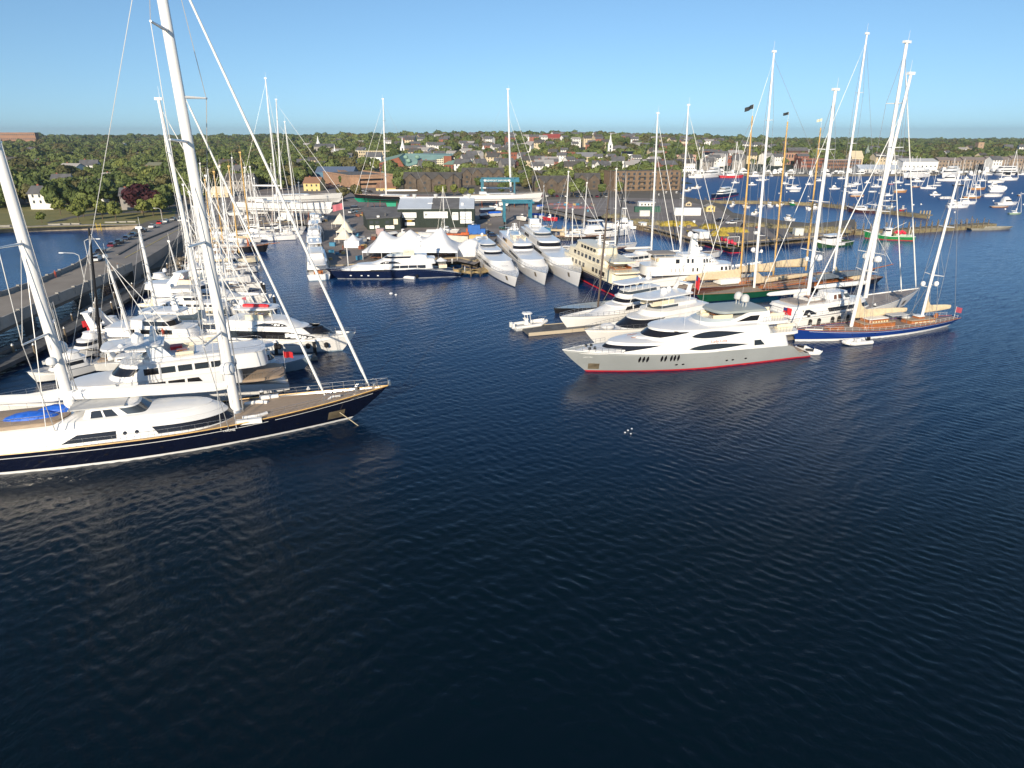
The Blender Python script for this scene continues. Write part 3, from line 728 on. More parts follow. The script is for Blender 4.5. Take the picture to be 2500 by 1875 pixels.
# ================================================================ dark blue ketch, near edge of the basin
def ketch_dark():
    r, L = boat('sailing_yacht', 'huge dark navy ketch with teak deck, long white deckhouse and blue covered tenders', (947, 941, 4.3), (-215, 1108, 2.3), 'sailing yacht')
    h = Hull(L, 10.2, 2.6, 2.7, 4.3, ovb=6.5, ovs=1.5, tw=.6, m=.42, pd=2.2, pw=1.7, bul=.25, flare=.88)
    o, d = hullparts(r, h, navy, teak, raild=spar, rr=.085)
    part('boot_stripe', h.strip(-.05, .3, .02), gel, o); part('sheer_stripe', h.strip(-.62, -.54, .02, .0, .72, True), gel, o)
    part('sheer_stripe', h.strip(-.62, -.54, .02, .735, .97, True), gel, o)
    for w_ in win(h, L / 2 - 8.6, L / 2 - 6.4, .75, 2.0, 'slant', .25): part('anchor_pocket', w_, mat('steel_pocket', (.25, .2, .13), .4, .5, var=.3, scale=1), o, False)
    line(r, [(L / 2 - 6.9, -1.2, 1.6), (L / 2 - 4.2, -3.2, -.4)], .06)
    for x in (-14, -7, -1, 5, 11, 15):
        for q in win(h, x, x + .45, 1.15, 1.4, 'eye', off=.03): part('porthole', q, glass, o, False)
    text('TRIUNE', .45, (7.0, -h.at(7.0, 2.25) - .07, 2.3), (pi / 2, 0, 0), signw, r, 'hull_lettering')
    zd = lambda x: h.topz(x) - .25
    # long deckhouse, rounded at the fore end
    c1 = Cabin(-L * .42, 8.0, 4.1, 2.35, 4.1, rf=1.6, rr=.5, nose=6.5, inset=.75, e=2.0, crown=.3, lip=-.02)
    part('deckhouse', c1.mesh(), gel, r, ang=60)
    part('deckhouse_window', c1.band(.515, .25, .74, wrap=True, a1=1.), glass, r, False)
    for x0, x1 in ((-11.5, -5.6),):
        for q in win(c1, x0, x1, 2.8, 3.65, 'aft', .3): part('deckhouse_window', q, glass, r, False)
    for x in (-4.9, -3.6):
        for q in win(c1, x, x + .5, 3.05, 3.5, 'eye'): part('porthole', q, glass, r, False)
    # raised roof and pilot house
    c2 = Cabin(-L * .40, 6.4, 3.35, 4.1, 4.85, rf=1.3, rr=.4, nose=6.5, inset=.6, e=2.0, crown=.3, lip=-.01)
    part('coachroof', c2.mesh(), white, r, ang=60)
    c3 = Cabin(-9.4, -1.6, 2.4, 4.85, 6.15, rf=1.7, rr=.6, nose=1.6, inset=.35, e=3, crown=.15, lip=.05)
    part('pilothouse', c3.mesh(), white, r, ang=50)
    part('pilothouse_window', c3.band(.50, .25, .85), glass2, r, False)
    for a0, a1 in ((.2, .3), (.32, .42)): part('pilothouse_window', c3.band(a0, .2, .85, wrap=False, a1=a1), glass, r, False)
    bi = MB(); bi.bx(-10.4, -4.4, -2.55, 2.55, 6.35, 6.48); part('bimini_roof', bi, lgrey, r, False)
    # flybridge well aft with the boat under a blue cover
    fb = Cabin(-L * .385, -10.6, 2.9, 4.95, 5.35, rf=.3, rr=.2, nose=2.5, inset=.1, e=2.2); part('flybridge_coaming', fb.mesh(), teak, r); crail(r, fb, 1, .8)
    for k, (x, y, rr_, sx) in enumerate(((-14.8, -.9, 1.0, 3.0), (-12.6, .6, .95, 2.2))):
        mb = MB()
        for j in range(2): pass
        rg = []
        for t in (-1, -.85, -.5, 0, .5, .85, 1):
            q = max(.05, (1 - t * t) ** .6); rg.append([(x + sx * t, y + rr_ * q * cos(a), 5.4 + .95 * q * max(0, sin(a))) for a in [2 * pi * i / 10 for i in range(10)]])
        part('covered_tender', mb.loft(rg), bluet, r)
    # cockpit, deck furniture forward
    ck = MB(); ck.bx(8.4, 11.6, -2.4, 2.4, 2.6, 2.72); part('foredeck_well', ck, lgrey, r, False)
    for sg in (1, -1): st = MB().path([(8.6, sg * 2.5, 2.95), (10.4, sg * 2.6, 3.0), (11.6, sg * 1.9, 3.0)], .28, 6); part('bench', st, white, r)
    bxs = MB()
    bxs.bx(8.0, 11.0, -4.35, -3.75, 2.75, 3.35); part('deck_box', bxs, white, r, False)
    b2 = MB(); b2.bx(10.5, 13, 3.6, 4.1, 2.8, 3.35); part('deck_box', b2, white, r, False)
    b3 = MB(); b3.path([(19.2, -.4, 3.2), (20.0, -.5, 3.75), (21.2, -.6, 3.8)], .14, 6); part('crane_arm', b3, white, r)
    for x in (23.4, 25.9, 28.0):
        wn = MB(); wn.tube((x, .8, zd(x)), (x, .8, zd(x) + .7), .3, .22, 10); part('windlass', wn, metalm, r)
    lines_ = MB()
    for k in range(7): y = -2.2 + k * .7; lines_.tube((22.4, y, zd(23) + .06), (24 + k * .5, y * .6, zd(24) + .06), .04, .04, 4)
    part('deck_lines', lines_, metalm, r, False)
    stanchions(r, h, .95, .04, .86, n=30, inset=.12, rr=.022)
    # raised pulpit forward
    stanchions(r, h, 1.15, .84, 1.0, n=6, inset=.1, rr=.045, name='pulpit')
    # masts
    b1 = (*P(577, 1008, 2.6), 2.6); t1 = PY(350, -260, b1[1]); b2_ = (*P(178, 1010, 4.9), 4.9); t2 = PY(-95, 60, b2_[1])
    lb1 = Vector(loc_of(r, b1)); lt1 = Vector(loc_of(r, t1))
    rig(r, (b1[0], b1[1], 2.5), t1, r0=.56, r1=.46, spr=4, sprw=7.4, chain=4.6, fore=[((L / 2 - 2.6, 0, 4.6), .985, .21), ((L / 2 - 8.6, 0, 3.9), .70, .19)],
        boom=(20.5, -1, .62, .9, 4.1), domes=((.105, 1.5, .95, 1.5, 1), (.105, -1.5, .95, 1.5, 1)), shr=.05, sprr=.2, head=False)
    rig(r, (b2_[0], b2_[1], 4.8), t2, r0=.56, r1=.42, spr=3, sprw=5.6, chain=4.3, boom=(14, -1, .48, .9, 2.4), domes=((.175, 1.6, .9, 1.4, 1), (.165, -2.0, .6, .9, 1)), shr=.05, sprr=.17, head=False)
    A_ = Vector(b1); B2 = Vector(t1); Ym = b1[1]
    part('running_backstay', MB().tube(loc_of(r, A_.lerp(B2, .97)), loc_of(r, (*P(152, 990, 4.9), 4.9)), .045, .045, 4), wire, r, False)
    part('forestay', MB().tube(loc_of(r, PY(428, -60, Ym)), loc_of(r, PY(503, 238, Ym + 2)), .05, .05, 4), wire, r, False)
    part('spreader', MB().tube(loc_of(r, PY(446, 237, Ym)), loc_of(r, PY(506, 240, Ym + 2)), .17, .09, 6), white, r, False)
    part('shroud', MB().tube(loc_of(r, PY(504, 240, Ym + 2)), loc_of(r, PY(506, 470, Ym + 3)), .06, .06, 4).tube(loc_of(r, PY(506, 470, Ym + 3)), loc_of(r, (*P(560, 975, 2.8), 2.8)), .05, .05, 4), wire, r, False)
    mc = MB()
    for bb in (b1, b2_):
        q = loc_of(r, bb); mc = MB(); mc.tube((q[0], q[1], q[2] - .3), (q[0], q[1], q[2] + .5), 1.0, .8, 14); part('mast_collar', mc, metalm, r)
        x_ = MB(); 
        for sg in (1, -1): x_.tube((q[0] + .9, q[1] + sg * .35, q[2]), (q[0] + .75, q[1] + sg * .35, q[2] + 14), .05, .05, 5)
        part('halyard', x_, wire, r, False)
    return r, h
KD, KDh = ketch_dark()

# ================================================================ silver motor yacht
def silver_yacht():
    r, L = boat('motor_yacht', 'large silver hulled motor yacht with white superstructure, eye shaped windows and red waterline', (1373, 858, 3.9), (1957, 843, .9), 'motor yacht')
    h = Hull(L, 9.9, 2.5, 3.2, 4.7, ovb=5.2, ovs=-1.6, tw=.86, m=.5, pd=2.4, pw=1.5, bul=.35, flare=.84)
    
    h.cut = 1.9
    def sheer(t):                                        # low swim deck, then a quick rise to the bulwark
        if t < .03: return 1.0
        if t < .10: return lerp(1.0, 2.8, sstep((t - .03) / .07))
        if t < .42: return lerp(2.8, 3.1, (t - .10) / .32)
        if t < .60: return lerp(3.1, 3.35, sstep((t - .42) / .18))
        return lerp(3.35, 4.2, (t - .6) / .4)
    h.sheer = sheer
    h.ts = lambda n=30: [0, .015, .03, .045, .06, .08, .10] + [.10 + .75 * i / 20 for i in range(1, 21)] + [.85 + .15 * sin(pi / 2 * i / 8) for i in range(1, 9)]
    o = part('hull', h.mesh(9), silver, r, ang=50); part('deck', h.deck(.3, t0=.0), gel, r)
    part('boot_stripe', h.strip(-.1, .28, .02), red, o)
    part('hull_line', h.strip(1.75, 1.79, .02, .09, .70), grey, o)
    part('cap_rail', h.rail(.07, 0, .42, 1), white, o)
    X = lambda f: -L / 2 + f * L
    for x in (11.3, 10.65, 10.0, 7.6, 6.95, 5.95, 5.35, 4.7):
        for q in win(h, x - .23, x + .23, 1.95, 3.15, 'eye', off=.03, n=12): part('oval_porthole', q, glass, o, False)
    for f in (.60, .575, .40, .375, .32):
        for q in win(h, X(f) - .3, X(f) + .3, 1.05, 1.35, 'eye', off=.03): part('porthole', q, glass, o, False)
    for f0 in (.44, .47, .50, .53, .33, .36, .39, .28, .25, .22):
        for q in win(h, X(f0), X(f0) + .75, 2.05, 2.15, off=.025): part('hull_vent', q, grey, o, False)
    for q in win(h, X(.868), X(.905), .55, 1.7, 'slant', .15): part('anchor_pocket', q, MAT['steel_pocket'], o, False)
    # forward deck house (long low white house running to the fore deck)
    c1 = Cabin(X(.13), 18.0, 4.6, 2.8, 5.0, rf=2.6, rr=.6, nose=15., inset=.45, e=1.85, crown=.25, lip=.05, tail=.8)
    part('main_deck_house', c1.mesh(), white, r, ang=60)
    part('saloon_window', c1.band(.69, .34, .84, taper=.5), glass, r, False)
    for q in win(c1, -9.0, 2.7, 3.35, 4.3, 'eyef', n=16): part('saloon_window', q, glass, r, False)
    for q in win(c1, -12.0, -9.9, 3.4, 4.3, 'aft', .4): part('side_window', q, glass, r, False)
    fc = Cabin(13.5, 21.6, 3.0, 3.65, 3.95, rf=1.5, rr=.3, nose=7, inset=.5, e=1.8, crown=.1, lip=0); part('foredeck_trunk', fc.mesh(), gel, r, ang=60)
    c1b = Cabin(3, 15, 3.5, 5.05, 5.35, rf=4, rr=0, nose=8, inset=1.0, e=1.9, crown=.2, lip=-.02); part('foredeck_roof', c1b.mesh(), gel, r, ang=60)
    for sy in (.9, -1.7):
        t_ = MB(); t_.tube((4.5, sy, 5.6), (11.5, sy * .6, 5.45), .05, .05, 4); part('handrail', t_, wood, r, False)
    # upper house
    c2 = Cabin(X(.20), 10.2, 4.15, 5.0, 6.9, rf=2.6, rr=1.0, nose=7., inset=.45, e=2.0, crown=.35, lip=.45, tail=.8)
    part('upper_deck_house', c2.mesh(), white, r, ang=60)
    part('wheelhouse_window', c2.band(.60, .36, .84, taper=.45), glass, r, False)
    for q in win(c2, -8.2, 2.2, 5.3, 6.4, 'eyef', n=16): part('upper_window', q, glass, r, False)
    for q in win(c2, 2.9, 5.0, 6.35, 6.7, 'aft', .8): part('upper_window', q, glass, r, False)
    for x0, x1, w_, z in ((.085, .25, 4.4, 4.75), (.13, .28, 4.0, 6.75)):
        cb = Cabin(X(x0), X(x1), w_, z, z + .45, rf=.2, rr=.1, nose=1, inset=0, e=3, crown=.02, lip=.02, tail=1.8); part('aft_deck_overhang', cb.mesh(), white, r); crail(r, cb, 1, .85, 0, .55)
    seats(r, X(.10), X(.17), 2.2, 5.25); seats(r, X(.14), X(.2), 1.8, 7.25)
    # flybridge: well, windscreen, sloping side wings and hard top
    fly = Cabin(X(.21), X(.52), 3.4, 7.0, 7.6, rf=1.2, rr=.3, nose=3., inset=.25, e=2.2, crown=.05, lip=.05); part('flybridge', fly.mesh(), white, r, ang=60)
    part('flybridge_screen', fly.band(.45, 1.05, 1.9, off=0), mat('clear_screen', (.45, .5, .52), .1, spec=.8), r, False)
    seats(r, X(.36), X(.44), 1.7, 7.65, cream)
    wg = MB()
    for sg in (1, -1):
        y = sg * 3.2
        wg.add([(X(.21), y, 7.1), (X(.42), y, 7.1), (X(.30), y * .92, 9.0), (X(.22), y * .92, 9.0), (X(.21), y - sg * .25, 7.1), (X(.42), y - sg * .25, 7.1), (X(.30), y * .92 - sg * .25, 9.0), (X(.22), y * .92 - sg * .25, 9.0)],
               [(0, 1, 2, 3), (7, 6, 5, 4), (0, 4, 5, 1), (1, 5, 6, 2), (2, 6, 7, 3), (3, 7, 4, 0)])
    part('flybridge_wing', wg, white, r, False)
    for sg in (1, -1):
        y = sg * 3.13; g = MB(); g.quad((X(.27), y + sg * .1, 7.45), (X(.36), y + sg * .1, 7.5), (X(.30), y + sg * .04, 8.35), (X(.262), y + sg * .03, 8.35)); part('wing_window', g, glass, r, False)
    ht = Cabin(X(.22), X(.44), 3.25, 9.0, 9.25, rf=.4, rr=.3, nose=2.2, inset=.2, e=2.6, crown=.15, lip=.05, tail=.8); part('hard_top', ht.mesh(), mat('silver_grey_top', (.34, .37, .36), .4, var=.05, scale=.5), r)
    for y in (1.0, -1.0):
        lg = MB()
        for a in range(4): lg.tube((X(.30) + .35 * cos(a * pi / 2), y + .35 * sin(a * pi / 2), 9.25), (X(.30) + .35 * cos(a * pi / 2), y + .35 * sin(a * pi / 2), 10.3), .05, .05, 4)
        dd = part('radar_dome', MB().dome((X(.30), y, 10.3), .72, 1.35), lgrey, r); part('dome_frame', lg, lgrey, dd, False)
    antenna(r, [(X(.60), -2.2, 7.0, 6.0), (X(.555), 2.0, 7.0, 5.6), (X(.50), 2.6, 7.0, 5.9), (X(.30), 0, 9.3, 3.4)])
    # bow gear
    for x in (X(.885), X(.905)):
        for sy in (.8, -.8): g = MB(); g.tube((x, sy, 3.8), (x, sy, 4.5), .3, .22, 8); part('windlass', g, black, r)
    stanchions(r, h, .8, .80, 1.0, n=9, inset=.2, rr=.025, name='bow_rail')
    text('Lady Lola', .62, (-3.0, c1.wid(-3.0, 4.65) + .07, 4.68), (pi / 2 - .2, 0, pi), mat('grey_red_lettering', (.30, .06, .05), .5), r, 'name_lettering', .01, 1.3)
    text('LADY LOLA', .32, (X(.915), h.at(X(.915), 3.0) + .12, 3.0), (pi / 2 + .35, 0, pi - .22), signw, r, 'bow_lettering')
    # swim platform fittings and boarding ladder
    g = MB()
    for i in range(6): g.tube((-L / 2 + 2.3 + .25 * i, -2.2 + .8 * i, 1.0), (-L / 2 + 2.3 + .25 * i, -2.2 + .8 * i, 1.9), .035, .035, 4)
    part('platform_rail', g, metalm, r, False)
    tk = MB(); tk.bx(-L / 2 + 2.0, -L / 2 + 4.2, -3.2, 3.2, .95, 1.03); part('swim_platform', tk, teak, r, False)
    flagpart(r, (X(.11), 0, 7.2), 2.0, 1.3, flagr, pole=2.2, cross=flagb)
    return r, h
SY, SYh = silver_yacht()

# ================================================================ royal blue ketch
def blue_ketch():
    r, L = boat('sailing_yacht', 'royal blue classic ketch with varnished cabin tops and beige stowed sails', (2336, 768, 2.0), (1937, 806, 2.3), 'sailing yacht')
    # the plumb, higher end lies to the west; the counter to the east
    r.rotation_euler.z += pi
    h = Hull(L, 7.2, 1.6, 1.5, 2.5, ovb=1.1, ovs=4.6, tw=.30, m=.5, pd=2.1, pw=1.9, bul=.18, flare=.86)
    o, d = hullparts(r, h, royal, mat('grey_brown_teak', (.27, .20, .16), .7, var=.12, scale=3, stretch=(.4, 3, 1)), gel, (-.1, .42), raild=wood, rr=.07)
    part('sheer_stripe', h.strip(-.3, -.25, .02, .05, .93, True), gel, o)
    for x in (-9, -3, 4, 9):
        for q in win(h, x, x + .3, .95, 1.15, 'eye', off=.03): part('porthole', q, glass, o, False)
    def house(x0, x1, w_, z0, z1, top, nose=.5, nw=0):
        c = Cabin(x0, x1, w_, z0, z1, rf=.25, rr=.1, nose=nose, inset=.12, e=4, crown=.08, lip=.06, tail=.3)
        hh = part('cabin_trunk', c.mesh(), wood, r, ang=30)
        tp = Cabin(x0 - .05, x1 - .1, w_ - .1, z1 + .12, z1 + .2, rf=.1, rr=.1, nose=nose, inset=.1, e=4, crown=.06, lip=0, tail=.3); part('cabin_top', tp.mesh(), top, r)
        if nw: wins(c, x0 + .5, x1 - .6, lerp(z0, z1, .3), lerp(z0, z1, .75), nw, .25, mat('cream_blind', (.6, .5, .3), .6), hh)
        return c
    house(-2.9, 5.2, 1.7, 1.35, 2.25, teak, nw=0); house(-1.2, 4.0, 1.45, 2.3, 3.05, gel, nw=6)
    house(9.2, 13.2, 1.0, 1.6, 2.0, wood); house(-13.6, -7.0, 1.5, 1.35, 1.9, teak, nw=5); house(-11.2, -9.2, 1.0, 2.0, 2.5, gel)
    dg = MB(); dg.bx(-5.6, -1.4, -1.7, 1.7, 3.6, 3.72); part('awning', dg, lgrey, r, False)
    ps = MB()
    for x in (-5.4, -1.6):
        for y in (1.6, -1.6): ps.tube((x, y, 1.4), (x, y, 3.6), .05, .05, 5)
    part('awning_post', ps, metalm, r, False)
    wh = MB(); wh.tube((-15.0, -.03, 2.2), (-15.0, .03, 2.2), .6, .6, 14); part('steering_wheel', wh, wood, r)
    cov = MB(); cov.sph((-8.0, -1.0, 2.2), .9, .5, 10); part('covered_tender', cov, lgrey, r)
    b1 = (*P(2078, 797, 1.6), 1.6); t1 = PY(2224, 181, b1[1]); b2 = (*P(2248, 783, 1.6), 1.6); t2 = PY(2342, 422, b2[1])
    rig(r, b1, t1, r0=.36, r1=.26, spr=3, sprw=2.6, chain=3.0, fore=[((L / 2 - .6, 0, 2.7), .86, .13)], boom=(13.2, -1, .27, .25, 1.9), cover=(canvas, 4.6), cvm=canvas, shr=.03)
    rig(r, b2, t2, r0=.3, r1=.2, spr=2, sprw=2.2, chain=2.6, boom=(7.0, -1, .24, .3, 1.9), cover=(canvas, 4.2), cvm=canvas, domes=((.26, 1.3, .45, .8, 1), (.24, -1.6, .45, .8, 1)), aft=[(-L / 2 + .5, 0, 1.9)], shr=.03)
    stanchions(r, h, .7, .03, .98, n=26, inset=.1, rr=.02, m=white)
    flagpart(r, (-L / 2 + .6, 0, 2.6), 1.8, 1.1, mat('ensign', (.3, .05, .08), .8), pole=1.0)
    for sg in (1, -1): g = MB(); g.tube((L / 2 - 2, sg * .8, 2.5), (L / 2 - 5.5, sg * 1.5, 2.3), .1, .1, 6); part('spinnaker_pole', g, white, r)
    return r, h
BK, BKh = blue_ketch()
dinghy('white inflatable dinghy tied along the royal blue ketch', (2060, 842), (2118, 836), gel)

# ================================================================ white ketch between the blue ketch and the pier
def white_ketch():
    r, L = boat('sailing_yacht', 'big white ketch with long overhanging bow, curved white deckhouse and two tall masts', (2247, 702, 4.0), (1868, 778, 2.0), 'sailing yacht')
    h = Hull(L, 9.4, 2.2, 2.5, 4.0, ovb=5.5, ovs=1.2, tw=.62, m=.42, pd=2.2, pw=1.7, bul=.25, flare=.88)
    o, d = hullparts(r, h, white, mat('grey_teak', (.30, .26, .235), .7, var=.12, scale=3, stretch=(.4, 3, 1)), navy, (-.1, .15), raild=metalm, rr=.06)
    part('sheer_stripe', h.strip(-.5, -.44, .02, 0, .8, True), grey, o)
    for q in win(h, L / 2 - 8, L / 2 - 6.4, .9, 2.0, 'slant', .25): part('anchor_pocket', q, MAT['steel_pocket'], o, False)
    c1 = Cabin(-L * .42, 5.6, 3.5, 2.2, 3.9, rf=1.6, rr=.4, nose=5.5, inset=.7, e=2.0, crown=.3, lip=.0); part('deckhouse', c1.mesh(), white, r, ang=60)
    part('deckhouse_window', c1.band(.36, .25, .72, a1=.86, wrap=False), glass, r, False)
    for q in win(c1, -17, -13.2, 2.6, 3.6, 'fwd', .5): part('deckhouse_window', q, glass, r, False)
    c2 = Cabin(-L * .42, .5, 3.3, 3.95, 4.5, rf=2, rr=.3, nose=4., inset=.3, e=2.1, crown=.2); part('upper_deck', c2.mesh(), white, r, ang=60)
    fb = Cabin(-L * .38, -9, 2.6, 4.6, 4.9, rf=.2, rr=.2, nose=1.5, inset=.1); part('flybridge_coaming', fb.mesh(), MAT['grey_teak'], r); crail(r, fb, 1, .8)
    seats(r, -14.5, -11, 1.7, 5.0, gel)
    c3 = Cabin(-8.2, -1.2, 2.1, 4.5, 6.0, rf=1.3, rr=.4, nose=1.6, inset=.3, e=3, crown=.15, lip=.1); part('pilothouse', c3.mesh(), white, r, ang=50)
    part('pilothouse_window', c3.band(.5, .2, .8), glass2, r, False)
    for a0, a1 in ((.2, .28), (.32, .42)): part('pilothouse_window', c3.band(a0, .2, .8, wrap=False, a1=a1), mat('warm_glass', (.12, .05, .03), .2), r, False)
    b1 = (*P(2113, 727, 2.6), 2.6); t1 = PY(2214, 104, b1[1]); b2 = (*P(1972, 727, 4.6), 4.6); t2 = PY(2040, 220, b2[1])
    rig(r, b1, t1, r0=.5, r1=.34, spr=4, sprw=3.3, chain=4.0, fore=[((L / 2 - 1.6, 0, 4.1), .96, .15), ((L / 2 - 6.5, 0, 3.6), .70, .13)], boom=(16.5, -1, .42, .4, 3.6), domes=((.165, 1.5, .8, 1.3, 1), (.16, -1.5, .8, 1.3, 1)), shr=.035)
    rig(r, b2, t2, r0=.42, r1=.3, spr=3, sprw=3.0, chain=3.6, boom=(11.5, -1, .42, .3, 1.6), domes=((.2, -1.4, .75, 1.2, 1), (.19, 1.6, .45, .7, 1)), shr=.035)
    stanchions(r, h, .9, .03, .99, n=28, inset=.1)
    fenders(r, h, (.17, .22, .30, .34, .40), -1, wblack, 1.1, 1.7, .35)
    for q in ((1.1, -2.1, 0),): 
        g = MB(); g.tube((-L / 2 + 1.2, -1.0, 2.5), (-L / 2 + 1.2, 1.2, 2.6), .5, .5, 10); part('life_raft', g, redb, r)
    g = MB(); g.tube((-L / 2 + 3.2, -2.1, 2.6), (-L / 2 + 3.2, 2.1, 2.6), .42, .42, 10); part('life_raft', g, white, r)
    rr_ = MB()
    return r, h
WK, WKh = white_ketch()
# ================================================================ generic motor yacht: tiers are given as fractions of the length
def motor(label, bow, stern, B, fs, fm, fb, tiers, hm=None, dm=None, name='motor_yacht', cat='motor yacht', boot=None, ovb=3., wl=(), extra=None, group=None, hk=None, rail=True, stripe=None, bootz=(-.1, .22), raild=None):
    r, L = boat(name, label, bow, stern, cat, group)
    h = Hull(L, B, fs, fm, fb, ovb=ovb, **(hk or {}))
    o, d = hullparts(r, h, hm or white, dm or gel, boot or black, bootz, raild or metalm, .05, stripe)
    X = lambda f: -L / 2 + f * L
    cbs = []
    for t in tiers:
        f0, f1, w_, z0, z1 = t[:5]; k = t[5] if len(t) > 5 else {}
        kk = dict(rf=k.get('rf', 1.2), rr=k.get('rr', .3), nose=k.get('nose', 2.5), inset=k.get('inset', .3), e=k.get('e', 2.4), crown=k.get('crown', .15), lip=k.get('lip', .15), tail=k.get('tail', .5))
        c = Cabin(X(f0), X(f1), w_, z0, z1, **kk); cm = k.get('m', white)
        ho = part(k.get('n', 'deckhouse'), c.mesh(), cm, r, ang=55); cbs.append(c)
        if 'band' in k: a0, v0, v1 = k['band'][:3]; part('windscreen', c.band(a0, v0, v1, taper=k.get('taper', 0)), k.get('g', glass), r, False)
        for w_ in k.get('w', ()):        # (f0, f1, v0, v1, count, gap, shape)
            a, b, v0, v1, n_, gp, shp = w_
            wins(c, X(a), X(b), lerp(z0, z1, v0), lerp(z0, z1, v1), n_, gp, glass, r, shp)
        if k.get('rail'): crail(r, c, 1, .85, 0, k['rail'])
        if k.get('seats'): seats(r, X(k['seats'][0]), X(k['seats'][1]), c.w - 1.0, c.z1 + .12)
    for (f, z0, z1, n_, wd, gp, shp) in wl:  # hull windows
        for i in range(n_):
            for q in win(h, X(f) + i * (wd + gp), X(f) + i * (wd + gp) + wd, z0, z1, shp, .12, off=.03, n=8): part('hull_window', q, glass, o, False)
    if rail: stanchions(r, h, .75, .45, 1., n=14, inset=.12, rr=.025, name='bow_rail')
    if extra: extra(r, h, X, cbs)
    return r, h, X, cbs
def hardtop(r, x0, x1, w_, z, h_=1.9, m=None, posts=3, name='hard_top', nose=1.5):
    c = Cabin(x0, x1, w_, z + h_, z + h_ + .16, rf=.2, rr=.1, nose=nose, inset=.05, e=2.6, crown=.12, lip=.05, tail=.6); o = part(name, c.mesh(), m or white, r)
    ps = MB()
    for i in range(posts):
        for sg in (1, -1): x = lerp(x0 + .7, x1 - .8, i / max(1, posts - 1)); ps.tube((x + .3, sg * w_ * .85, z), (x, sg * w_ * .8, z + h_), .06, .05, 5)
    part('post', ps, white, o, False); return o
def bowgear(r, h, X):
    g = MB(); zb = h.topz(X(.9)) - h.bul
    for sg in (1, -1): g.tube((X(.9), sg * .5, zb), (X(.9), sg * .5, zb + .5), .2, .16, 8)
    part('windlass', g, metalm, r, False)
def anchor(r, h, x, z):
    for q in win(h, x, x + 1.1, z, z + 1.2, 'slant', .15): part('anchor_pocket', q, MAT['steel_pocket'], r, False)

# ---- white yacht lying behind the dark ketch (bow to the west)
def ex(r, h, X, cb):
    crail(r, cb[1], 1, .8, .0, .9); part('flybridge_screen', cb[2].band(.5, 1.0, 2.2, off=0), MAT['clear_screen'], r, False)
    arch(r, X(.42), 2.6, 7.0, 9.2, 3.2, .3, -1.2); hardtop(r, X(.42), X(.62), 2.7, 7.2, 2.1, name='flybridge_roof')
    domes(r, [(X(.50), -.5, 9.4, .8, 1.5), (X(.55), 1.6, 9.3, .4, .7)])
    seats(r, X(.32), X(.38), 2.0, 7.15); seats(r, X(.15), X(.22), 2.2, 4.85); radar_mast(r, X(.45), 0, 9.4, 2.2)
    g = MB(); g.bx(X(.36), X(.40), -2.4, -1.0, 7.2, 8.0); part('red_cushion', g, redb, r, False)
    antenna(r, [(X(.44), y, 9.3, 4.5) for y in (-1.8, 1.8)]); flagpart(r, (X(-.0), 0, 4.6), 1.6, 1.0, flagr, pole=2)
motor('white triple deck motor yacht with large radome and square side windows behind the dark ketch', (-40, 985, 3.4), (700, 925, 1.0), 8.4, 1.4, 3.0, 3.6,
      [(.16, .80, 3.7, 2.7, 4.75, dict(rf=2.5, nose=7, w=[(.30, .62, .35, .8, 5, .35, 'aft')], band=(.7, .45, .8))),
       (.06, .62, 3.5, 4.75, 6.95, dict(rf=2.2, nose=4.5, w=[(.22, .50, .35, .75, 5, .35, 'aft')], band=(.64, .35, .8), tail=2)),
       (.20, .52, 3.0, 6.95, 7.3, dict(rf=.5, nose=3.5, n='flybridge', tail=1.5, m=white)),
       (.0, .2, 3.7, 2.5, 2.8, dict(rf=.2, nose=.6, n='aft_deck', tail=3.2, m=teak, rail=.55))], extra=ex, ovb=4, hk=dict(tw=.8))
# ---- large white yacht with the long black window band
def ex(r, h, X, cb):
    for q in win(cb[0], X(.20), X(.78), 2.85, 4.15, 'fwd', .35, off=.04, n=16): part('window_band', q, glass, r, False)
    part('foredeck_windscreen', Cabin(X(.72), X(.84), 2.0, 3.6, 4.55, rf=1.6, rr=.2, nose=3.2, inset=.5).mesh(), glass, r)
    part('side_bar', h.strip(-1.2, -1.1, .03, .3, .8, True), grey, r, False)
    hardtop(r, X(.22), X(.50), 2.4, 5.95, 1.9, nose=3.5, name='flybridge_roof')
    kb = MB(); kb.path([(X(.28), -.9, 8.3), (X(.30), -.9, 8.4), (X(.43), -.9, 8.4), (X(.45), -.9, 8.3)], .33, 7); part('red_kayak', kb, redb, r)
    domes(r, [(X(.24), .9, 8.1, .55, 1.0), (X(.26), -1.4, 8.1, .35, .6)]); seats(r, X(.30), X(.42), 1.6, 6.0)
    fenders(r, h, (.55, .74, .86), -1, wblack, 1.6, 1.0, .42)
    for x in (.27, .29, .31):
        for q in win(h, X(x), X(x) + .5, 1.0, 1.5, 'eye'): part('porthole', q, glass, r, False)
motor('white motor yacht with a long black window band and a red kayak on its roof', (868, 806, 4.0), (515, 832, 1.2), 6.8, 1.6, 2.7, 3.7,
      [(.12, .86, 3.1, 2.5, 4.6, dict(rf=5.0, nose=6.5)),
       (.16, .66, 2.7, 4.6, 5.9, dict(rf=3.0, nose=4, w=[(.36, .58, .3, .75, 1, 0, 'low')], n='flybridge')),
       (.0, .14, 2.6, 2.0, 2.3, dict(rf=.1, nose=.3, n='cockpit', m=cream))], extra=ex, ovb=3.5, boot=bluegrey)
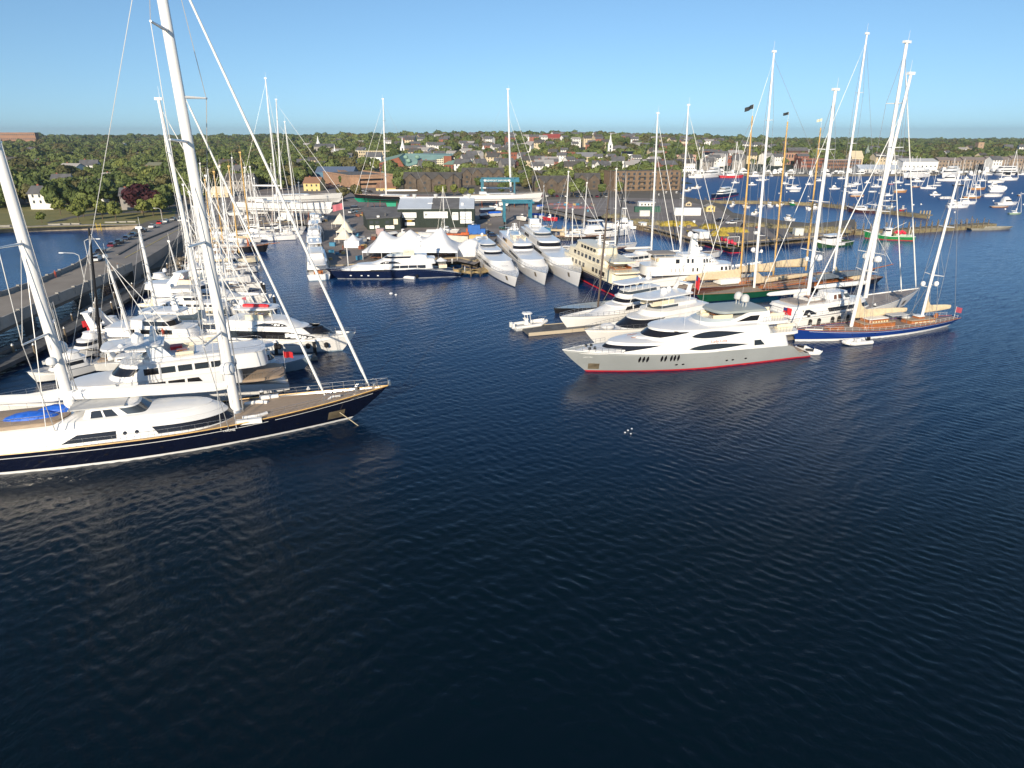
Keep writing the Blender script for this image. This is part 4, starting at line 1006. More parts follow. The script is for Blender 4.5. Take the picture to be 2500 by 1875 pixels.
# ---- open sport boat
def ex(r, h, X, cb):
    hardtop(r, X(.22), X(.48), 1.5, 2.4, 2.0)
motor('blue grey centre console sport boat with a big plain foredeck beside the pile', (764, 866, 2.4), (590, 893, .9), 4.6, 1.3, 1.7, 2.4, [(.28, .5, 1.4, 1.4, 3.1, dict(nose=1.2, band=(.5, .4, .9)))],
      hm=bluegrey, dm=mat('pale_blue_deck', (.50, .58, .66), .5), extra=ex, name='sport_boat', cat='motorboat', ovb=2.2, hk=dict(bul=.08), boot=bluegrey, rail=False)
# ---- flybridge yachts behind
def ex(r, h, X, cb):
    arch(r, X(.24), 2.0, 4.9, 7.4, 2.6, .3, -1.8); domes(r, [(X(.16), 0, 7.4, .5, .9)]); seats(r, X(.28), X(.4), 1.5, 5.1); g = MB(); g.bx(X(.24), X(.29), -1.6, 1.6, 5.1, 5.5); part('red_cushion', g, redb, r, False)
    dd = MB(); dd.path([(X(.34), 1.2, 5.6), (X(.44), .8, 5.9)], .2); part('crane_arm', dd, white, r)
motor('white flybridge yacht with swept radar arch, red cushions and pointed bow rail', (665, 718, 2.9), (368, 728, 1.0), 6.4, 1.3, 2.3, 3.0,
      [(.08, .74, 2.7, 2.1, 3.6, dict(rf=3.8, nose=6, w=[(.22, .62, .45, .8, 1, 0, 'low')])), (.0, .52, 2.6, 3.6, 4.9, dict(rf=2.4, nose=4, tail=1.5, n='flybridge', band=(.7, .3, .75)))], extra=ex, ovb=3)
def ex(r, h, X, cb):
    hardtop(r, X(.30), X(.5), 1.9, 4.3, 1.6, m=lgrey); domes(r, [(X(.28), .5, 5.9, .45, .8)])
    g = MB(); g.sph((X(.82), 0, 2.9), 1.0, .5, 10); part('covered_tender', g, lgrey, r); flagpart(r, (X(.93), 0, 3.2), 1.2, .8, mat('striped_ensign', (.5, .15, .18), .8), pole=1.5)
motor('white raised pilothouse yacht with grey roof and a covered tender on the foredeck', (622, 742, 2.4), (352, 755, 1.0), 5.6, 1.3, 1.9, 2.4,
      [(.18, .78, 2.2, 1.8, 2.9, dict(rf=1.2, nose=2, w=[(.22, .7, .3, .8, 7, .6, 'rect')])), (.28, .56, 1.9, 2.9, 4.3, dict(rf=1.2, nose=1.5, band=(.4, .4, .85)))], extra=ex, ovb=2.5)
def ex(r, h, X, cb):
    arch(r, X(.08), 2.2, 3.2, 6.4, 1.8, .3, 1.8); domes(r, [(X(.02), 0, 6.4, .5, .9)]); hardtop(r, X(.38), X(.66), 2.2, 5.5, 1.4, nose=1.2); radar_mast(r, X(.6), 0, 7.1, 2.5)
    antenna(r, [(X(.5), 1.5, 7, 4), (X(.55), -1.5, 7, 4)]); flagpart(r, (X(-.02), 0, 3.6), 1.7, 1.2, flagr, pole=2.2, cross=flagb); flagpart(r, (X(.03), -1.2, 3.0), 1.4, 1.0, flagr, pole=2.2)
    t_ = MB()
    for a in range(12): t_.tube((X(.52) + .45 * cos(a * pi / 6), -2.62, 3.7 + .45 * sin(a * pi / 6)), (X(.52) + .45 * cos(a * pi / 6 + .52), -2.62, 3.7 + .45 * sin(a * pi / 6 + .52)), .07, .07, 5)
    part('lifebuoy', t_, grey, r, False)
WB, WBh, WBX, _ = motor('white expedition yacht with tall red ensigns at the stern and a man in its doorway', (585, 810, 3.0), (232, 826, 1.2), 6.4, 1.6, 2.4, 3.2,
      [(.12, .74, 2.5, 2.3, 3.9, dict(rf=1.0, nose=2, w=[(.30, .34, .1, .9, 1, 0, 'rect'), (.38, .60, .4, .9, 3, .25, 'rect')])), (.30, .62, 2.3, 3.9, 5.4, dict(rf=1.4, nose=1.5, band=(.3, .35, .9), n='pilothouse'))], extra=ex, ovb=2.6)
def ex(r, h, X, cb):
    b2 = MB(); b2.bx(X(.35), X(.9), -2, 2, 1.85, 2.3); part('orange_deck_trim', b2, rust, r, False)
# ---- big white twin deck yacht beyond the schooners (bow east)
def ex(r, h, X, cb):
    radar_mast(r, X(.42), 0, 8.2, 5.0, wide=1.1); domes(r, [(X(.40), 1.7, 12.2, .75, 1.4), (X(.40), -1.7, 12.2, .75, 1.4), (X(.43), 1.2, 9.8, .6, 1.1), (X(.46), -.8, 9.0, .5, .9)])
    seats(r, X(.04), X(.12), 2.2, 3.7, canvas); hardtop(r, X(.06), X(.26), 2.9, 6.5, 1.9, m=mat('taupe_awning', (.30, .27, .24), .8)); seats(r, X(.1), X(.2), 2.0, 6.6, canvas)
    w_ = MB(); w_.bx(X(.02), X(.14), -2.6, 2.6, 3.62, 3.68); part('teak_aft_deck', w_, wood, r, False); antenna(r, [(X(.5), 2, 8.3, 4), (X(.3), -2, 8.3, 4)])
motor('large white yacht with rows of small square windows and a domed radar mast amidships', (1862, 636, 5.6), (1562, 684, 1.4), 8.6, 1.8, 3.2, 5.4,
      [(.0, .76, 3.9, 3.2, 5.5, dict(rf=1.5, nose=4, w=[(.20, .33, .35, .75, 4, 1.0, 'rect'), (.37, .44, .35, .75, 2, .8, 'rect'), (.60, .74, .4, .8, 4, .6, 'rect')], tail=2.5)),
       (.10, .64, 3.3, 5.5, 7.6, dict(rf=3.0, nose=4, w=[(.24, .27, .3, .8, 1, 0, 'rect'), (.33, .40, .3, .8, 2, .6, 'rect'), (.46, .58, .3, .75, 5, .35, 'rect')], tail=1.5)),
       (.30, .54, 2.6, 7.6, 8.1, dict(rf=1.5, nose=3, n='flybridge'))], extra=ex, ovb=6, hk=dict(pd=1.9), stripe=(-.9, -.82, bluegrey))
# ---- cream classic ship with blue hull (stern toward the viewer)
def ex(r, h, X, cb):
    for x0, x1, w_, z in ((.0, .30, 3.6, 5.6), (.04, .34, 3.2, 7.8)): c = Cabin(X(x0), X(x1), w_, z, z + .3, rf=.1, rr=.1, nose=.5, inset=0, e=3, lip=.02, tail=1.5); part('aft_deck_roof', c.mesh(), cream, r); crail(r, c, 1, .9, 0, .55)
    seats(r, X(.06), X(.14), 2.2, 3.4, cream); seats(r, X(.08), X(.16), 2.0, 5.75, wood); radar_mast(r, X(.42), 0, 9.8, 3.0); domes(r, [(X(.25), 1.8, 8.0, .6, 1.1), (X(.38), -1.5, 9.9, .6, 1.1)])
    rb = MB()
    for sg in (1, -1):
        p = [h.pt(t, .26, .12) for t in [i / 12 * .8 for i in range(13)]]; rb.path([(x, sg * y, z) for x, y, z in p], .14, 5)
    part('red_rubbing_strake', rb, redb, r, False)
    rd = MB(); rd.add([(X(.03), 1, 3.9), (X(.12), 2.4, 4.5), (X(.12), .6, 4.5)], [(0, 1, 2)]); part('red_cover', rd, redb, r, False)
    for q in (-2.2, 0, 2.2): s_ = MB(); s_.bx(X(0) - .3, X(0) + .05, q - .5, q + .5, 3.0, 4.3); part('aft_locker', s_, cream, r, False)
    line(r, [(X(.05), 3.4, 2.4), (X(-.1), 8.5, .4)], .06)
motor('cream classic ship with navy blue hull and red strake, stern turned to the basin', (1379, 607, 4.8), (1534, 694, 3.1), 8.6, 3.1, 3.1, 4.8,
      [(.04, .86, 3.7, 3.1, 5.6, dict(rf=.8, nose=3.5, m=cream, w=[(.14, .34, .3, .75, 4, .8, 'rect'), (.44, .74, .3, .75, 5, 1.2, 'rect')], inset=.15)),
       (.16, .78, 3.4, 5.6, 7.8, dict(rf=1.0, nose=3, m=cream, w=[(.24, .66, .35, .8, 7, 1.1, 'rect')], inset=.2)),
       (.28, .68, 3.0, 7.8, 9.8, dict(rf=1.2, nose=2.5, m=cream, w=[(.32, .56, .4, .8, 5, .5, 'rect')], band=(.56, .4, .85)))], hm=navy2, boot=redb, extra=ex, ovb=3.5, hk=dict(tw=.85), raild=cream, name='motor_ship', cat='ship')
# ---- three white yachts moored bows toward the viewer
def exA(r, h, X, cb):
    for q in win(cb[0], X(.30), X(.50), 2.5, 3.6, 'eyef'): part('oval_window', q, glass, r, False)
    for q in win(cb[0], X(.51), X(.72), 2.4, 3.2, 'eye'): part('oval_window', q, glass, r, False)
    arch(r, X(.22), 2.2, 5.4, 6.6, 1.5); domes(r, [(X(.14), .9, 6.6, .5, .9)]); anchor(r, h, X(.90), 1.3); antenna(r, [(X(.2), 1.8, 6.4, 3.4)]); text('Fortuna', .55, (X(.765), 0, 3.5), (.25, 0, pi / 2), ink, r)
motor('sleek white yacht with black oval side windows, first of three moored bows out', (1262, 676, 3.2), (1160, 606, 1.2), 7.8, 1.4, 2.6, 3.2,
      [(.08, .80, 3.5, 2.2, 4.3, dict(rf=4.5, nose=5, e=2.8, n='deckhouse')), (.14, .56, 3.0, 4.2, 5.3, dict(rf=2.2, nose=3, band=(.62, .25, .75), n='wheelhouse')), (.16, .42, 2.6, 5.3, 6.1, dict(rf=1.2, nose=2, band=(.55, .3, .85), g=glass2, n='flybridge'))], extra=exA, ovb=2.8, hk=dict(pd=3.2, m=.5, pw=1.9), boot=black)
def exB(r, h, X, cb):
    arch(r, X(.28), 2.2, 6.5, 8.2, 1.2); domes(r, [(X(.30), 1.0, 8.4, .4, .7), (X(.30), -1.0, 8.4, .4, .7)]); radar_mast(r, X(.3), 0, 8.3, 2.2); antenna(r, [(X(.25), 2.3, 6.5, 5), (X(.25), -2.3, 6.5, 5)])
    seats(r, X(.34), X(.44), 1.6, 6.5); anchor(r, h, X(.90), 1.6)
    t_ = MB()
    for a in range(10): t_.tube((X(.74) + .9 * cos(a * .63), .9 * sin(a * .63), 4.35), (X(.74) + .9 * cos(a * .63 + .63), .9 * sin(a * .63 + .63), 4.35), .06, .06, 4)
    part('deck_line_coil', t_, ropem, r, False)
motor('white flybridge yacht with many antennas, middle one of three moored bows out', (1334, 668, 3.6), (1232, 590, 1.4), 8.2, 1.6, 3.0, 3.7,
      [(.06, .82, 3.7, 2.6, 4.3, dict(rf=3.5, nose=4.5, e=2.8, w=[(.46, .68, .35, .75, 6, .2, 'rect')])), (.10, .56, 3.3, 4.3, 6.3, dict(rf=1.8, nose=2.5, band=(.60, .3, .72), w=[(.24, .36, .3, .7, 3, .3, 'rect')]))], extra=exB, ovb=2.6, hk=dict(pd=3.2, m=.5, pw=1.9), boot=bluegrey)
def exC(r, h, X, cb):
    arch(r, X(.22), 2.2, 7.4, 9.0, 1.4); g = MB(); g.bx(X(.16), X(.20), -1.6, 1.6, 8.0, 10.4); part('satellite_mast', g, white, r, False); domes(r, [(X(.2), 1.2, 9.2, .5, .9)]); antenna(r, [(X(.22), 1.8, 8, 4)]); anchor(r, h, X(.91), 1.9)
    for q in win(cb[0], X(.47), X(.52), 3.3, 4.1, 'rect'): part('side_window', q, glass, r, False)
motor('tallest white yacht of three moored bows out, with raked wheelhouse windows', (1418, 668, 4.0), (1285, 583, 1.5), 8.8, 1.7, 3.3, 4.2,
      [(.05, .80, 4.0, 2.9, 4.8, dict(rf=3.0, nose=4.5, e=2.8, w=[(.44, .60, .35, .8, 5, .2, 'rect')])), (.08, .56, 3.6, 4.8, 6.8, dict(rf=1.8, nose=2.6, band=(.52, .3, .8), w=[(.2, .3, .3, .75, 3, .3, 'slant')])), (.12, .42, 2.9, 6.8, 7.9, dict(rf=1.6, nose=2.0, band=(.5, .3, .9), g=glass2, n='flybridge'))], extra=exC, ovb=2.8, hk=dict(pd=3.2, m=.5, pw=1.9), boot=bluegrey)
# ---- white express yachts by the floating dock
def exD(r, h, X, cb):
    hardtop(r, X(.30), X(.56), 2.1, 6.3, 1.5, posts=5); domes(r, [(X(.30), .6, 7.9, .4, .8), (X(.33), -.8, 7.9, .3, .6)])
    c_ = MB(); c_.sph((X(.42), 0, 6.2), .1, 1, 6); radar_mast(r, X(.28), 0, 7.9, 1.6)
motor('cream white cruising yacht with covered foredeck and many wheelhouse windows by the floating dock', (1366, 775, 3.0), (1650, 738, 1.2), 6.8, 1.5, 2.2, 3.2,
      [(.12, .76, 2.9, 2.0, 3.6, dict(rf=5.0, nose=5, w=[(.34, .56, .4, .85, 3, .35, 'fwd')])), (.16, .56, 2.5, 3.6, 4.9, dict(rf=1.3, nose=1.8, band=(.25, .35, .85), lip=.3, n='pilothouse')), (.20, .52, 1.9, 5.0, 6.2, dict(rf=.8, nose=1.2, band=(.2, .5, .95), g=glass2, n='flybridge'))], extra=exD, ovb=3.2, boot=black)
def exE(r, h, X, cb):
    hardtop(r, X(.26), X(.64), 2.7, 6.2, 1.4, posts=3, nose=3); arch(r, X(.30), 2.0, 7.6, 9.2, 1.2); domes(r, [(X(.44), .2, 7.8, .7, 1.3), (X(.36), -1.2, 7.8, .5, 1.0)]); antenna(r, [(X(.5), 1.5, 7.7, 4.5), (X(.5), -1.5, 7.7, 4.5)])
    seats(r, X(.40), X(.56), 1.5, 6.0); cv = MB(); cv.sph((X(.84), 0, 3.1), 1.4, .45, 12); part('covered_tender', cv, gel, r); flagpart(r, (X(.18), 0, 8.0), 1.3, 2.6, flagr, pole=5, cross=flagb, slope=.6)
motor('white yacht with dark wraparound windscreen and round roof, lying inside the silver yacht', (1427, 806, 3.2), (1740, 770, 1.2), 7.6, 1.5, 2.5, 3.3,
      [(.10, .78, 3.3, 2.2, 4.0, dict(rf=3.6, nose=5.5, band=(.52, .25, .95))), (.14, .60, 3.1, 4.1, 5.1, dict(rf=1.2, nose=4, lip=.4, n='wheelhouse_roof', crown=.3)), (.20, .54, 2.1, 5.1, 6.0, dict(rf=.8, nose=2.5, band=(.4, .2, .8), g=glass2, n='flybridge'))], extra=exE, ovb=3.6, boot=bluegrey)
# dark grey boat with the tall brown mast behind them
r, L = boat('sailing_sloop', 'dark hulled racing sloop with one tall bare brown mast behind the cream white yacht', (1352, 752, 1.3), (1560, 733, 1.2), 'sailing yacht')
h = Hull(L, 5.2, 1.2, 1.2, 1.3, ovb=.6, tw=.9, bul=.04); hullparts(r, h, black, bluegrey)
stanchions(r, h, .7, .5, 1., n=8); b = (*P(1459, 756, 1.3), 1.3); rig(r, b, PY(1492, 415, b[1]), mat('carbon_mast', (.10, .075, .06), .4), r0=.22, r1=.14, spr=3, sprw=1.6, chain=2.2, head=False, shr=.02)
# ---- navy motor yacht at the quay (centre)
def exN(r, h, X, cb):
    for q in win(h, X(.50), X(.78), 2.25, 2.75, 'aft', .4, off=.04, n=10): part('hull_window', q, glass, r, False)
    radar_mast(r, X(.30), 0, 6.6, 4.6, wide=.6); domes(r, [(X(.30), .0, 10.6, .4, .7)]); part('flybridge_screen', cb[2].band(.5, 1.0, 1.6, off=0), MAT['clear_screen'], r, False)
    seats(r, X(.34), X(.42), 1.7, 6.2); seats(r, X(.10), X(.16), 1.8, 2.5); 
    t_ = MB(); t_.loft([[(X(.14) + 1.8 * cos(a), 1.8 * sin(a), 4.2) for a in [2 * pi * i / 8 for i in range(8)]], [(X(.14) + .05 * cos(a), .05 * sin(a), 5.1) for a in [2 * pi * i / 8 for i in range(8)]]]); part('deck_parasol', t_, tentm, r, False)
    for x in (.19, .27, .32, .39): 
        for q in win(h, X(1 - x), X(1 - x) + .5, .9, 1.2, 'rect'): part('porthole', q, signw, r, False)
    for w_ in win(h, X(.30), X(.58), 2.55, 3.0, 'top', .4, off=.045, n=12): part('white_hull_panel', w_, white, r, False)
motor('navy blue motor yacht with white swoopy superstructure moored along the quay before the marquee', (794, 655, 3.0), (1122, 664, .8), 7.0, 1.0, 2.7, 3.0,
      [(.20, .90, 3.1, 2.6, 3.9, dict(rf=5, nose=8, w=[(.26, .52, .15, .8, 4, .15, 'fwd')])), (.18, .68, 2.8, 3.9, 5.2, dict(rf=4.0, nose=4.5, w=[(.44, .60, .2, .7, 1, 0, 'low')], taper=.4)),
       (.24, .58, 2.3, 5.2, 6.1, dict(rf=1.5, nose=3, n='flybridge', band=(.35, .35, .9)))], hm=navy2, boot=grey, bootz=(-.1, .18), extra=exN, ovb=4.0, hk=dict(tw=.85))
dinghy('white inflatable tender alongside the navy motor yacht', (968, 676), (1018, 680), gel)
# ---- white sport fishing yachts, sterns toward the viewer
def exF(r, h, X, cb):
    hardtop(r, X(.26), X(.52), 1.9, 6.4, 1.9); domes(r, [(X(.36), .9, 8.5, .4, .7), (X(.36), -.9, 8.5, .4, .7)])
    g = MB(); g.bx(X(.02), X(.2), -2.2, 2.2, 4.0, 4.15); part('aft_canopy', g, gel, r, False)
    g = MB(); g.bx(X(.05), X(.08), -1.2, 1.2, 1.5, 2.3); part('varnished_bench', g, wood, r, False)
    for sy in (1.3, -1.3): g = MB(); g.bx(X(.235), X(.24) - .03, sy - .7, sy + .7, 2.7, 3.6); part('aft_window', g, glass, r, False)
    flagpart(r, (X(.0), .4, 2.3), 1.0, .8, MAT['striped_ensign'], pole=1.0, dx=-.5)
motor('white sport fishing yacht, stern toward the basin, nearest of the row along the quay', (768, 597, 3.3), (778, 672, 1.5), 6.4, 1.7, 2.2, 3.4,
      [(.14, .72, 2.9, 1.9, 4.0, dict(rf=2, nose=3, w=[(.3, .6, .4, .8, 3, .3, 'rect')])), (.24, .56, 2.3, 4.0, 5.6, dict(rf=1.0, nose=1.5, band=(.1, .4, .8), n='flybridge'))], extra=exF, ovb=2.5, hk=dict(tw=.95), boot=bluegrey)
motor('second white sport fishing yacht with tall tuna tower, behind the nearest one', (772, 545, 3.0), (766, 605, 1.4), 6.2, 1.6, 2.0, 3.2,
      [(.16, .7, 2.6, 1.9, 3.9, dict(rf=2, nose=3, band=(.3, .4, .8))), (.26, .52, 2.2, 3.9, 5.4, dict(rf=1.0, nose=1.5, band=(.1, .4, .8), n='flybridge'))],
      extra=lambda r, h, X, cb: (hardtop(r, X(.28), X(.5), 1.8, 5.5, 1.8), hardtop(r, X(.33), X(.45), .9, 7.6, 2.6, name='tuna_tower'), domes(r, [(X(.3), 1, 7.4, .5, .9)])), ovb=2.5, hk=dict(tw=.95), boot=bluegrey)
motor('white sport cruiser at the head of the quay basin', (775, 520, 2.6), (772, 552, 1.2), 5.6, 1.5, 1.9, 2.8, [(.16, .7, 2.3, 1.8, 3.6, dict(rf=2, nose=2.5, band=(.3, .4, .8))), (.26, .52, 1.9, 3.6, 4.8, dict(rf=1, nose=1.5, n='flybridge'))], ovb=2, hk=dict(tw=.95))

# ================================================================ generic sailing yacht
def sail(label, bow, stern, B, fb, masts, hm=None, dm=None, house=None, hh=None, booms=None, boot=None, name='sailing_yacht', fores=1, spr=2, r0=.2, tw=.6, ovb=1.5, ovs=1., group=None, lod=0, cov=None, cat='sailing yacht', mm=None, fr=.08, extra=None, spm=1., bowsprit=0, awn=None, z0=None, up=0, shr=.025, head=True, doms=None, sheer=.25):
    r, L = boat(name, label, bow, stern, cat, group)
    h = Hull(L, B, fb * (1 + sheer * .1), fb, fb * (1 + sheer * 1.3), ovb=ovb, ovs=ovs, tw=tw, m=.48, pd=2.1, pw=1.8, bul=.1, flare=.86)
    hullparts(r, h, hm or white, dm or teak, boot or navy, (-.08, .16), wood if (hm in (navy2, black, greenh)) else metalm, .045)
    if lod < 1: stanchions(r, h, .65, .05, .98, n=12, inset=.1, rr=.02)
    if lod < 2:
        c = Cabin(-L * .22, L * .16, B * .30, fb - .05, fb + .55, rf=.8, rr=.2, nose=L * .08, inset=.15, e=2.5, crown=.1, lip=.0); hs = part('cabin_trunk', c.mesh(), house or gel, r, ang=50)
        part('cabin_window', c.band(.18, .35, .75, wrap=False, a1=.6), glass, hs, False)
        if lod < 1:
            c2 = Cabin(-L * .30, -L * .20, B * .24, fb + .2, fb + 1.4, rf=.5, rr=.1, nose=.5, inset=.1, e=3); part('spray_hood', c2.mesh(), cov or wcanvas, r); part('cockpit', MB().bx(-L * .42, -L * .31, -B * .2, B * .2, fb - .05, fb + .25), teak, r, False)
            wh = MB(); wh.tube((-L * .36, -.03, fb + .9), (-L * .36, .03, fb + .9), .5, .5, 12); part('steering_wheel', wh, metalm, r)
    if bowsprit: bs = MB(); bs.tube((L / 2 - 1.5, 0, h.sheer(1)), (L / 2 + bowsprit, 0, h.sheer(1) + bowsprit * .15), .16, .1, 7); part('bowsprit', bs, wood, r)
    if awn: a = MB(); a.gable(-L * .34, L * .1, -B * .32, B * .32, fb + 1.6, fb + 2.3, .1, .06); part('awning', a, awn, r, False)
    bz = h.sheer(1) + bowsprit * .15
    for i, (ub, vb, ut, vt) in enumerate(masts):
        zb = fb + up; b = (*P(ub, vb, zb), zb)
        if abs(b[1]) > 1e4: continue
        Hm = 0; t = PY(ut, vt, b[1]); lb = loc_of(r, b)
        fx = [(L / 2 + bowsprit - .5 - k * L * .10, 0, bz + .1, ) for k in range(fores)] if i == 0 else []
        fo = [((x, 0, z), .97 - .22 * k, fr) for k, (x, _, z) in enumerate(fx)]
        bl = min(L * (.34 if len(masts) == 1 else .26), abs(lb[0] + L / 2) + 1 if i == len(masts) - 1 else 99)
        bm = None if booms is None else (bl, -1, .17 * booms, .25, 1.3)
        rig(r, b, t, mm or white, r0=r0 * (.85 if i else 1), r1=r0 * .6, spr=spr, sprw=B * .26, chain=B * .42, fore=fo, boom=bm, cover=(cov, 1.5 * booms) if (cov and booms) else None, cvm=cov, shr=shr,
            aft=[(-L / 2 + .4, 0, fb)] if i == len(masts) - 1 else None, sprr=.07 * spm, domes=(doms or ()) if i == 0 else (), head=head)
    if extra: extra(r, h, L)
    return r, h, L
# ---- left finger docks, near to far
sail('tall white ketch with three furled headsails, beige stowed mainsail and orange bowsprit tip', (682, 768, 3.0), (312, 800, 2.0), 7.6, 1.9, [(502, 792, 387, 243), (383, 762, 339, 557)], booms=1.6, cov=cream, fores=3, spr=4, r0=.40, spm=1.4, fr=.13, hm=gel, dm=teak, awn=None, shr=.035)
sail('grey sloop with black mast moored by the long dock', (420, 862, 1.8), (226, 880, 1.6), 5.0, 1.5, [(248, 872, 217, 557)], mm=black, hm=lgrey, dm=lgrey, r0=.24, spr=3, head=False, booms=1.)
sail('dark hulled sloop with slanting pale mast, between the black mast and the white yacht', (470, 852, 1.8), (232, 862, 1.5), 5.2, 1.5, [(332, 860, 257, 627)], mm=white, hm=black, dm=teak, r0=.24, spr=3)
sail('long low white sloop with white deck, bow just short of the channel', (618, 673, 1.9), (378, 680, 1.5), 6.0, 1.6, [(552, 676, 503, 430)], r0=.26, spr=3, booms=1.2, cov=wcanvas, hm=white, dm=gel)
sail('sloop with tan deck awning over the boom on the left docks', (636, 648, 1.9), (470, 655, 1.5), 5.2, 1.5, [(561, 648, 535, 408)], r0=.22, spr=2, booms=1., cov=canvas, hm=gel, dm=teak)
sail('classic yacht with a long brown canvas cover from end to end', (638, 625, 1.9), (478, 632, 1.5), 5.4, 1.5, [(585, 625, 558, 407)], mm=spar, r0=.2, spr=2, hm=cream, dm=teak, awn=mat('brown_canvas', (.28, .19, .13), .85, var=.1, scale=2))
sail('black hulled schooner with orange mast cover and long wooden bowsprit', (655, 596, 2.6), (492, 600, 2.0), 6.4, 1.9, [(612, 590, 586, 373), (545, 594, 522, 420)], mm=spar, r0=.24, spr=2, hm=black, dm=teak, booms=1.3, cov=canvas, bowsprit=4,
     extra=lambda r, h, L: part('orange_mast_cover', MB().tube((L * .20, 0, 2), (L * .20, 0, 4.6), .35, .3, 8), rust, r))
sail('white sloop lying bow out, farthest along the channel mouth of the left docks', (729, 573, 1.9), (560, 578, 1.5), 5.6, 1.6, [(686, 566, 648, 192)], r0=.28, spr=4, booms=1.1, cov=wcanvas, hm=white, dm=gel, fores=2)
for i, (lb, bow, st, B, ms, kw) in enumerate([
    ('white sloop behind the schooner with a pale boom cover', (640, 581, 1.7), (520, 585, 1.4), 4.6, (610, 580, 597, 410), dict(booms=1., cov=wcanvas)),
    ('white sloop in the inner row with its mast just touching the hauled out hull', (672, 560, 1.7), (575, 563, 1.4), 4.4, (634, 562, 610, 408), dict(booms=1., cov=wcanvas)),
    ('small white sloop with a white mast cone at its foot, inner row', (660, 549, 1.7), (590, 551, 1.4), 4.2, (622, 550, 607, 430), dict()),
    ('slim white sloop with grey cover beside the fishing yachts', (742, 563, 1.7), (660, 566, 1.4), 4.4, (728, 562, 695, 298), dict(spr=3)),
    ('white sloop with broad spreaders nearest the fishing yachts', (748, 553, 1.7), (690, 556, 1.4), 4.2, (738, 558, 729, 446), dict()),
    ('white ketch moored at the inner dock below the shingled houses', (600, 566, 1.8), (478, 570, 1.5), 4.8, (560, 566, 540, 425), dict(booms=1., cov=canvas)),
    ('cream sloop deep inside the left docks with a bare wooden mast', (580, 608, 1.7), (466, 612, 1.4), 4.6, (520, 607, 500, 440), dict(mm=spar)),
    ('white sloop with grey sprayhood between cover boats on the left docks', (600, 660, 1.6), (450, 665, 1.3), 4.6, (480, 662, 447, 452), dict(cov=gcanvas, booms=1.)),
    ('blue hulled sloop beside the shore of the left docks', (575, 636, 1.6), (455, 640, 1.3), 4.4, (505, 636, 478, 470), dict(hm=navy2)),
    ('white sloop tied beside the first large pile of the left docks', (610, 700, 1.7), (420, 706, 1.4), 5.0, (470, 703, 440, 500), dict(booms=1., cov=wcanvas))]):
    sail(lb, bow, st, B, 1.4, [ms], r0=.19, spr=kw.pop('spr', 2), lod=1, **kw)
def motor_small(lb, bow, st, B, m=None, g=None):
    return motor(lb, bow, st, B, 1.2, 1.5, 2.2, [(.15, .7, B * .4, 1.4, 2.8, dict(rf=1, nose=1.5, band=(.2, .4, .8))), (.22, .5, B * .33, 2.8, 3.8, dict(rf=.6, nose=1., n='flybridge'))], hm=m, ovb=1.4, rail=False, group=g, name='motorboat', cat='motorboat')
motor_small('white flybridge cruiser at the inner end of the left docks with blue tinted top', (530, 661, 1.9), (448, 667, 1), 4.2)
motor_small('small white cruiser moored behind the slim sloop at the dock head', (720, 541, 1.9), (668, 545, 1), 4.0)
motor_small('small cabin cruiser stern to the shore by the hauled out hull', (640, 538, 1.9), (590, 541, 1), 4.0, gel)

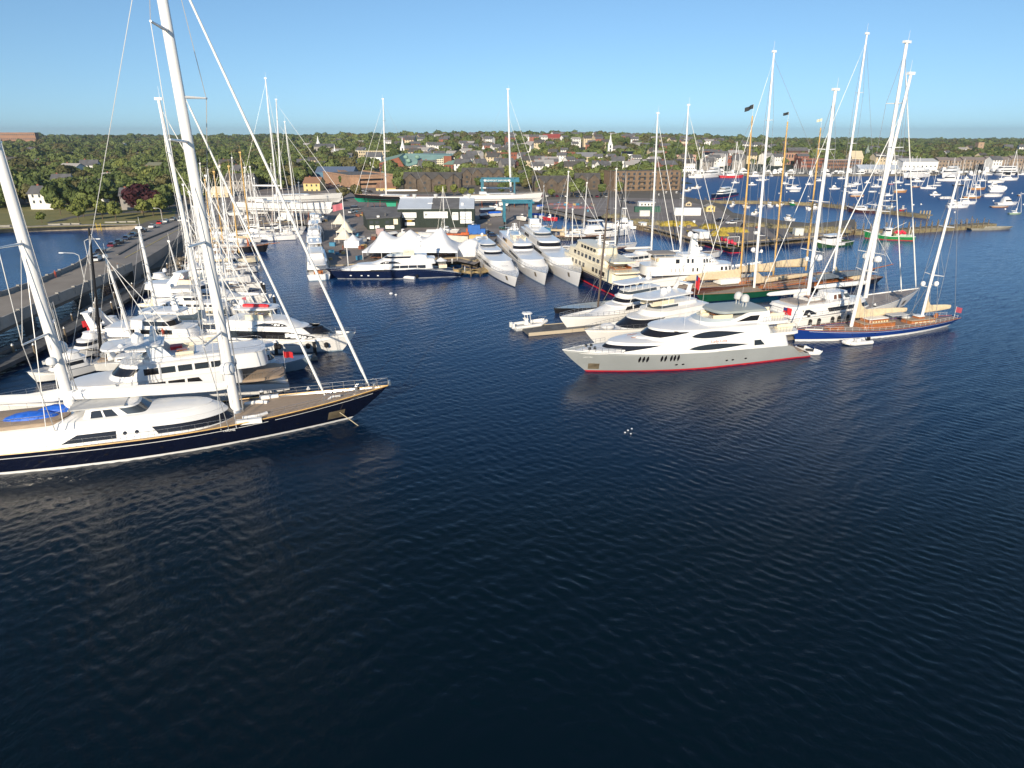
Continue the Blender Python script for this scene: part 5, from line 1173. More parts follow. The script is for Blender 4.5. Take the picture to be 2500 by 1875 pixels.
# ---- right hand marina: sailing yachts between the motor yachts
sail('long green classic yacht with teak deck, varnished cabin and beige stowed mainsail', (1700, 722, 1.9), (2110, 668, 1.7), 6.8, 1.5, [(1841, 703, 1890, 127)], booms=1.7, cov=canvas, r0=.34, spr=3, hm=greenh, dm=teak, house=wood, spm=1.3, ovb=3, ovs=3.5, tw=.4, doms=((.165, -1.3, .6, 1.0, 1), (.17, 1.3, .35, .6, 1)), sheer=.35, shr=.03)
sail('dark hulled sloop with grey awning and beige sail cover behind the white ketch', (1860, 706, 1.9), (2148, 672, 1.7), 6.2, 1.5, [(2032, 686, 2117, 83)], booms=1.6, cov=canvas, r0=.34, spr=4, hm=black, dm=teak, house=wood, awn=gcanvas, spm=1.2, ovb=2.5, ovs=3, tw=.4, fr=.09, shr=.03)
def schooner():
    def ex(r, h, L):
        for x in (-L * .12, L * .05, L * .2): c = Cabin(x, x + 3.2, 1.3, 1.9, 2.6, rf=.1, rr=.1, nose=.3, inset=.1, e=4); part('deckhouse', c.mesh(), wood, r, ang=30)
    r, h, L = sail('three masted wooden schooner with varnished masts and tan sails stowed on its booms', (2140, 650, 3.2), (1640, 700, 2.2), 7.6, 1.9, [(1967, 660, 2004, 312), (1888, 672, 1923, 297), (1806, 690, 1837, 283)], booms=None, r0=.27, spr=1, hm=mat('dark_red_brown_hull', (.09, .03, .02), .35, coat=.4), dm=teak, house=wood, mm=spar, bowsprit=6, ovb=4, ovs=3, tw=.4, extra=ex, fr=.05, name='schooner', cat='schooner', head=False, shr=.035)
    for (u, v, dx) in ((1967, 660, 12.5), (1888, 672, 12.5), (1806, 690, 16)):
        b = Vector(loc_of(r, (*P(u, v, 1.9), 1.9))); rg = []
        for t, sc in ((0, 1), (.3, .85), (.7, .75), (.95, .5), (1, .3)):
            x = b.x - .3 - dx * t; z0 = b.z + 1.3 + t * .4; rg.append([(x, b.y - .35, z0), (x, b.y + .35, z0), (x, b.y + .28, z0 + 1.4 * sc), (x, b.y, z0 + 2.3 * sc), (x, b.y - .28, z0 + 1.4 * sc)])
        part('stowed_sail', MB().loft(rg), canvas, r)
        g = MB(); g.tube((b.x - .2, b.y, b.z + 1.15), (b.x - dx - 1, b.y, b.z + 1.7), .16, .12, 7); part('boom', g, spar, r)
    for (ut, vt, m, s) in ((1837, 283, flagd, 2.6), (1923, 297, flagd, 1.8), (2004, 312, flagw, 1.8)):
        Y = P({1837: 1806, 1923: 1888, 2004: 1967}[ut], {1837: 690, 1923: 672, 2004: 660}[ut], 1.9)[1]; t = Vector(loc_of(r, PY(ut, vt, Y)))
        flagpart(r, (t.x, t.y, t.z + 1.6), s * 1.0, s * .36, m, pole=2.2, slope=.3 if s > 2 else .15, name='burgee')
    return r
SCH = schooner()
sail('white racing sloop with long white boom hidden partly behind the large white yacht', (1668, 622, 2.0), (1470, 640, 1.7), 6.0, 1.6, [(1590, 614, 1606, 277)], booms=1.9, r0=.30, spr=4, hm=white, dm=gel, fores=2, fr=.11, extra=lambda r, h, L: flagpart(r, (0, 0, 2.2), .1, .1, flagr, pole=.2))
sail('white sloop with mast rising behind the domed radar mast', (1765, 612, 2.0), (1575, 628, 1.7), 6.0, 1.6, [(1660, 622, 1681, 257)], booms=1.2, r0=.30, spr=4, hm=gel, dm=teak, fores=2, fr=.11)
sail('white sloop with twin forestays moored beyond the three bow out yachts', (1556, 592, 1.9), (1400, 606, 1.6), 5.6, 1.5, [(1502, 598, 1505, 413)], booms=1.3, r0=.24, spr=3, hm=gel, dm=gel, fores=2)
sail('dark hulled sloop with black mast beside the grey one', (1530, 603, 1.8), (1390, 615, 1.5), 5.0, 1.4, [(1505, 601, 1529, 408)], r0=.2, spr=3, hm=navy2, dm=teak, mm=black, head=False)
sail('black hulled yacht with brown deck at the inner shipyard dock', (1480, 574, 1.9), (1338, 576, 1.5), 5.0, 1.5, [(1380, 572, 1388, 420)], r0=.22, spr=3, hm=black, dm=teak, booms=1., cov=canvas)
sail('white sloop at the inner dock with pale mast and grey boom cover', (1470, 560, 1.8), (1370, 563, 1.4), 4.6, 1.4, [(1425, 560, 1433, 447)], r0=.2, spr=2, booms=1., cov=gcanvas, lod=1)
sail('small white sloop close to the quay beyond the yacht bows', (1430, 606, 1.6), (1352, 602, 1.4), 4.2, 1.3, [(1397, 603, 1398, 512)], r0=.16, spr=2, lod=1)
sail('small sloop on the wharf corner with two thin masts', (1350, 549, 1.6), (1310, 556, 1.4), 3.8, 1.2, [(1321, 552, 1328, 455)], r0=.12, spr=1, lod=1)
motor('white sport yacht with black stripe at the inner dock', (1540, 560, 2.2), (1400, 575, 1.2), 5.4, 1.4, 1.9, 2.6, [(.15, .7, 2.2, 1.8, 3.4, dict(rf=2, nose=3, band=(.3, .4, .8))), (.22, .5, 1.9, 3.4, 4.6, dict(nose=1.5, n='flybridge'))], ovb=2, extra=lambda r, h, X, cb: hardtop(r, X(.24), X(.5), 1.6, 4.7, 1.6))
motor('white tuna tower boat beyond the sloops', (1470, 545, 2.2), (1560, 552, 1.2), 5.0, 1.3, 1.7, 2.6, [(.15, .7, 2.0, 1.6, 3.2, dict(rf=1, nose=2, band=(.3, .4, .8))), (.3, .55, 1.6, 3.2, 4.4, dict(nose=1, n='flybridge'))], ovb=1.8, extra=lambda r, h, X, cb: hardtop(r, X(.34), X(.52), .8, 4.6, 3.8, name='tuna_tower'))
motor('white cabin yacht between the cream ship and the big white yacht', (1480, 640, 2.3), (1610, 632, 1.2), 5.6, 1.4, 1.9, 2.6, [(.12, .72, 2.3, 1.8, 3.5, dict(rf=1.2, nose=2, w=[(.3, .62, .4, .85, 3, .2, 'rect')], band=(.6, .4, .85))), (.2, .5, 1.9, 3.5, 4.4, dict(nose=1.5, n='flybridge', m=gel))], ovb=2.2, raild=wood)

# ---- small craft
def rib_dock():
    r, h, X, cb = motor('white inflatable patrol boat with twin outboards and a T top at the floating dock end', (1336, 782, 1.2), (1254, 796, .8), 3.2, .9, .9, 1.2, [(.30, .5, .6, .9, 2.0, dict(nose=.3, inset=.1))], hm=gel, dm=lgrey, ovb=1.2, name='patrol_boat', cat='motorboat', rail=False, hk=dict(tw=1, bul=.3), boot=grey,
        extra=lambda r, h, X, cb: hardtop(r, X(.26), X(.54), .9, .9, 2.2, posts=2, name='t_top'))
    for sg in (1, -1): g = MB(); g.path([(X(-.02), sg * 1.6, .75), (X(.7), sg * 1.6, .9), (X(.95), sg * .5, 1.3)], .34, 8); part('tube', g, gel, r); e = MB(); e.bx(X(-.08), X(-.01), sg * .6 - .25, sg * .6 + .25, .5, 1.5); part('outboard_motor', e, gel, r, False)
    b = MB(); b.path([(X(.8), -1, 1.2), (X(.8), -.9, 1.9), (X(.98), 0, 2.1), (X(.8), .9, 1.9), (X(.8), 1, 1.2)], .05); part('bow_rail', b, metalm, r, False)
rib_dock()
def jetski(u, v, rz, label):
    x, y = P(u, v, 0); r = thing('jet_ski', label, 'jet ski', (x, y, 0), rz, 'white jet skis behind the silver yacht')
    h = Hull(3.2, 1.2, .5, .5, .75, ovb=.6, bul=.0, kz=-.3); part('hull', h.mesh(5), white, r); part('deck', h.deck(0), white, r)
    g = MB(); g.bx(-1.2, .2, -.28, .28, .5, .85); part('seat', g, black, r, False); n = MB(); n.loft([[(.1, -.35, .55), (.1, .35, .55), (.1, .2, 1.05), (.1, -.2, 1.05)], [(1.2, -.2, .7), (1.2, .2, .7), (1.2, .1, .8), (1.2, -.1, .8)]]); part('cowl', n, white, r, False)
    b = MB(); b.tube((.15, -.4, 1.1), (.15, .4, 1.1), .04, .04, 5); part('handlebar', b, black, r, False)
jetski(1962, 856, -.9, 'white jet ski nearer the swim platform of the silver yacht'); jetski(1984, 864, -.4, 'white jet ski lying in front, farther from the silver yacht platform')
dinghy('grey inflatable tied under the bow of the white ketch', (1925, 800), (1868, 812), lgrey, name='inflatable_tender')

small = [('white sport cruiser with raised bow lying across the stern of the dark ketch slips', (66, 908, 2.2), (236, 884, 1.0), 4.6), ('white cabin cruiser tied to the inner side of the grey floating dock', (150, 858, 2.0), (262, 836, 1.0), 4.2), ('white cruiser squeezed between the red ensigns and the long dark dock', (342, 800, 2.0), (240, 806, 1.0), 4.2), ('white cruiser at the dock behind the swept radar arch', (470, 712, 2.0), (395, 705, 1.0), 4.0), ('white cruiser stern to the dock near the white capped piles', (440, 690, 2.0), (368, 690, 1.0), 4.0), ('white flybridge boat between the covered sloops', (600, 640, 2.2), (500, 643, 1.0), 4.2), ('white motorboat beside the orange bowsprit tip', (700, 785, 1.9), (610, 790, 1.0), 3.8), ('white flybridge boat near the dark awning boat', (560, 622, 2.2), (470, 624, 1.0), 4.2)]
for q in small: motor_small(*q)
sail('white ketch with a blue sail cover next to the long low sloop', (640, 690, 1.8), (410, 693, 1.5), 5.2, 1.4, [(500, 690, 462, 470), (440, 692, 412, 590)], r0=.2, spr=2, lod=1, booms=1., cov=gcanvas)
sail('white sloop lying under the furled headsails of the tall ketch', (640, 778, 1.8), (440, 783, 1.5), 5.2, 1.4, [(560, 780, 527, 600)], r0=.18, spr=2, lod=1, booms=1., cov=canvas)

for lb, bow, st, ms in (('white sloop behind the red kayak roof', (560, 735, 1.6), (430, 740, 1.3), (486, 738, 455, 540)), ('white sloop with a slim mast near the bow pulpit pile', (630, 690, 1.6), (500, 694, 1.3), (575, 692, 545, 500)), ('white sloop close to the black schooner stern', (560, 588, 1.6), (470, 591, 1.3), (525, 589, 507, 415)),
    ('small white sloop at the head of the inner dock', (710, 548, 1.6), (640, 551, 1.3), (672, 550, 661, 400)), ('cream hulled sloop by the shore end of the inner dock', (540, 574, 1.6), (468, 577, 1.3), (503, 576, 488, 400)), ('white sloop just outside the cream hulled one', (610, 572, 1.6), (540, 575, 1.3), (577, 574, 566, 386)), ('little sloop between schooner and slim sloop', (652, 572, 1.6), (600, 575, 1.3), (630, 573, 620, 436)), ('white sloop on the dock by the riprap bank', (540, 646, 1.6), (455, 650, 1.3), (500, 648, 472, 505))):
    sail(lb, bow, st, 4.2, 1.3, [ms], r0=.16, spr=2, lod=1, hm=gel, dm=gel)
# ================================================================ building helpers
UNIT = {}
def unitbox(m):
    if m.name not in UNIT:
        me = bpy.data.meshes.new('pane_unit'); mb = MB().bx(-.5, .5, -.5, .5, -.5, .5); me.from_pydata(mb.v, [], mb.f); me.materials.append(m); UNIT[m.name] = me
    return UNIT[m.name]
def ubox(name, m, par, c, s, rz=0):
    o = link(name, unitbox(m), par); o.location = c; o.scale = s
    if rz: o.rotation_euler = (0, 0, rz)
    return o
def wingrid(par, x0, x1, y, zs, k, ww, wh, m=None, lim=100, axis='x', name='window', frame=None):
    n = 0
    for z in zs:
        for i in range(k):
            if n >= lim: return
            x = lerp(x0, x1, (i + .5) / k)
            o = ubox(name, m or glass2, par, (x, y, z) if axis == 'x' else (y, x, z), (ww, .12, wh) if axis == 'x' else (.12, ww, wh)); n += 1
            if frame: ubox('window_frame', frame, par, (x, y + .03, z) if axis == 'x' else (y + .03, x, z), (ww + .35, .1, wh + .35) if axis == 'x' else (.1, ww + .35, wh + .35))
FOOT = []; LM = []                                # building footprints, kept clear of trees
def bld(name, label, cat, p0, p1, vt, depth, wm, rm, roof='gable', rise=2.5, wz=None, rows=2, k=6, ww=1.2, wh=1.5, side=0, group=None, par=.4, ov=.4, wmat=None, base=None, zt=None, axis='x', hip=0, chim=0, frame=None):
    """front wall between photo points p0, p1 (on the ground), top at photo row vt"""
    z0 = ZL if base is None else base
    a, b = P(p0[0], p0[1], z0), P(p1[0], p1[1], z0)
    rz = atan2(b[1] - a[1], b[0] - a[0]); L = hypot(b[0] - a[0], b[1] - a[1])
    zt = zt if zt is not None else PY(p0[0], vt, a[1])[2] - z0
    r = thing(name, label, cat, (a[0], a[1], z0), rz, group)
    fill_bld(r, L, depth, zt, wm, rm, roof, rise, rows, k, ww, wh, side, par, ov, wmat, axis, hip, chim, frame)
    FOOT.append((a[0], a[1], rz, L, depth)); LM.append((a[0] + L / 2, a[1], name.replace('_', ' '))); return r, L, zt
def far(name, label, cat, u0, u1, vt, Y, depth, wm, rm, roof='gable', rise=2.5, rows=2, k=6, ww=1.3, wh=1.6, group=None, rz=0, side=0, par=.4, ov=.4, wmat=None, axis='x', hip=0, chim=0, hgt=None, frame=None):
    a = PY(u0, vt, Y); b = PY(u1, vt, Y); L = b[0] - a[0]; zb = gz((a[0] + b[0]) / 2, Y) - 1.5
    if hgt: zb = a[2] - hgt
    r = thing(name, label, cat, (a[0], a[1], zb), rz, group); zt = a[2] - zb
    fill_bld(r, L, depth, zt, wm, rm, roof, rise, rows, k, ww, wh, side, par, ov, wmat, axis, hip, chim, frame)
    FOOT.append((a[0], a[1], rz, L, depth)); LM.append((a[0] + L / 2, a[1], name.replace('_', ' '))); return r, L, zt
def fill_bld(r, L, depth, zt, wm, rm, roof, rise, rows, k, ww, wh, side, par, ov, wmat, axis, hip, chim, frame=None):
    mb = MB().bx(0, L, 0, depth, -11, zt)
    if roof == 'gable' and not hip:
        if axis == 'x':
            for x in (0, L): mb.add([(x, 0, zt), (x, depth, zt), (x, depth / 2, zt + rise)], [(0, 1, 2)])
        else:
            for y in (0, depth): mb.add([(0, y, zt), (L, y, zt), (L / 2, y, zt + rise)], [(0, 1, 2)])
    wl_ = part('wall', mb, wm, r, False); rf = MB()
    if roof == 'gable': rf.gable(0, L, 0, depth, zt + .02, zt + rise, ov, .2, axis, hip); ro = part('roof', rf, rm, r, False)
    else:
        rf.bx(-ov * .3, L + ov * .3, -ov * .3, depth + ov * .3, zt, zt + .15); ro = part('roof', rf, rm, r, False)
        if par:
            for q in ((-.15, L + .15, -.2, .15), (-.15, L + .15, depth - .15, depth + .2), (-.2, .15, .15, depth - .15), (L - .15, L + .2, .15, depth - .15)):
                pass
            pp = MB().bx(-.25, L + .25, -.25, .1, zt + .15, zt + .15 + par).bx(-.25, .1, .1, depth, zt + .15, zt + .15 + par).bx(L - .1, L + .25, .1, depth, zt + .15, zt + .15 + par); part('parapet', pp, wm, ro, False)
    for c in range(chim): ubox('chimney', brickm, ro, (L * (.25 + .5 * c), depth * .55, zt + rise * .9), (1.0, 1.0, 2.4))
    zs = [zt * (i + .55) / rows for i in range(rows)]
    if k: wingrid(wl_, .6, L - .6, -.02, zs, k, ww, wh, wmat, frame=frame)
    if side: wingrid(wl_, .8, depth - .8, L + .02 if side > 0 else -.02, zs, abs(side), ww, wh, wmat, 60, 'y')

# ================================================================ the shipyard shed
def shed():
    z0 = ZL; a = P(973, 556, z0); b = P(1159, 555, z0); L = hypot(b[0] - a[0], b[1] - a[1]); rz = atan2(b[1] - a[1], b[0] - a[0])
    r = thing('shipyard_shed', 'dark green boarded shipyard shed with pale metal roof panels and white signs', 'shed', (a[0], a[1], z0), rz); D = 23; zt = 7.4; rise = 3.4
    mb = MB().bx(0, L, 0, D, -1, zt)
    for x in (0, L): mb.add([(x, 0, zt), (x, D, zt), (x, D / 2, zt + rise)], [(0, 1, 2)])
    w_ = part('wall', mb, dgreen, r, False)
    for x0, x1, m in ((0, L * .44, roofl), (L * .44, L * .80, roofg), (L * .80, L, roofl)):
        g = MB().gable(x0, x1 - .02, 0, D, zt + .02, zt + rise, .0, .18); part('roof_panel', g, m, r, False)
    ed = MB().bx(-.2, L + .2, D / 2 - .25, D / 2 + .25, zt + rise + .12, zt + rise + .5); part('ridge_cap', ed, white, r, False)
    for x in (6, 15, 29): v_ = MB().tube((x, D / 2, zt + rise), (x, D / 2, zt + rise + 1.6), .7, .9, 10); part('roof_vent', v_, lgrey, r)
    part('skylight', MB().bx(12, 14.2, 5.2, 5.9, zt + 1.72, zt + 1.95), white, r, False)
    # board lines on the wall
    s_ = MB()
    for i in range(int(L / .9)): s_.bx(.45 + i * .9, .49 + i * .9, -.05, 0, 0, zt - .1)
    part('wall_batten', s_, black, w_, False)
    def sign(x0, x1, zc0, zc1, lab=None): return ubox('sign', signw, r, ((x0 + x1) / 2, -.12, (zc0 + zc1) / 2), (x1 - x0, .12, zc1 - zc0))
    U = lambda u: (u - 973) / (1159 - 973) * L
    sign(U(983), U(1018), 4.0, 6.1); text('HINCKLEY', .95, (U(1000.5), -.2, 5.05), (pi / 2, 0, 0), ink, r, 'sign_lettering', .01, 1.05)
    sign(U(989), U(1013), .9, 3.6); ubox('sign_picture', black, r, (U(1001), -.2, 2.75), (4.3, .04, 1.1)); g = MB(); g.loft([[(U(1001) + 1.2 * cos(t), -.235 - dd, 2.75 + .22 * sin(t)) for t in [2 * pi * i / 10 for i in range(10)]] for dd in (0, .02)]); part('sign_emblem', g, yellowp, r, False)
    sign(U(1036), U(1094), 3.8, 6.4); text('NEWPORT SHIPYARD', 1.0, (U(1068), -.2, 5.1), (pi / 2, 0, 0), ink, r, 'sign_lettering', .01, .92)
    g = MB().add([(U(1038), -.22, 5.7), (U(1044), -.22, 5.7), (U(1044), -.22, 5.2), (U(1041), -.22, 4.5), (U(1038), -.22, 5.2)], [(0, 1, 2, 3, 4)]); part('sign_emblem', g, ink, r, False)
    sign(U(1105), U(1119.5), 3.0, 6.1); text('MY', 1.3, (U(1112), -.2, 5.2), (pi / 2, 0, 0), inkb, r, 'sign_lettering')
    sign(U(1124), U(1152), 3.3, 6.3); text('BALTIC', 1.0, (U(1138), -.2, 4.3), (pi / 2, 0, 0), ink, r, 'sign_lettering', .01, 1.4); g = MB().tube((U(1137), -.2, 4.95), (U(1139), -.2, 5.9), .12, .05, 4); part('sign_emblem', g, ink, r, False)
    sign(U(1124), U(1152), 1.6, 3.15); text('YACHT SERVICE', .62, (U(1138), -.2, 2.6), (pi / 2, 0, 0), ink, r, 'sign_lettering')
    ubox('satellite_dish', white, r, (L * .84, -.4 + 4, zt + 1.6), (1, .3, 1))
    # lower annex at the west end
    q = thing('shipyard_annex', 'low dark shed annex with grey lean-to roof and small posters', 'shed', (*P(899, 562, z0), z0), rz); La = hypot(P(899, 562, z0)[0] - a[0], P(899, 562, z0)[1] - a[1]) - .3
    mb = MB(); mb.add([(0, 0, -1), (La, 0, -1), (La, 16, -1), (-4.5, 16, -1), (0, 0, 4.2), (La, 0, 4.9), (La, 16, 7.4), (-4.5, 16, 7.0)], [(0, 1, 5, 4), (1, 2, 6, 5), (2, 3, 7, 6), (3, 0, 4, 7), (4, 5, 6, 7)]); part('wall', mb, dgreen, q, False)
    mb = MB(); mb.add([(-.4, -.4, 4.3), (La, -.4, 5.0), (La, 16, 7.55), (-5, 16.2, 7.2), (-.4, -.4, 4.5), (La, -.4, 5.2), (La, 16, 7.75), (-5, 16.2, 7.4)], [(4, 5, 6, 7), (0, 1, 5, 4), (3, 0, 4, 7), (1, 2, 6, 5)]); part('roof', mb, roofg, q, False)
    for f in (.12, .29, .6, .74): ubox('poster', signw, q, (La * f, -.1, 1.2), (1.7, .08, 1.3))
    for f in (.12, .29, .6): ubox('window', glass2, q, (La * f, -.08, 3.1), (1.5, .08, 1.2))
    ubox('notice_board', cream, q, (La * .86, -.12, 3.3), (1.7, .12, 2.1)); ubox('roof_unit', white, q, (4.2, 1.0, 5.2), (1.0, .6, .8))
    for z in (1.8,): part('roof_vent', MB().tube((7, 2, 5), (7, 2, 6.4), .3, .5, 8), roofg, q)
    FOOT.append((a[0] - 16, a[1], rz, L + 16, D))
shed()

# ================================================================ tents
def peak_tent(label, cx, cy, z0, W, D, ze, peaks, m=tentm, rz=0, name='marquee_tent', walls=False, group=None):
    r = thing(name, label, 'tent', (cx, cy, z0), rz, group); nx, ny = max(12, int(W * 1.6)), 18; vs = []
    for j in range(ny + 1):
        for i in range(nx + 1):
            x = lerp(-W / 2, W / 2, i / nx); y = lerp(-D / 2, D / 2, j / ny); e = min(1, min(W / 2 - abs(x), D / 2 - abs(y)) / (D * .5)); z = 0
            for px_, ph, pr in peaks:
                d = hypot(x - px_, y * .9) / pr; z = max(z, (ph - ze) * max(0, 1 - d) ** 1.55)
            ridge = .34 * (max(p[1] for p in peaks) - ze) * e ** .8
            vs.append((x, y, ze + max(z, 0) * min(1, e * 1.6 + .0) + ridge * (1 - min(1, z / 3))))
    mb = MB().add(vs, [(j * (nx + 1) + i, j * (nx + 1) + i + 1, (j + 1) * (nx + 1) + i + 1, (j + 1) * (nx + 1) + i) for j in range(ny) for i in range(nx)]); part('canopy', mb, m, r, True, 60)
    va = MB()
    for x0, x1, y0, y1 in ((-W / 2, W / 2, -D / 2 - .02, -D / 2), (-W / 2, W / 2, D / 2, D / 2 + .02), (-W / 2 - .02, -W / 2, -D / 2, D / 2), (W / 2, W / 2 + .02, -D / 2, D / 2)): va.bx(x0, x1, y0, y1, ze - (ze - .05 if walls else .45), ze)
    part('side_wall' if walls else 'valance', va, m, r, False)
    n = max(2, int(W / 5) + 1)
    for i in range(n):
        for sg in (-1, 1): x = lerp(-W / 2 + .1, W / 2 - .1, i / (n - 1)); part('pole', MB().tube((x, sg * (D / 2 - .1), 0), (x, sg * (D / 2 - .1), ze), .07, .07, 6), white, r, False)
    return r
a = P(880, 640, ZL); b = P(1117, 636, ZL)
peak_tent('big white three peaked marquee tent behind the navy motor yacht', (a[0] + b[0]) / 2, 208, ZL, b[0] - a[0], 17, 2.7, [(-10.0, 8.4, 12), (-.8, 8.2, 11.5), (9.0, 9.0, 12)])
fur = MB(); rnd = random.Random(5)
for (u, v) in ((1085, 632), (1095, 630), (1106, 628), (1072, 633), (905, 640), (920, 640), (940, 640)):
    x, y = P(u, v, ZL); ft = MB(); ft.tube((0, 0, .72), (0, 0, .78), .9, .9, 12).tube((0, 0, 0), (0, 0, .72), .06, .06, 6)
    q = part('table_top', MB().tube((0, 0, .72), (0, 0, .78), .9, .9, 12), wood, None, False); q.name = 'round_table'; q.location = (x, y + 4, ZL); tag(q, 'round wooden table under the big marquee', 'table', 'tables under the marquee'); part('leg', MB().tube((0, 0, 0), (0, 0, .72), .06, .06, 6), metalm, q, False)
for (u, v, W, D, ze, ph, m, lb) in ((833, 557, 6.2, 6.2, 2.4, 6.2, tentc, 'cream peaked tent farthest up the quay'), (846, 578, 6, 6, 2.4, 6.0, tentc, 'middle cream peaked tent on the quay beside the flag pole'), (842, 596, 5.6, 5.6, 2.4, 5.6, tentc, 'near cream peaked tent with a striped flag hanging before it'), (864, 602, 5, 6, 2.3, 3.9, tentm, 'small white walled tent beside the cream tents')):
    x, y = P(u, v, ZL); peak_tent(lb, x, y, ZL, W, D, ze, [(0, ph, W * .62)], m, name='peaked_tent', walls=m is tentm)
x, y = P(1149, 628, ZL); peak_tent('white frame tent with white side walls and pyramid roof beside the big marquee', x, y + 5, ZL, 9.6, 9, 2.6, [(0, 4.9, 9)], tentm, name='frame_tent', walls=True)

# ================================================================ containers, truck, boats on the hard
def container(label, p0, p1, hgt, m, dep=2.4, name='shipping_container', cat='container', z0=ZL):
    a, b = P(*p0, z0), P(*p1, z0); L = hypot(b[0] - a[0], b[1] - a[1]); rz = atan2(b[1] - a[1], b[0] - a[0]); r = thing(name, label, cat, (a[0], a[1], z0), rz)
    mb = MB().bx(0, L, 0, dep, .12, hgt)
    part('body', mb, m, r, False); rb = MB(); n = int(L / .45)
    for i in range(n): rb.bx(.2 + i * (L - .4) / n, .38 + i * (L - .4) / n, -.06, 0, .3, hgt - .15)
    part('corrugation', rb, m, r, False)
    fr_ = MB().bx(-.04, .12, -.08, 0, 0, hgt).bx(L - .12, L + .04, -.08, 0, 0, hgt).bx(0.12, L - .12, -.08, 0, hgt - .14, hgt).bx(.12, L - .12, -.08, 0, .0, .2); part('corner_frame', fr_, m, r, False)
    d_ = MB().bx(L, L + .05, .15, dep / 2 - .03, .25, hgt - .2); part('door', d_, m, r, False); d_ = MB().bx(L, L + .05, dep / 2 + .03, dep - .15, .25, hgt - .2); part('door', d_, m, r, False)
    return r, L
container('tan shipping container standing behind the white frame tent', (1146, 593), (1188, 592), 2.6, cont_y)
container('long white container carrying orange steel frames behind the marquee', (1068, 594), (1142, 591), 2.6, cont_w)
r_ = one('steel_frame', MB().bx(-7, 4, -.9, .9, 0, .5).bx(3, 3.6, -.5, .5, .5, 2.2).bx(1.2, 4, -.7, .7, .5, .9), rust, 'orange red steel cradle lying on the long white container', 'cradle', loc=(*P(1118, 592, ZL), ZL + 2.65))
container('pale container end beside the boat lift', (1262, 581), (1291, 588), 2.9, cont_w, 5); container('blue container lying behind the pale one near the lift', (1290, 575), (1304, 579), 2.9, cont_b, 7)
container('long white container on the quay with the yacht bows before it', (1302, 588), (1341, 596), 2.6, cont_w, 2.4); container('pink white site office box beside the shed annex', (919, 578), (937, 578), 2.9, mat('pink_grey_panel', (.42, .30, .30), .7), 3)
r, L = container('bright blue box truck parked behind the tan container', (1143, 572), (1172, 572), 3.3, truckb, 2.5, 'box_truck', 'truck', ZL + .6)
part('cab', MB().bx(L + .1, L + 2.0, .1, 2.3, -.2, 1.9), truckb, r, False)
for x in (1.2, L - 1, L + 1.2): part('wheel', MB().tube((x, -.05, -.1), (x, .3, -.1), .5, .5, 12), wblack, r)
def small_boat(label, u, v, rz, L, m, cov=None, z=ZL + .9, trailer=True, group=None, cat='motorboat'):
    x, y = P(u, v, ZL); r = thing('motorboat', label, cat, (x, y, z), rz, group); h = Hull(L, L * .3, .9, .9, 1.2, ovb=L * .12, bul=.2, kz=-.5); part('hull', h.mesh(5), m, r); part('deck', h.deck(), lgrey, r)
    if cov: c = Cabin(-L * .46, L * .46, L * .14, .9, 1.5, rf=L * .12, rr=.2, nose=L * .4, inset=L * .06); part('cover', c.mesh(), cov, r)
    else: c = Cabin(-L * .1, L * .14, L * .09, .8, 2.1, rf=.5, rr=.1, nose=.8, inset=.15); part('cabin', c.mesh(), white, r); part('window', c.band(.2, .5, .85), glass, r, False)
    if trailer: t = MB().bx(-L * .4, L * .5, -.5, -.35, -.8, -.6).bx(-L * .4, L * .5, .35, .5, -.8, -.6).tube((-L * .1, -1, -.6), (-L * .1, 1, -.6), .32, .32, 10); part('trailer', t, black, r, False)
    return r
small_boat('white cabin boat on a trailer by the shed wall', 985, 580, .4, 7, gel); small_boat('boat under a grey shrink cover before the shed', 1035, 584, 2.9, 8.5, gel, lgrey); small_boat('beige covered boat by the dark shed', 1010, 584, .2, 7, gel, canvas)
small_boat('white day boat behind the long container', 1090, 573, .1, 10, gel); small_boat('red striped sloop hull before the shed doors', 1068, 577, 0, 9, gel, wcanvas); small_boat('blue covered boat below the big lift', 1192, 520, .5, 9, navy2, bluegrey); small_boat('white sport boat stored under the big boat lift', 1212, 514, 2.6, 9, gel)
small_boat('small boat under a blue tarpaulin at the yard edge', 716, 530, .3, 7, gel, bluet); small_boat('red hulled launch behind the smaller boat lift', 1342, 541, 2.9, 7, red, None)
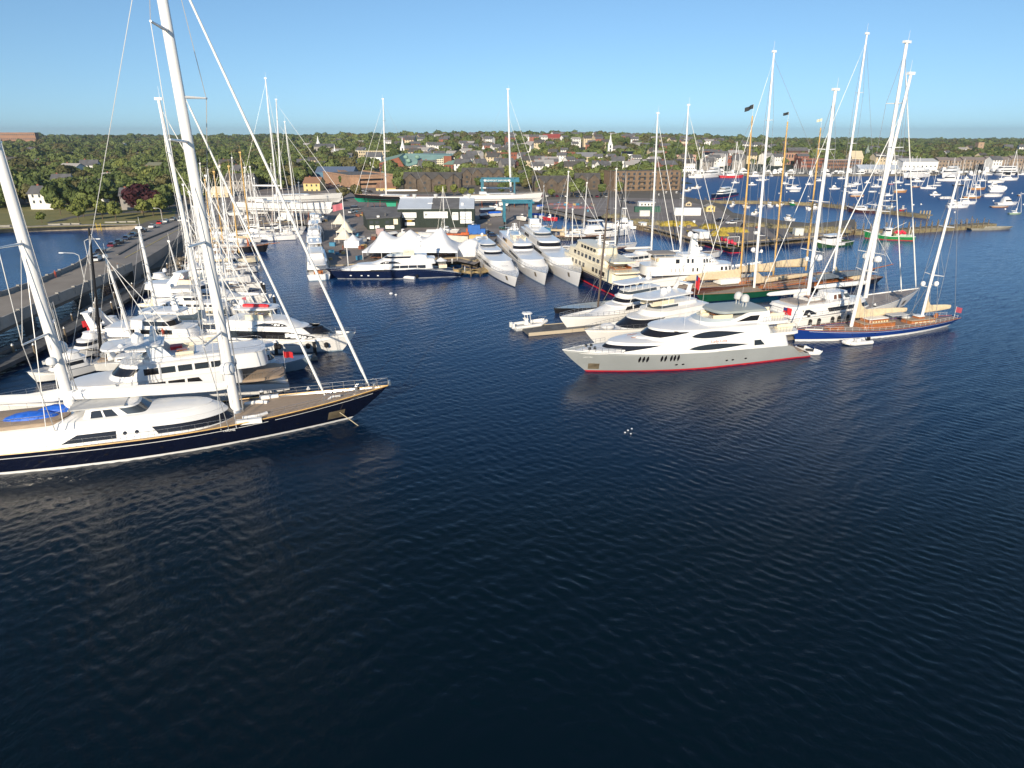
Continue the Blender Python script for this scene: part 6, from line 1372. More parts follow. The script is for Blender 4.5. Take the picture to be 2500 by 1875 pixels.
# signal sloop on land before the shed (thin mast)
sail('small white sloop standing on land before the shed sign', (1122, 572, 3.4), (1062, 574, 3.0), 3.4, 1.2, [(1086, 571, 1081, 455)], r0=.14, spr=1, lod=1, booms=.8, cov=wcanvas, head=False, up=1.8)
bpy.data.objects  # noqa
def hauled(label, bow, stern, z0, B, fb, masts, hm, **k):
    r, h, L = sail(label, (bow[0], bow[1], z0 + fb), (stern[0], stern[1], z0 + fb), B, fb, [], hm=hm, head=True, **{q: k.pop(q) for q in list(k) if q in ('dm', 'boot', 'lod', 'ovb', 'ovs', 'tw', 'house', 'name', 'cat')})
    r.location.z = z0
    h2 = Hull(L, B * .96, 0.0, 0.0, .15, ovb=2.2, ovs=2.5, tw=.5, m=.48, pd=1.9, pw=1.6, kz=-1.8, flare=.12); part('underbody', h2.mesh(6), k.get('um', hm), r)
    kb = MB().loft([[(-L * .06, -.25, -1.4), (L * .08, -.25, -1.4), (L * .08, .25, -1.4), (-L * .06, .25, -1.4)], [(-L * .05, -.4, -z0 + ZL + .4), (L * .05, -.4, -z0 + ZL + .4), (L * .05, .4, -z0 + ZL + .4), (-L * .05, .4, -z0 + ZL + .4)]]); part('keel', kb, k.get('um', hm), r, False)
    for x in (-L * .28, -L * .1, L * .12, L * .28):
        for sg in (1, -1): part('boat_stand', MB().tube((x, sg * (B * .5 + .8), ZL - z0), (x, sg * B * .42, -.6), .09, .07, 5), rust, r, False)
    for (ub, vb, ut, vt, Y) in masts:
        b = PY(ub, vb, Y); q = Vector(loc_of(r, (b[0], b[1], z0 + fb))); t = PY(ut, vt, Y)
        rig(r, (b[0], b[1], z0 + fb), t, r0=k.get('r0', .35), r1=k.get('r0', .35) * .65, spr=4, sprw=2.4, chain=B * .4, fore=[((L / 2 - .6, 0, fb + .3), .96, .1), ((L / 2 - 6, 0, fb + .2), .75, .1)], boom=(k.get('bl', 14), -1, .4, .4, 1.8), aft=[(-L / 2 + .5, 0, fb)])
    return r, h, L
hauled('big white hauled out sloop, lower of two long hulls above the left docks', (812, 497), (583, 492), 7.4, 8, 2.5, [], white, lod=0)
hauled('white hauled out yacht deck standing behind the lower long hull, with tall mast', (836, 474), (600, 480), 8.2, 7.6, 2.0, [(688, 474, 674, 243, 370)], gel, lod=1)
hauled('black sailing yacht with green underbody standing behind the shed, long boom and tall mast', (864, 476), (1050, 480), 7.6, 7, 1.6, [(943, 478, 935, 242, 350)], black, um=mat('sea_green_antifouling', (.01, .28, .17), .5), lod=1, bl=17)
hauled('white yacht hanging in the big blue lift with a very tall mast and twin forestays', (1325, 473), (1130, 476), 5.9, 8, 2.2, [(1247, 474, 1240, 218, 381)], white, r0=.5, bl=17)

def boat_lift(label, u0, u1, vb, vt, depth, rz, txt=None, q=1.):
    a = P(u0, vb, ZL); b = P(u1, vb, ZL); W = b[0] - a[0]; Hh = PY(u0, vt, a[1])[2] - ZL; r = thing('boat_lift', label, 'boat lift', (a[0], a[1], ZL), rz)
    for x in (0, W):
        for y in (0, depth):
            part('leg', MB().bx(x - .45, x + .45, y - .45, y + .45, 1.2, Hh - .6), liftb, r, False)
            w_ = part('wheel', MB().tube((x - .35, y, .8), (x + .35, y, .8), .8, .8, 14), wblack, r)
        part('bottom_beam', MB().bx(x - .5, x + .5, -1.4, depth + 1.4, 1.2, 2.3), liftb, r, False)
        part('top_side_beam', MB().bx(x - .4, x + .4, .5, depth - .5, Hh - 1.3, Hh - .3), liftb, r, False)
    tb = part('top_beam', MB().bx(-.9, W + 2.6 * q, -.55 * q, .55 * q, Hh - 1.5 * q, Hh), liftb, r, False)
    part('top_beam', MB().bx(-.9, W + 2.6 * q, depth - .5 * q, depth + .5 * q, Hh - 1.5 * q, Hh), liftb, r, False)
    part('hoist', MB().bx(W * .3, W * .42, -.4, .4, Hh, Hh + .6).bx(W * .6, W * .75, -.4, .4, Hh, Hh + .6), liftb, r, False)
    for x in (W * .2, W * .8): part('sling', MB().tube((x, depth * .3, Hh - 1.5), (x, depth * .3, 5), .06, .06, 4).tube((x, depth * .7, Hh - 1.5), (x, depth * .7, 5), .06, .06, 4), black, r, False)
    if txt:
        text(txt, 1.25, (W * .47, -.6, Hh - .78), (pi / 2, 0, 0), signw, r, 'lift_lettering', .02, .95)
        for x in (W * .1, W * .84): part('emblem', MB().add([(x - .6, -.6, Hh - .3), (x + .6, -.6, Hh - .3), (x + .6, -.6, Hh - .8), (x, -.6, Hh - 1.4), (x - .6, -.6, Hh - .8)], [(0, 1, 2, 3, 4)]), signw, r, False)
    part('engine_box', MB().bx(-.7, .7, depth * .3, depth * .6, 2.3, 4.0), liftb, r, False)
    return r
boat_lift('tall blue green boat lift lettered on its top beam, holding the white yacht', 1177, 1256, 503, 437, 14, 0, 'NEWPORT SHIPYARD')
boat_lift('smaller blue green boat lift standing empty in front of the big one', 1232, 1296, 548, 492, 9, .05, None, .55)

# ================================================================ cars
def make_car(m, kind='car'):
    r = link(kind, None); L, W, Hh = (4.5, 1.8, 1.45) if kind != 'van' else (5.0, 1.95, 1.95); 
    prof = [(-L / 2, .35), (-L / 2, .85), (-L / 2 + .15, .95), (L / 2 - .9, .92), (L / 2 - .1, .72), (L / 2, .4)]
    mb = MB().loft([[(x, -W / 2 + .05, z) for x, z in prof], [(x, -W / 2, z * .98) for x, z in prof], [(x, W / 2, z * .98) for x, z in prof], [(x, W / 2 - .05, z) for x, z in prof]]); part('body', mb, m, r, True, 40)
    if kind == 'pickup': cb = [(-.5, .93), (-.35, Hh), (.75, Hh), (1.4, .93)]
    elif kind == 'van': cb = [(-L / 2 + .05, .95), (-L / 2 + .2, Hh), (.9, Hh), (1.7, .93)]
    else: cb = [(-1.9, .94), (-1.3, Hh - .02), (.35, Hh), (1.2, .92)]
    g = MB().loft([[(x, -W / 2 + .12 + (.18 if z > 1 else 0), z) for x, z in cb], [(x, W / 2 - .12 - (.18 if z > 1 else 0), z) for x, z in cb]]); part('window', g, glass, r, False)
    part('car_roof', MB().bx(cb[1][0] + .05, cb[2][0], -W / 2 + .32, W / 2 - .32, Hh, Hh + .04), m, r, False)
    for x in (-1.4, 1.4):
        for sg in (1, -1): w_ = part('wheel', MB().tube((x, sg * (W / 2 - .22), .33), (x, sg * (W / 2 + .01), .33), .33, .33, 12), wblack, r); part('rim', MB().tube((x, sg * (W / 2 + .012), .33), (x, sg * (W / 2 + .03), .33), .19, .19, 8), metalm, w_, False)
    for sg in (1, -1): part('headlight', MB().bx(L / 2 - .12, L / 2 + .0, sg * .6 - .2, sg * .6 + .2, .55, .7), signw, r, False)
    return r
CARM = {'white': mat('white_car_paint', (.7, .7, .7), .3, coat=.6), 'black': mat('black_car_paint', (.012, .012, .015), .25, coat=.6), 'blue': mat('dark_blue_car_paint', (.012, .03, .08), .25, coat=.6), 'silver': mat('silver_car_paint', (.35, .36, .37), .3, .4, coat=.6), 'maroon': mat('maroon_car_paint', (.14, .01, .025), .25, coat=.6), 'red': mat('red_car_paint', (.5, .02, .02), .3, coat=.6), 'green': mat('dark_green_car_paint', (.015, .06, .04), .3, coat=.6)}
PROTO = {}
def car(u, v, rz, col, label, kind='car', z=ZL, group=None, xy=None):
    key = (col, kind); x, y = xy or P(u, v, z)
    first = key not in PROTO
    if first: PROTO[key] = make_car(CARM[col], kind); r = PROTO[key]; r.location = (x, y, z + .02); r.rotation_euler = (0, 0, rz)
    else: r = dup(PROTO[key], (x, y, z + .02), rz)
    tag(r, label, 'car' if kind == 'car' else kind, group or 'parked cars'); r.name = {'car': 'parked_car', 'van': 'van', 'pickup': 'pickup_truck'}[kind]
    return r
cw = atan2(P(372, 590, 4)[1] - P(300, 625, 4.9)[1], P(372, 590, 4)[0] - P(300, 625, 4.9)[0])
for (u, v, z, col, lb, k) in ((238, 637, 5.05, 'white', 'white car nearest the bridge on the causeway', 'car'), (247, 618, 4.95, 'black', 'black car with chrome trim second from the bridge on the causeway', 'car'), (275, 602, 4.75, 'maroon', 'maroon car parked on the causeway between black and dark blue cars', 'car'),
    (292, 595, 4.6, 'black', 'black car just beyond the maroon car on the causeway', 'car'), (311, 585, 4.45, 'blue', 'dark blue car beside the water on the causeway', 'car'), (327, 577, 4.3, 'blue', 'dark blue car between the blue car and the black one on the causeway', 'car'), (350, 566, 4.0, 'black', 'black car halfway up the causeway', 'car'),
    (372, 556, 3.7, 'white', 'white pickup below the red car on the causeway', 'pickup'), (391, 547, 3.4, 'red', 'red car parked on the causeway', 'car'), (405, 543, 3.2, 'white', 'white car beyond the red one on the causeway', 'car'), (423, 538, 3.0, 'silver', 'silver car near the park corner', 'car'), (443, 540, 2.9, 'white', 'white van on the road by the park corner', 'van')):
    car(u, v, cw, col, lb, k, z)
for (u, v, rz, col, lb, k) in ((1232, 560, .1, 'green', 'green and white pickup by the pale container', 'pickup'), (1247, 568, .1, 'white', 'white van parked before the pale container', 'van'), (1203, 578, .2, 'blue', 'dark blue car right of the tan container', 'car'), (1190, 571, .3, 'black', 'black car behind the blue car in the yard', 'car'),
    (1222, 592, .1, 'black', 'black car beside the first yacht stern on the quay', 'car'), (1238, 596, .2, 'silver', 'silver car on the quay behind the yacht bows', 'car'), (1275, 594, .1, 'blue', 'dark car between container and quay edge', 'car'), (1298, 600, .1, 'black', 'black car at the quay end behind the third yacht', 'car'), (1262, 586, .0, 'silver', 'silver car under the pale container end', 'car'),
    (868, 512, .5, 'silver', 'silver van by the shed annex corner', 'van'), (860, 520, 1.2, 'white', 'white car beside the shed annex', 'car'), (805, 495, .3, 'blue', 'blue car in the shade of the hauled out hull', 'car'), (822, 498, .3, 'black', 'black car in the shade behind the hauled out hull', 'car'), (840, 492, .4, 'black', 'dark car in the yard road before the black yacht', 'car'),
    (1785, 547, .2, 'white', 'white pickup on the fishing pier', 'pickup'), (1800, 543, .2, 'silver', 'silver car behind the white pickup on the pier', 'car'), (1760, 541, .4, 'black', 'dark car on the fishing pier', 'car'), (1815, 553, 1.2, 'black', 'dark car at the pier edge beside the nets', 'car'), (1545, 498, .1, 'blue', 'blue car on the pier lot by the white shed', 'car'), (1535, 497, .1, 'black', 'black car left of the blue car on the pier lot', 'car'), (1520, 493, .1, 'silver', 'silver car on the pier lot', 'car')):
    car(u, v, rz, col, lb, k)
rnd = random.Random(11); cols = list(CARM)
for (u0, v0, u1, v1, n) in ((792, 462, 838, 452, 9), (796, 455, 826, 445, 7), (826, 444, 846, 468, 8), (848, 461, 905, 470, 8), (866, 452, 868, 470, 3), (1300, 480, 1480, 482, 16)):
    for i in range(n):
        u, v = lerp(u0, u1, i / max(1, n - 1)) + rnd.uniform(-1, 1), lerp(v0, v1, i / max(1, n - 1)); cc = rnd.choice(['white', 'black', 'blue', 'silver', 'silver', 'white', 'maroon']); car(u, v, rnd.choice((1.4, 1.5, 1.6)), cc, 'small %s car parked in the lots behind the shipyard' % cc, 'car', group='cars in the lots behind the shipyard')

# yard clutter
rnd = random.Random(41)
ashore = [(760, 520, 8), (742, 512, 7), (700, 518, 8), (668, 522, 7), (632, 524, 8), (600, 520, 7), (575, 528, 7), (778, 505, 7), (790, 540, 6), (1205, 530, 8), (1228, 515, 7), (1180, 535, 7), (1275, 540, 7), (1310, 535, 7), (940, 588, 6), (960, 583, 6), (1155, 560, 6), (1320, 512, 7)]
clr = [('white', gel), ('dark blue', navy2), ('red', red), ('pale grey', lgrey)]; cv = [(None, 'open'), (bluet, 'blue covered'), (gcanvas, 'grey covered'), (wcanvas, 'white covered')]
for i, (u, v, L) in enumerate(ashore): c = clr[i * 3 % 4 if i % 2 else 0]; k = cv[i % 4]; small_boat('%s %s small boat standing ashore, %s' % (k[1], c[0], ['by the hauled out hulls', 'near the boat lifts', 'beside the dark shed'][0 if u < 800 else 2 if 900 < u < 1100 else 1]), u, v, rnd.uniform(0, 6.28), L, c[1], k[0], group='small boats ashore in the yard')
CRM = [('blue', cont_b), ('grey', grey), ('dark grey', asph), ('brown', dockw), ('white', signw), ('tan', cont_y), ('brick red', brickm)]; CP = {}
for i in range(90):
    z_ = rnd.choice(((620, 800, 515, 550), (780, 895, 495, 530), (870, 900, 570, 640), (1185, 1300, 505, 600), (900, 1130, 576, 590), (800, 840, 600, 650), (1330, 1480, 495, 520), (1500, 1960, 540, 585))); u, v = rnd.uniform(z_[0], z_[1]), rnd.uniform(z_[2], z_[3])
    x, y = P(u, v, ZL)
    if not inpoly(x, y, coastw) or not inpoly(x, y - 3, coastw): continue
    cn, cm = rnd.choice(CRM); s_ = rnd.uniform(.5, 1.3)
    if cn not in CP: o = one('crate', MB().bx(-.8, .8, -.5, .5, 0, .9).bx(-.85, .85, -.55, .55, .9, 1.0), cm, '', 'crate', None, (x, y, ZL + .02), 0, smooth=False); CP[cn] = o; o.rotation_euler.z = rnd.uniform(0, 3)
    else: o = dup(CP[cn], (x, y, ZL + .02), rnd.uniform(0, 3), s_)
    tag(o, '%s crate standing on the yard asphalt' % cn, 'crate', 'crates about the yards')
# ================================================================ docks, piles
def plank_dock(label, pts, wd, z, m=dockw, name='dock', th=.5, cat='dock', pile=None, edge=None, kind=None, pr=.16, ph=1.6, capm=None, step=7):
    q = [P(u, v, z) for u, v in pts]; r = thing(name, label, cat, (q[0][0], q[0][1], 0)); o = Vector((q[0][0], q[0][1], 0)); mb = MB(); em = MB()
    for a, b in zip(q, q[1:]):
        an = atan2(b[1] - a[1], b[0] - a[0]); L = hypot(b[0] - a[0], b[1] - a[1]); A = (a[0] - o.x, a[1] - o.y); mb.bx(A[0], A[0] + L, A[1] - wd / 2, A[1] + wd / 2, z - th, z, an, A)
        for sg in (1, -1):
            em.bx(A[0], A[0] + L, A[1] + sg * wd / 2 - .1, A[1] + sg * wd / 2 + .1, z - th - .05, z + .12, an, A)
            if pile:
                n = max(1, int(L / step))
                for k in range(n + 1):
                    x, y = A[0] + cos(an) * L * k / n - sin(an) * sg * (wd / 2 + .25), A[1] + sin(an) * L * k / n + cos(an) * sg * (wd / 2 + .25); p_ = part('pile', MB().tube((x, y, -2), (x, y, z + ph), pr, pr, 7), pile, r)
                    if capm: part('pile_cap', MB().tube((x, y, z + ph), (x, y, z + ph + .35), pr * 1.1, .02, 7), capm, p_, False)
    part('planks', mb, m, r, False); part('edge_beam', em, edge or m, r, False); return r
plank_dock('long dark timber dock along the bridge with white capped piles', [(-80, 925), (60, 860), (200, 783), (300, 728), (380, 684), (425, 655)], 3.0, 1.4, dockd, pile=piling, capm=white, step=9, ph=1.3)
plank_dock('narrow timber walkway running parallel between the bridge and the long dark dock', [(-80, 890), (60, 832), (200, 760), (300, 708), (380, 668), (418, 648)], 1.4, 1.5, dockw, pile=piling, step=14, ph=.5)
plank_dock('grey floating dock behind the red ensigns', [(120, 884), (200, 852), (270, 806), (330, 772)], 2.6, .7, lgrey)
for lb, pts in (('finger dock beside the sport boat, ending in a small square float', [(772, 868), (700, 878), (560, 892)]), ('finger dock between the cover boats', [(600, 712), (400, 722)]), ('finger dock reaching past the schooner stern', [(560, 612), (470, 616)]), ('finger dock under the slim sloop', [(730, 568), (600, 556)])):
    plank_dock(lb, pts, 2.0, .6, dockw)
plank_dock('small grey floating dock with the patrol boat at its end', [(1281, 806), (1385, 797), (1500, 786)], 5.0, .6, dockd, edge=mat('pale_edge_timber', (.45, .38, .28), .8))
plank_dock('grey floating dock between the silver yacht and the royal blue ketch', [(1948, 812), (1890, 822), (1800, 806), (1600, 800)], 3.4, .6, dockw)
plank_dock('floating dock behind the blue ketch carrying dark fendered piles', [(1905, 806), (2060, 778), (2180, 752)], 3.0, .6, dockw)
plank_dock('wooden gangway dock at the quay beside the navy yacht stern', [(1118, 656), (1160, 662), (1192, 655)], 3.4, 1.2, mat('tan_dock', (.34, .25, .12), .85, var=.2, scale=1), pile=piling, step=6, ph=.8)
plank_dock('long dock under the sloops beyond the cream ship', [(1420, 590), (1560, 612), (1640, 640)], 2.4, .7, dockw)
plank_dock('inner shipyard dock with timber edge', [(1300, 552), (1400, 566), (1480, 584)], 3.0, .9, dockw, pile=piling, step=8)
plank_dock('curved timber wharf carrying lobster gear', [(1330, 512), (1390, 526), (1447, 538)], 4, 1.75, dockw, pile=piling, step=5, ph=.2)
def pile(label, u, v0, v1, m=piling, r=.22, cap=white, group='mooring piles with white caps'):
    x, y = P(u, v1, 0); zt = PY(u, v0, y)[2]; o = one('pile', MB().tube((0, 0, -2), (0, 0, zt), r, r, 9), m, label, 'pile', group, (x, y, 0))
    if cap: part('pile_cap', MB().tube((0, 0, zt), (0, 0, zt + .45), r * 1.15, .03, 9), cap, o, False)
for (u, v0, v1, lb) in ((673, 724, 757, 'black pile with white cap in the channel beside the ketch bowsprit'), (641, 690, 712, 'white capped pile next to the raked bow, left one of a close pair'), (647, 694, 714, 'white capped pile next to the raked bow, right one of a close pair'), (676, 836, 868, 'white capped pile between the sport boat and the white yacht'), (770, 833, 868, 'dark pile on the small square float'), (756, 950, 975, 'white capped pile seen over the bow rail of the dark ketch'), (642, 956, 980, 'white capped pile near the foredeck of the dark ketch'),
    (1906, 772, 805, 'first dark pile under the white ketch stern'), (1970, 768, 800, 'dark pile by the white ketch amidships'), (2043, 758, 785, 'blue black pile by the bow quarter of the white ketch'), (1590, 706, 735, 'white capped pile left of the red ensigns'), (1672, 712, 735, 'white capped pile by the green classic yacht'), (2130, 745, 775, 'dark pile at the white ketch bow')):
    pile(lb, u, v0, v1, wblack, .3)
# ---- fishing pier extension and second pier
def pile_pier(label, pts, wd, z, step, ph, seed, m=piling, deckm=None):
    rnd = random.Random(seed); q = [P(u, v, 0) for u, v in pts]; r = thing('pier', label, 'pier', (q[0][0], q[0][1], 0)); o = q[0]; dk = MB(); wl_ = MB(); n = 0
    for a, b in zip(q, q[1:]):
        an = atan2(b[1] - a[1], b[0] - a[0]); L = hypot(b[0] - a[0], b[1] - a[1]); A = (a[0] - o[0], a[1] - o[1]); dk.bx(A[0], A[0] + L, A[1], A[1] + wd, z - .4, z, an, A); wl_.bx(A[0], A[0] + L, A[1] + .1, A[1] + .35, -1, z - .4, an, A)
        for k in range(int(L / step)):
            for off in (-.15, wd + .15):
                x, y = A[0] + cos(an) * step * k - sin(an) * off, A[1] + sin(an) * step * k + cos(an) * off
                if n < 100: n += 1; part('pile', MB().tube((x, y, -2), (x + rnd.uniform(-.15, .15), y, z + ph * rnd.uniform(.75, 1.15)), .2, .17, 6), m, r, False)
    part('deck', dk, deckm or mat('weedy_dock', (.19, .165, .11), .95, var=.3, scale=.8), r, False); part('timber_wall', wl_, mat('weedy_wall', (.20, .165, .09), .95, var=.3, scale=.6), r, False); return r
pile_pier('long straight pier of close set bare piles reaching out beyond the green fishing boat', [(2086, 574), (2200, 572), (2330, 563), (2432, 556)], 5, 1.7, 3.3, 2.6, 3)
pile_pier('second timber pier farther out with broken end and tall pile cluster', [(1700, 497), (1850, 498), (1990, 503), (2140, 520), (2262, 534)], 4, 1.7, 5.5, 1.6, 4)
for i, (u, v) in enumerate(((2245, 524), (2253, 525), (2260, 526), (2267, 527))): pile('tall bare pile in the cluster at the second pier end', u, 514, v + 6, mat('pale_pile', (.34, .28, .18), .9), .35, None, 'pile cluster at the second pier end')
one('barge', Hull(22, 6, .9, .9, 1.1, ovb=3, ovs=2, bul=0).mesh(5), mat('grey_barge', (.25, .24, .2), .9, var=.2, scale=.5), 'low grey barge moored at the tip of the long pile pier', 'barge', None, (*P(2415, 560, 0), 0), .12)
wharf = MB(); rnd = random.Random(8)
def fringe(label, px, step=2.6, z=ZL, top=(.3, 1.6), seed=1, pm=None, face=None):
    rnd = random.Random(seed); q = [P(u, v, 0) for u, v in px]; r = thing('wharf_edge', label, 'wharf', (q[0][0], q[0][1], 0)); o = q[0]; fm = MB(); cpm = MB(); n = 0
    for a, b in zip(q, q[1:]):
        an = atan2(b[1] - a[1], b[0] - a[0]); L = hypot(b[0] - a[0], b[1] - a[1]); A = (a[0] - o[0], a[1] - o[1]); fm.bx(A[0], A[0] + L, A[1] - .3, A[1] - .05, -1, z - .1, an, A); cpm.bx(A[0], A[0] + L, A[1] - .4, A[1] + .5, z + .02, z + .3, an, A)
        for k in range(int(L / step)):
            if n < 100: n += 1; x, y = A[0] + cos(an) * step * k + sin(an) * .5, A[1] + sin(an) * step * k - cos(an) * .5; part('pile', MB().tube((x, y, -2), (x, y, z + rnd.uniform(*top)), .2, .18, 6), pm or piling, r, False)
    part('timber_face', fm, face or mat('wharf_face', (.16, .12, .07), .95, var=.3, scale=.8), r, False); part('cap_log', cpm, mat('cap_log', (.40, .32, .2), .85, var=.1, scale=.6), r, False)
fringe('timber wharf edge of the fishing pier with rows of brown piles', [(1480, 532), (1510, 548), (1560, 562), (1610, 572), (1700, 598), (1790, 606), (1900, 596), (1985, 590), (2088, 572)], 3.0)
fringe('stone and timber quay edge before the marquee and yacht sterns', [(760, 562), (806, 665), (1122, 644), (1160, 653), (1195, 635), (1225, 606), (1300, 598), (1362, 607)], 4.0, seed=2, top=(.1, .5))
fringe('timber edge of the left hand yard basin', [(462, 598), (500, 573), (560, 563), (640, 557), (742, 549)], 4, seed=3, top=(.2, .8))
# ---- heaps of fishing gear
def heap(label, u, v, W, D, h_, m, seed=1, rz=0, name='net_heap', cat='fishing net'):
    rnd = random.Random(seed); mb = MB(); nx, ny = 14, 8; vs = []
    for j in range(ny + 1):
        for i in range(nx + 1):
            x, y = -1 + 2 * i / nx, -1 + 2 * j / ny; e = max(0, 1 - abs(x) ** 3) * max(0, 1 - abs(y) ** 3); vs.append((x * W / 2, y * D / 2, h_ * e ** .5 * rnd.uniform(.7, 1.1)))
    mb.add(vs, [(j * (nx + 1) + i, j * (nx + 1) + i + 1, (j + 1) * (nx + 1) + i + 1, (j + 1) * (nx + 1) + i) for j in range(ny) for i in range(nx)])
    return one(name, mb, m, label, cat, None, (*P(u, v, ZL), ZL + .02), rz, smooth=False)
for i, a in enumerate((('yellow net heap along the wharf beside the black trawler bow', 1655, 551, 16, 5, 2.0, netm), ('round yellow net heap behind the red floats', 1732, 557, 8, 5, 1.8, netm), ('long bright yellow net heap behind the black trawler', 1784, 566, 14, 4, 1.8, netm), ('yellow net heap at the stern of the black trawler', 1750, 575, 9, 4, 1.6, netm), ('olive heap of gear at the corner by the wooden wharf', 1500, 530, 12, 8, 1.6, nete), ('olive and yellow gear heap behind the small white boat', 1560, 545, 16, 6, 1.8, nete),
    ('brown heap of traps in the middle of the pier', 1600, 548, 12, 5, 1.6, nete), ('dark lobster trap heap near the far end of the pier', 1975, 566, 16, 6, 2.2, nete), ('brown net heap beside the white and green trawler', 2030, 566, 14, 6, 2.0, nete), ('lobster trap heap on the inner side of the pier', 1850, 552, 14, 5, 1.4, nete), ('tan gear heap by the striped flag', 1900, 556, 10, 4, 1.4, nete), ('coloured gear heap beside the curved wharf', 1400, 508, 22, 6, 1.3, mat('mixed_gear', (.10, .14, .22), .9, col2=(.32, .10, .05), scale=.8)), ('blue gear heap close to the curved wharf', 1370, 500, 16, 5, 1.0, MAT['mixed_gear']))): heap(*a, seed=i)
def hut(label, u0, v0, u1, vt, dep, wm, rm, rise=1.0, k=2, name='hut'): return bld(name, label, 'shed', (u0, v0), (u1, v0), vt, dep, wm, rm, 'gable', rise, rows=1, k=k, ww=.8, wh=.9, axis='y' if k < 3 else 'x')
hut('small tan hut with gable front on the pier', 1724, 517, 1745, 505, 5, yhouse, conc); hut('tiny pale green hut near the long white trailer', 1674, 503, 1688, 496, 4, chouse, roofg); hut('white low store building on the pier lot', 1560, 505, 1598, 495, 5, whouse, white, .4, 4, 'store_building')
container('dark green long container on the fishing pier', (1550, 518), (1612, 518), 2.6, mat('dark_green_container', (.02, .09, .06), .6), 3); container('white box container before the green one', (1562, 528), (1586, 528), 2.6, cont_w); container('long white trailer body on the fishing pier', (1648, 526), (1710, 526), 3.4, signw, 3); container('white shed box near the pier edge', (1940, 575), (1961, 575), 2.6, cont_w)
# ================================================================ fishing boats
def trawler(label, bow, stern, B, hm, fb=1.6, hf=(.55, .78), boot=None, floats=0, mast=True, sm=None, wh_=2.6, fbb=3.0, white_top=False, cat='fishing boat'):
    r, L = boat('fishing_boat', label, bow, stern, cat, 'fishing boats'); X = lambda f: -L / 2 + f * L
    h = Hull(L, B, fb, fb * .9, fbb, ovb=1.5, bul=.5, tw=.85, pw=1.8, pd=2.2); o, d = hullparts(r, h, hm, dockw, boot, (-.1, .25), sm or white, .1)
    if white_top: part('white_bulwark', h.strip(-.9, -.05, .03, .3, 1., True), white, o)
    c = Cabin(X(hf[0]), X(hf[1]), B * .33, fb - .1, fb + wh_, rf=.3, rr=.1, nose=.8, inset=.1, e=3, lip=.2); part('wheelhouse', c.mesh(), white, r); part('window', c.band(.2, .6, .85), glass, r, False)
    if mast:
        m_ = MB().tube((X(.5), 0, fb), (X(.5), 0, fb + L * .35), .12, .08, 6); mo = part('mast', m_, white if hm is not black else black, r, False); part('boom', MB().tube((X(.5), 0, fb + 1.5), (X(.2), 0, fb + L * .28), .08, .06, 5), white, mo, False)
        part('gantry', MB().tube((X(.08), -B * .35, fb), (X(.08), -B * .35, fb + 3.4), .1, .1, 5).tube((X(.08), B * .35, fb), (X(.08), B * .35, fb + 3.4), .1, .1, 5).tube((X(.08), -B * .35, fb + 3.4), (X(.08), B * .35, fb + 3.4), .1, .1, 5), white, r, False)
    for i in range(floats): part('float', MB().sph((X(.16 + .03 * i), -B * .42 + (i % 2) * .5, fb + .6 + (i % 3) * .3), .55, 1, 8), floatm, r)
    part('winch', MB().tube((X(.38), -.8, fb + .3), (X(.38), .8, fb + .3), .5, .5, 10), nete, r); return r
trawler('black trawler with a row of red floats tied to the fishing pier', (1676, 562, 3), (1800, 606, 1.6), 6.2, black, floats=9, hf=(.6, .8), boot=red, sm=mat('yellow_rail', (.45, .33, .03), .6))
trawler('white and dark green trawler lying along the fishing pier', (1994, 588, 2.6), (2072, 586, 1.6), 5.2, mat('olive_green_hull', (.02, .07, .02), .5), white_top=True, hf=(.35, .75), mast=False)
trawler('bright green trawler with white pilothouse and red floats at the long pier', (2108, 562, 3), (2232, 576, 1.6), 5.8, grnf, floats=7, hf=(.45, .62), boot=red, sm=gel)
trawler('small cream lobster boat moored by the olive gear heaps', (1546, 545, 1.9), (1602, 562, 1.0), 4.4, gel, fb=1.1, fbb=1.9, boot=rust, hf=(.5, .7), wh_=1.9, mast=False)
trawler('dark red trawler with white house at the second pier', (2066, 505, 2.4), (2140, 514, 1.4), 6, mat('maroon_hull', (.06, .02, .02), .5), hf=(.3, .7), wh_=1.6)
for (u, v, du, lb, hm) in ((1820, 501, -14, 'small white lobster boat at the wharf left end', gel), (1790, 498, 12, 'small white lobster boat between dock piles', gel), (1860, 500, 16, 'white lobster boat under the tall white mast', gel), (1878, 499, -10, 'white fishing boat bow out at the second pier', gel), (1905, 497, 20, 'white fishing boat beside the bow out one', gel), (1934, 494, -14, 'small green fishing boat at the second pier', grnf), (1985, 504, 36, 'white fishing boat with a pale green waterline', gel), (1925, 531, -22, 'white cabin boat alone in the inner pier basin', gel), (1845, 517, 20, 'white open boat on the inner pier edge', gel), (1680, 461, 20, 'white boat moored at the brown wharf building', gel), (1700, 455, 26, 'white cruiser near the blue hulled dinghy', gel), (1650, 472, 24, 'white boat with cover at the brown building', gel), (1625, 472, 22, 'white boat tied left of the covered boat', gel), (1608, 478, 16, 'blue hulled small boat by the brown building', mat('bright_blue_hull', (.01, .12, .5), .4)), (2175, 503, 24, 'small blue boat beside the second pier', bluegrey), (2205, 508, 16, 'red decked boat on the second pier side', red)):
    trawler(lb, (u + du / 2, v, 1.6), (u - du / 2, v + 2, 1.0), 3.6, hm, fb=1.0, fbb=1.6, hf=(.45, .7), wh_=1.7, mast=False)
